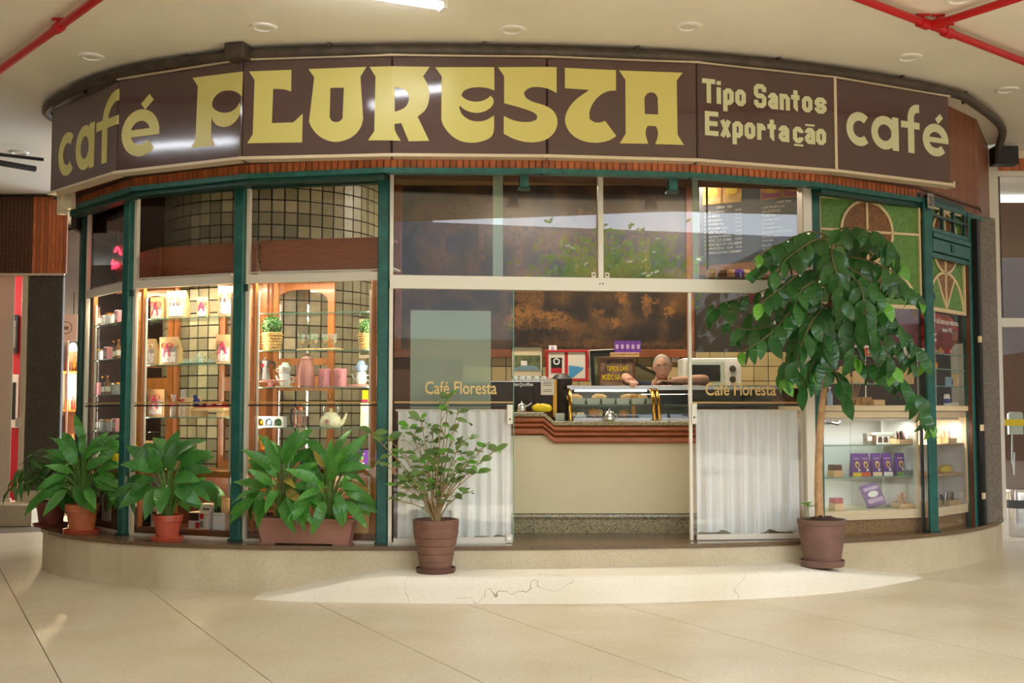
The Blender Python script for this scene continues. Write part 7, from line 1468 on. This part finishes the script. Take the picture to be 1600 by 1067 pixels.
# coffee tree in the mauve pot
q=Vector((2.54,9.52,.203)); t=thing('coffee_tree','tall drooping glossy leaved tree in a plain mauve brown pot on the step','potted tree',q)
mb=MB(); mb.lathe([(.001,0),(.172,0),(.18,.045),(.174,.05),(.16,.02),(.001,.015)],36,cap=False); obj('saucer',mb,'pot_mauve',t,smooth=True)
potlathe(t,[(.145,.02),(.165,.15),(.185,.27),(.188,.335),(.198,.34),(.2,.375),(.192,.38),(.18,.375),(.176,.34)],'pot_mauve')
mb=MB(); mb.lathe([(.178,.345),(.1,.385),(.05,.40),(.001,.395)],24,cap=False); mb.v=[(x,y,z+.02*math.sin(x*60)*math.cos(y*55)) for x,y,z in mb.v]; obj('soil',mb,'soil',t,smooth=True)
def tp(px,py,dy=0): return P(px,py,9.52+dy)-q
trunk=[tp(1281,826),tp(1279,760),tp(1280,700),tp(1284,640),tp(1290,590),tp(1296,520),tp(1300,440),tp(1301,370)]
mb=MB(); pts=catmull(trunk,5); mb.tube(pts,[.038-.025*i/(len(pts)-1) for i in range(len(pts))],10); obj('trunk',mb,'bark',t,smooth=True)
cl=[leafmesh('leaf',.215,.094,d,.18,.05,'leaf_dark',7,.5) for d in (.5,.9,1.3)]; cly=[leafmesh('leaf',.17,.085,.7,.2,.05,'leaf_young',7,.5)]; cy=leafmesh('leaf',.18,.08,.9,.2,.06,'leaf_yellow',6,.5)
rng=random.Random(31); br=MB(); cnt=0
BR=[([(1301,372,0),(1265,362,-.1),(1225,378,-.2),(1182,400,-.3)],9),([(1300,368,0),(1260,380,.15),(1215,395,.25),(1175,425,.3)],7),([(1302,368,0),(1340,358,.0),(1372,372,-.1),(1405,400,-.2)],8),
([(1301,385,0),(1345,380,.25),(1385,392,.35),(1408,420,.4)],6),([(1300,420,0),(1255,425,-.2),(1215,455,-.35),(1180,478,-.4)],8),([(1300,430,0),(1250,470,-.3),(1205,520,-.45),(1152,555,-.5)],10),
([(1298,455,0),(1290,500,-.25),(1286,545,-.35),(1278,585,-.35)],9),([(1300,440,0),(1322,470,-.3),(1333,520,-.4),(1334,565,-.4)],9),([(1302,430,0),(1350,455,-.2),(1395,495,-.35),(1445,560,-.4)],11),
([(1300,415,0),(1360,430,.1),(1410,448,.1),(1440,470,.1)],8),([(1300,470,0),(1345,495,-.35),(1378,540,-.5),(1400,580,-.5)],8),([(1294,500,0),(1255,520,-.3),(1232,560,-.4),(1222,600,-.45)],9),
([(1292,560,0),(1345,565,-.2),(1402,585,-.3),(1440,632,-.3),(1458,668,-.3)],10),([(1296,500,0),(1265,490,.2),(1215,500,.3),(1150,520,.3)],7),([(1298,480,0),(1340,470,.25),(1385,500,.35),(1420,530,.35)],6),
([(1296,530,0),(1275,560,-.25),(1262,590,-.35),(1256,610,-.35)],7),([(1300,400,0),(1290,430,-.35),(1255,450,-.55),(1240,485,-.6)],7),([(1300,400,0),(1330,420,-.35),(1365,445,-.5),(1385,480,-.5)],7),([(1292,565,0),(1310,590,-.2),(1325,625,-.25)],3),([(1300,480,0),(1250,470,.05),(1180,490,0),(1110,480,.0)],6),
([(1301,372,0),(1320,355,-.25),(1365,362,-.4),(1395,380,-.45)],7),([(1301,380,0),(1275,375,-.3),(1235,400,-.5),(1205,430,-.55)],7),([(1300,400,0),(1350,405,-.3),(1395,425,-.45),(1425,455,-.5)],8),([(1300,450,0),(1240,440,.1),(1170,462,.1),(1105,478,.0)],8),
([(1298,480,0),(1240,500,-.1),(1170,515,-.2),(1130,500,-.2)],7),([(1300,380,0),(1300,400,-.5),(1310,440,-.65),(1320,480,-.65)],7),([(1298,470,0),(1270,500,-.5),(1250,545,-.6),(1245,575,-.6)],7),([(1300,460,0),(1360,500,.1),(1400,540,.1),(1430,570,.1)],7),([(1300,420,0),(1340,440,-.55),(1352,485,-.65),(1356,525,-.65)],7)]
for pl_,npair in BR:
    pts=catmull([tp(*a) for a in pl_],6); br.tube(pts,[.008-.005*i/(len(pts)-1) for i in range(len(pts))],6,False)
    cl_=[0]
    for a,b in zip(pts,pts[1:]): cl_.append(cl_[-1]+(b-a).length)
    crown_=globals().setdefault('crown_mb',MB())
    for k in range(npair):
        s=cl_[-1]*(.22+.78*(k+.5)/npair); j=1
        while j<len(pts)-1 and cl_[j]<s: j+=1
        p=pts[j-1].lerp(pts[j],(s-cl_[j-1])/(cl_[j]-cl_[j-1])); d=(pts[j]-pts[j-1]).normalized(); sd=d.cross(Vector((0,0,1)))
        sd=sd.normalized() if sd.length>.2 else Vector((1,0,0))
        for sg_ in (-1,1):
            dd=(d*.55+sd*sg_*.75+Vector((0,-.12,-.55+rng.uniform(-.3,.2)))); me=rng.choice(cl) if k<npair-1 else (rng.choice(cly) if rng.random()<.55 else rng.choice(cl))
            if rng.random()<.02: me=cy
            # blades face outwards and up
            if cnt<296: leafat(t,me,p,dd,Vector((0,-.55,.8)),rng.uniform(-.6,.6),rng.uniform(.78,1.15)); cnt+=1
            else:
                d_=dd.normalized(); x_=d_.cross(Vector((0,-.55,.8))).normalized(); Mx=Matrix((x_,d_,x_.cross(d_))).transposed().to_4x4()@Matrix.Rotation(rng.uniform(-.6,.6),4,'Y')@Matrix.Scale(rng.uniform(.78,1.1),4)
                crown_.add([tuple(v_.co) for v_ in me.vertices],[tuple(q_.vertices) for q_ in me.polygons],Matrix.Translation(p)@Mx)
obj('branches',br,'branch',t,kind='stuff'); obj('foliage',crown_mb,'leaf_dark',t,kind='stuff',smooth=True)
mb=MB(); mb.tube([Vector((-.11,-.02,.36)),Vector((-.115,-.02,.46)),Vector((-.12,-.025,.5))],.004,5); obj('seedling_stem',mb,'stem',t)
for k in range(5): a=k*1.26; leafat(t,shl[1],Vector((-.12,-.025,.47+.008*k)),Vector((math.cos(a),math.sin(a),.4)),name='leaf')
# small weed at the foot of the case
# a leafy tree out on the street, mirrored in the right glass door
t=thing('street_tree','leafy street tree standing outside behind the viewer, mirrored in the glass','tree',(7.5,-9.5,0)); mb=MB(); mb.tube([(0,0,-.05),(.1,0,2.2),(.0,.1,4.5)],[.14,.11,.07],8); obj('trunk',mb,'bark',t,smooth=True)
mb=MB(); rng=random.Random(9)
for k in range(2600):
    d=Vector((rng.gauss(0,1),rng.gauss(0,1),rng.gauss(0,.8))); c=Vector((rng.choice((-1.1,0,1.0,.3)),rng.choice((-.6,.5)),rng.choice((3.4,4.4,5.2)))); p=c+d*.55; u=Vector((rng.gauss(0,1),rng.gauss(0,1),rng.gauss(0,1))).normalized(); w=u.orthogonal().normalized(); s=.11
    mb.add([p-u*s,p+w*s*.5,p+u*s,p-w*s*.5],[(0,1,2,3)])
obj('foliage',mb,'leaf_young',t,kind='stuff')
# ------------------------------------------------------------ the man leaning on the food case
def skinbody(verts,edges,radii,root,sub=2):
    me=bpy.data.meshes.new('body'); me.from_pydata(verts,edges,[]); o=bpy.data.objects.new('body',me); COL.objects.link(o)
    m=o.modifiers.new('skin','SKIN'); m.use_smooth_shade=True
    for v,r in zip(me.skin_vertices[0].data,radii): v.radius=r if isinstance(r,tuple) else (r,r)
    me.skin_vertices[0].data[root].use_root=True
    s=o.modifiers.new('sub','SUBSURF'); s.levels=sub; s.render_levels=sub
    dg=bpy.context.evaluated_depsgraph_get(); dg.update(); out=bpy.data.meshes.new_from_object(o.evaluated_get(dg)); bpy.data.objects.remove(o); return out
casez=CTZ+zt_+.037 if False else None
TOPZ=fc.location.z+P(950,608,fy+.3).z-CTZ+.035   # top of the food case shelf
yb=fy+.42
hd=P(1035,573,fy+.50)
hx,hy,hz=hd.x,hd.y,hd.z
pr_=thing('person','grey haired man in glasses and navy shirt leaning on the food case','person',(hx,hy+.30,PZ0))
O=Vector((hx,hy+.30,PZ0))
def rel(x,y,z): return Vector((x,y,z))-O
V_=[];E_=[];R_=[]
def vv(p,r,par=None):
    V_.append(tuple(p)); R_.append(r)
    if par is not None: E_.append((par,len(V_)-1))
    return len(V_)-1
zs_=hz-.19     # shoulder height
pel=vv(rel(hx+.06,hy+.62,1.34),(.17,.12)); wa=vv(rel(hx+.05,hy+.54,1.5),(.16,.11),pel); ch=vv(rel(hx+.03,hy+.34,zs_-.04),(.17,.11),wa); nb=vv(rel(hx+.01,hy+.16,zs_+.03),(.085,.075),ch); nk=vv(rel(hx+.005,hy+.09,hz-.085),(.056,.056),nb); hb=vv(rel(hx,hy+.03,hz-.02),(.06,.06),nk)
Lsh=vv(rel(hx-.19,hy+.27,zs_-.03),.07,ch); Lel=vv(rel(hx-.33,hy+.14,TOPZ+.075),.052,Lsh)
hand=P(990,604,fy+.27); Lwr=vv(rel(hand.x-.03,fy+.36,TOPZ+.045),.031,Lel)
Rsh=vv(rel(hx+.22,hy+.27,zs_-.03),.07,ch); Rel=vv(rel(hx+.40,hy+.05,TOPZ+.055),.055,Rsh); Rwr=vv(rel(hx+.07,hy-.02,TOPZ+.045),.033,Rel)
for s in (-1,1):
    hp=vv(rel(hx+.06+s*.1,hy+.63,1.24),.1,pel); kn=vv(rel(hx+.06+s*.11,hy+.60,PZ0+.5),.065,hp); ak=vv(rel(hx+.06+s*.11,hy+.66,PZ0+.07),.045,kn); vv(rel(hx+.06+s*.12,hy+.52,PZ0+.035),(.045,.035),ak)
mb0=MB()
def limb(ids,ext=.0):
    rr=[(R_[i][0]+R_[i][1])/2 if isinstance(R_[i],tuple) else R_[i] for i in ids]; pts=catmull([Vector(V_[i]) for i in ids],6); n_=len(pts)-1
    rad=[]
    for j in range(n_+1):
        f_=j/n_*(len(ids)-1); k_=min(int(f_),len(ids)-2); rad.append(rr[k_]+(rr[k_+1]-rr[k_])*(f_-k_))
    mb0.tube(pts,rad,14)
limb([pel,wa,ch,nb,nk,hb]); limb([ch,Lsh,Lel,Lwr]); limb([ch,Rsh,Rel,Rwr])
for q_ in range(2): limb([pel]+[len(V_)-8+4*q_+j for j in range(4)])
body=obj('body',mb0,'skin',pr_)
# head as one shaped surface
mb=MB(); v=[];f=[];n=24;m_=18
for i in range(m_+1):
    th_=PI*i/m_; zc=math.cos(th_); rr=math.sin(th_)
    for k in range(n):
        a=2*PI*k/n; x=rr*math.cos(a)*.083; y=rr*math.sin(a)*.098; z=zc*.114
        if z<0: x*=1-.2*(z/-.114)**1.6; 
        if z<-.02 and y>0: y*=1-.35*min(1,(-z-.02)/.08)
        fr_=max(0,-math.sin(a))**2
        if fr_>.3:   # face relief: brow, eye hollows, nose, lips, chin
            ax=abs(x)
            if -.03<z<.035: y+= -.022*math.exp(-(x/.012)**2)*math.exp(-((z+.012)/.022)**2)
            y+= .010*math.exp(-((ax-.03)/.013)**2)*math.exp(-((z-.012)/.012)**2)
            y+= -.006*math.exp(-((z-.034)/.01)**2)*math.exp(-(x/.05)**2)
            y+= -.006*math.exp(-((z+.058)/.008)**2)*math.exp(-(x/.024)**2)
            y+= .005*math.exp(-((z+.067)/.005)**2)*math.exp(-(x/.024)**2)
            y+= -.010*math.exp(-((z+.098)/.014)**2)*math.exp(-(x/.026)**2)
        v.append((x,y,z))
for i in range(m_): f+=[(i*n+k,(i+1)*n+k,(i+1)*n+(k+1)%n,i*n+(k+1)%n) for k in range(n)]
HT=Matrix.Translation(rel(hx,hy,hz))@Matrix.Rotation(R(8),4,'X')@Matrix.Rotation(R(-7),4,'Y')@Matrix.Rotation(R(-10),4,'Z')
mb.add(v,f,HT)
for s in (-1,1): mb.ball((0,0,0),(.012,.022,.032),10,8); k=len(mb.v)-70; mb.v[k:]=[tuple(HT@Vector((x+s*.084,y+.012,z-.005))) for x,y,z in mb.v[k:]]
# hands: palm, five fingers, thumb
def handmesh(T,curl,mir):
    out=MB(); pal=MB(); pal.bbox(-.038,.038,-.085,.0,-.012,.012,.008); out.add(pal.v,pal.f,T)
    for k,(x,L1_) in enumerate(((-.029,.068),(-.010,.076),(.010,.071),(.029,.056))):
        p=[Vector((x,-.07,0)),Vector((x,-.085,.003))]; a=0; d=Vector((0,-1,0))
        for j,fr in enumerate((.45,.3,.25)):
            a+=curl[j]; p.append(p[-1]+Vector((0,-math.cos(a),-math.sin(a)))*L1_*fr)
        out.tube([T@q_ for q_ in p],[.0095,.0095,.009,.0082,.0065],8)
    p=[Vector((mir*.03,-.015,0)),Vector((mir*.052,-.04,-.004)),Vector((mir*.058,-.065,-.010)),Vector((mir*.052,-.088,-.016))]; out.tube([T@q_ for q_ in p],[.012,.011,.0095,.007],8)
    return out
hw_=rel(hand.x-.03,fy+.365,TOPZ+.04)
h1=handmesh(Matrix.Translation(hw_)@Matrix.Rotation(R(14),4,'Z')@Matrix.Rotation(R(6),4,'X'),(.55,.6,.3),1); mb.add(h1.v,h1.f)
h2=handmesh(Matrix.Translation(rel(hx+.085,hy-.025,TOPZ+.04))@Matrix.Rotation(R(-82),4,'Z')@Matrix.Rotation(R(-4),4,'X'),(.25,.4,.3),-1); mb.add(h2.v,h2.f)
bm=bmesh.new(); bm.from_mesh(body.data); tmp=bpy.data.meshes.new('t'); tmp.from_pydata(mb.v,[],mb.f); bm.from_mesh(tmp); bmesh.ops.recalc_face_normals(bm,faces=bm.faces); bm.to_mesh(body.data); bm.free()
r_=body.modifiers.new('remesh','REMESH'); r_.mode='VOXEL'; r_.voxel_size=.0045; r_.use_smooth_shade=True
dg=bpy.context.evaluated_depsgraph_get(); dg.update(); nm_=bpy.data.meshes.new_from_object(body.evaluated_get(dg)); body.modifiers.clear(); body.data=nm_; nm_.materials.clear(); nm_.materials.append(M['skin']); nm_.shade_smooth()
# shirt over torso and upper arms: the same skeleton, a little fuller
V2=[V_[i] for i in (pel,wa,ch,nb,Lsh,Lel,Rsh,Rel)]; 
V2[3]=tuple(Vector(V2[3]).lerp(Vector(V_[ch]),.25)); V2[5]=tuple(Vector(V_[Lsh]).lerp(Vector(V_[Lel]),.62)); V2[7]=tuple(Vector(V_[Rsh]).lerp(Vector(V_[Rel]),.3))
me=skinbody(V2,[(0,1),(1,2),(2,3),(2,4),(4,5),(2,6),(6,7)],[(.19,.14),(.18,.13),(.19,.13),(.10,.09),.085,.07,.085,.075],0); obj('shirt',me,'shirt',pr_)
V3=[V_[pel]]; E3=[];R3=[(.19,.14)]
for s in (-1,1):
    b_=len(V3); V3+=[tuple(rel(hx+.06+s*.1,hy+.63,1.22)),tuple(rel(hx+.06+s*.11,hy+.60,PZ0+.5)),tuple(rel(hx+.06+s*.11,hy+.66,PZ0+.09))]; E3+=[(0,b_),(b_,b_+1),(b_+1,b_+2)]; R3+=[.12,.085,.065]
obj('trousers',skinbody(V3,E3,R3,0),'dark',pr_)
# hair: fringe round the sides and back
hm=MB(); v=[];f=[];idx={}
for i in range(9):
    th_=PI*(.02+.62*i/8)
    for k in range(n+1):
        a=2*PI*k/n; front=max(0,-math.sin(a)); lim=1-.74*front**1.1
        t2=th_*lim; rr=math.sin(t2); v.append(tuple(HT@Vector((rr*math.cos(a)*.088,rr*math.sin(a)*.103+.006,math.cos(t2)*.118+.002))))
for i in range(8): f+=[(i*(n+1)+k,(i+1)*(n+1)+k,(i+1)*(n+1)+k+1,i*(n+1)+k+1) for k in range(n)]
hm.add(v,f); obj('hair',hm,'hair',pr_,smooth=True)
for s in (-1,1):
    e=MB(); e.ball((0,0,0),(.012,.009,.0065),10,8); e.v=[tuple(HT@Vector((x+s*.03,y-.079,z+.012))) for x,y,z in e.v]; obj('eye',e,'white',pr_,smooth=True)
    e=MB(); e.ball((0,0,0),(.0055,.003,.0055),8,6); e.v=[tuple(HT@Vector((x+s*.03,y-.0865,z+.0115))) for x,y,z in e.v]; obj('iris',e,'dark',pr_,smooth=True)
    e=MB(); e.tube([HT@Vector((s*(.03+.024*math.cos(q_)),-.099,.008+.018*math.sin(q_))) for q_ in [2*PI*j/16 for j in range(17)]],.0016,5,False); e.tube([HT@Vector((s*.054,-.097,.012)),HT@Vector((s*.078,-.05,.012)),HT@Vector((s*.082,.01,.008))],.0015,5); e.tube([HT@Vector((0,-.104,.012)),HT@Vector((s*.007,-.100,.012))],.0015,5); obj('glasses_rim',e,'steel',pr_)
    e=MB(); e.ball((0,0,0),(.018,.006,.004),8,6); e.v=[tuple(HT@Vector((x+s*.031,y-.092,z+.034))) for x,y,z in e.v]; obj('eyebrow',e,'mos_dark',pr_,smooth=True)
e=MB(); e.ball((0,0,0),(.022,.006,.004),10,6); e.v=[tuple(HT@Vector((x,y-.088,z-.066))) for x,y,z in e.v]; obj('lips',e,mat('lips',(150,88,76),.5),pr_,smooth=True)
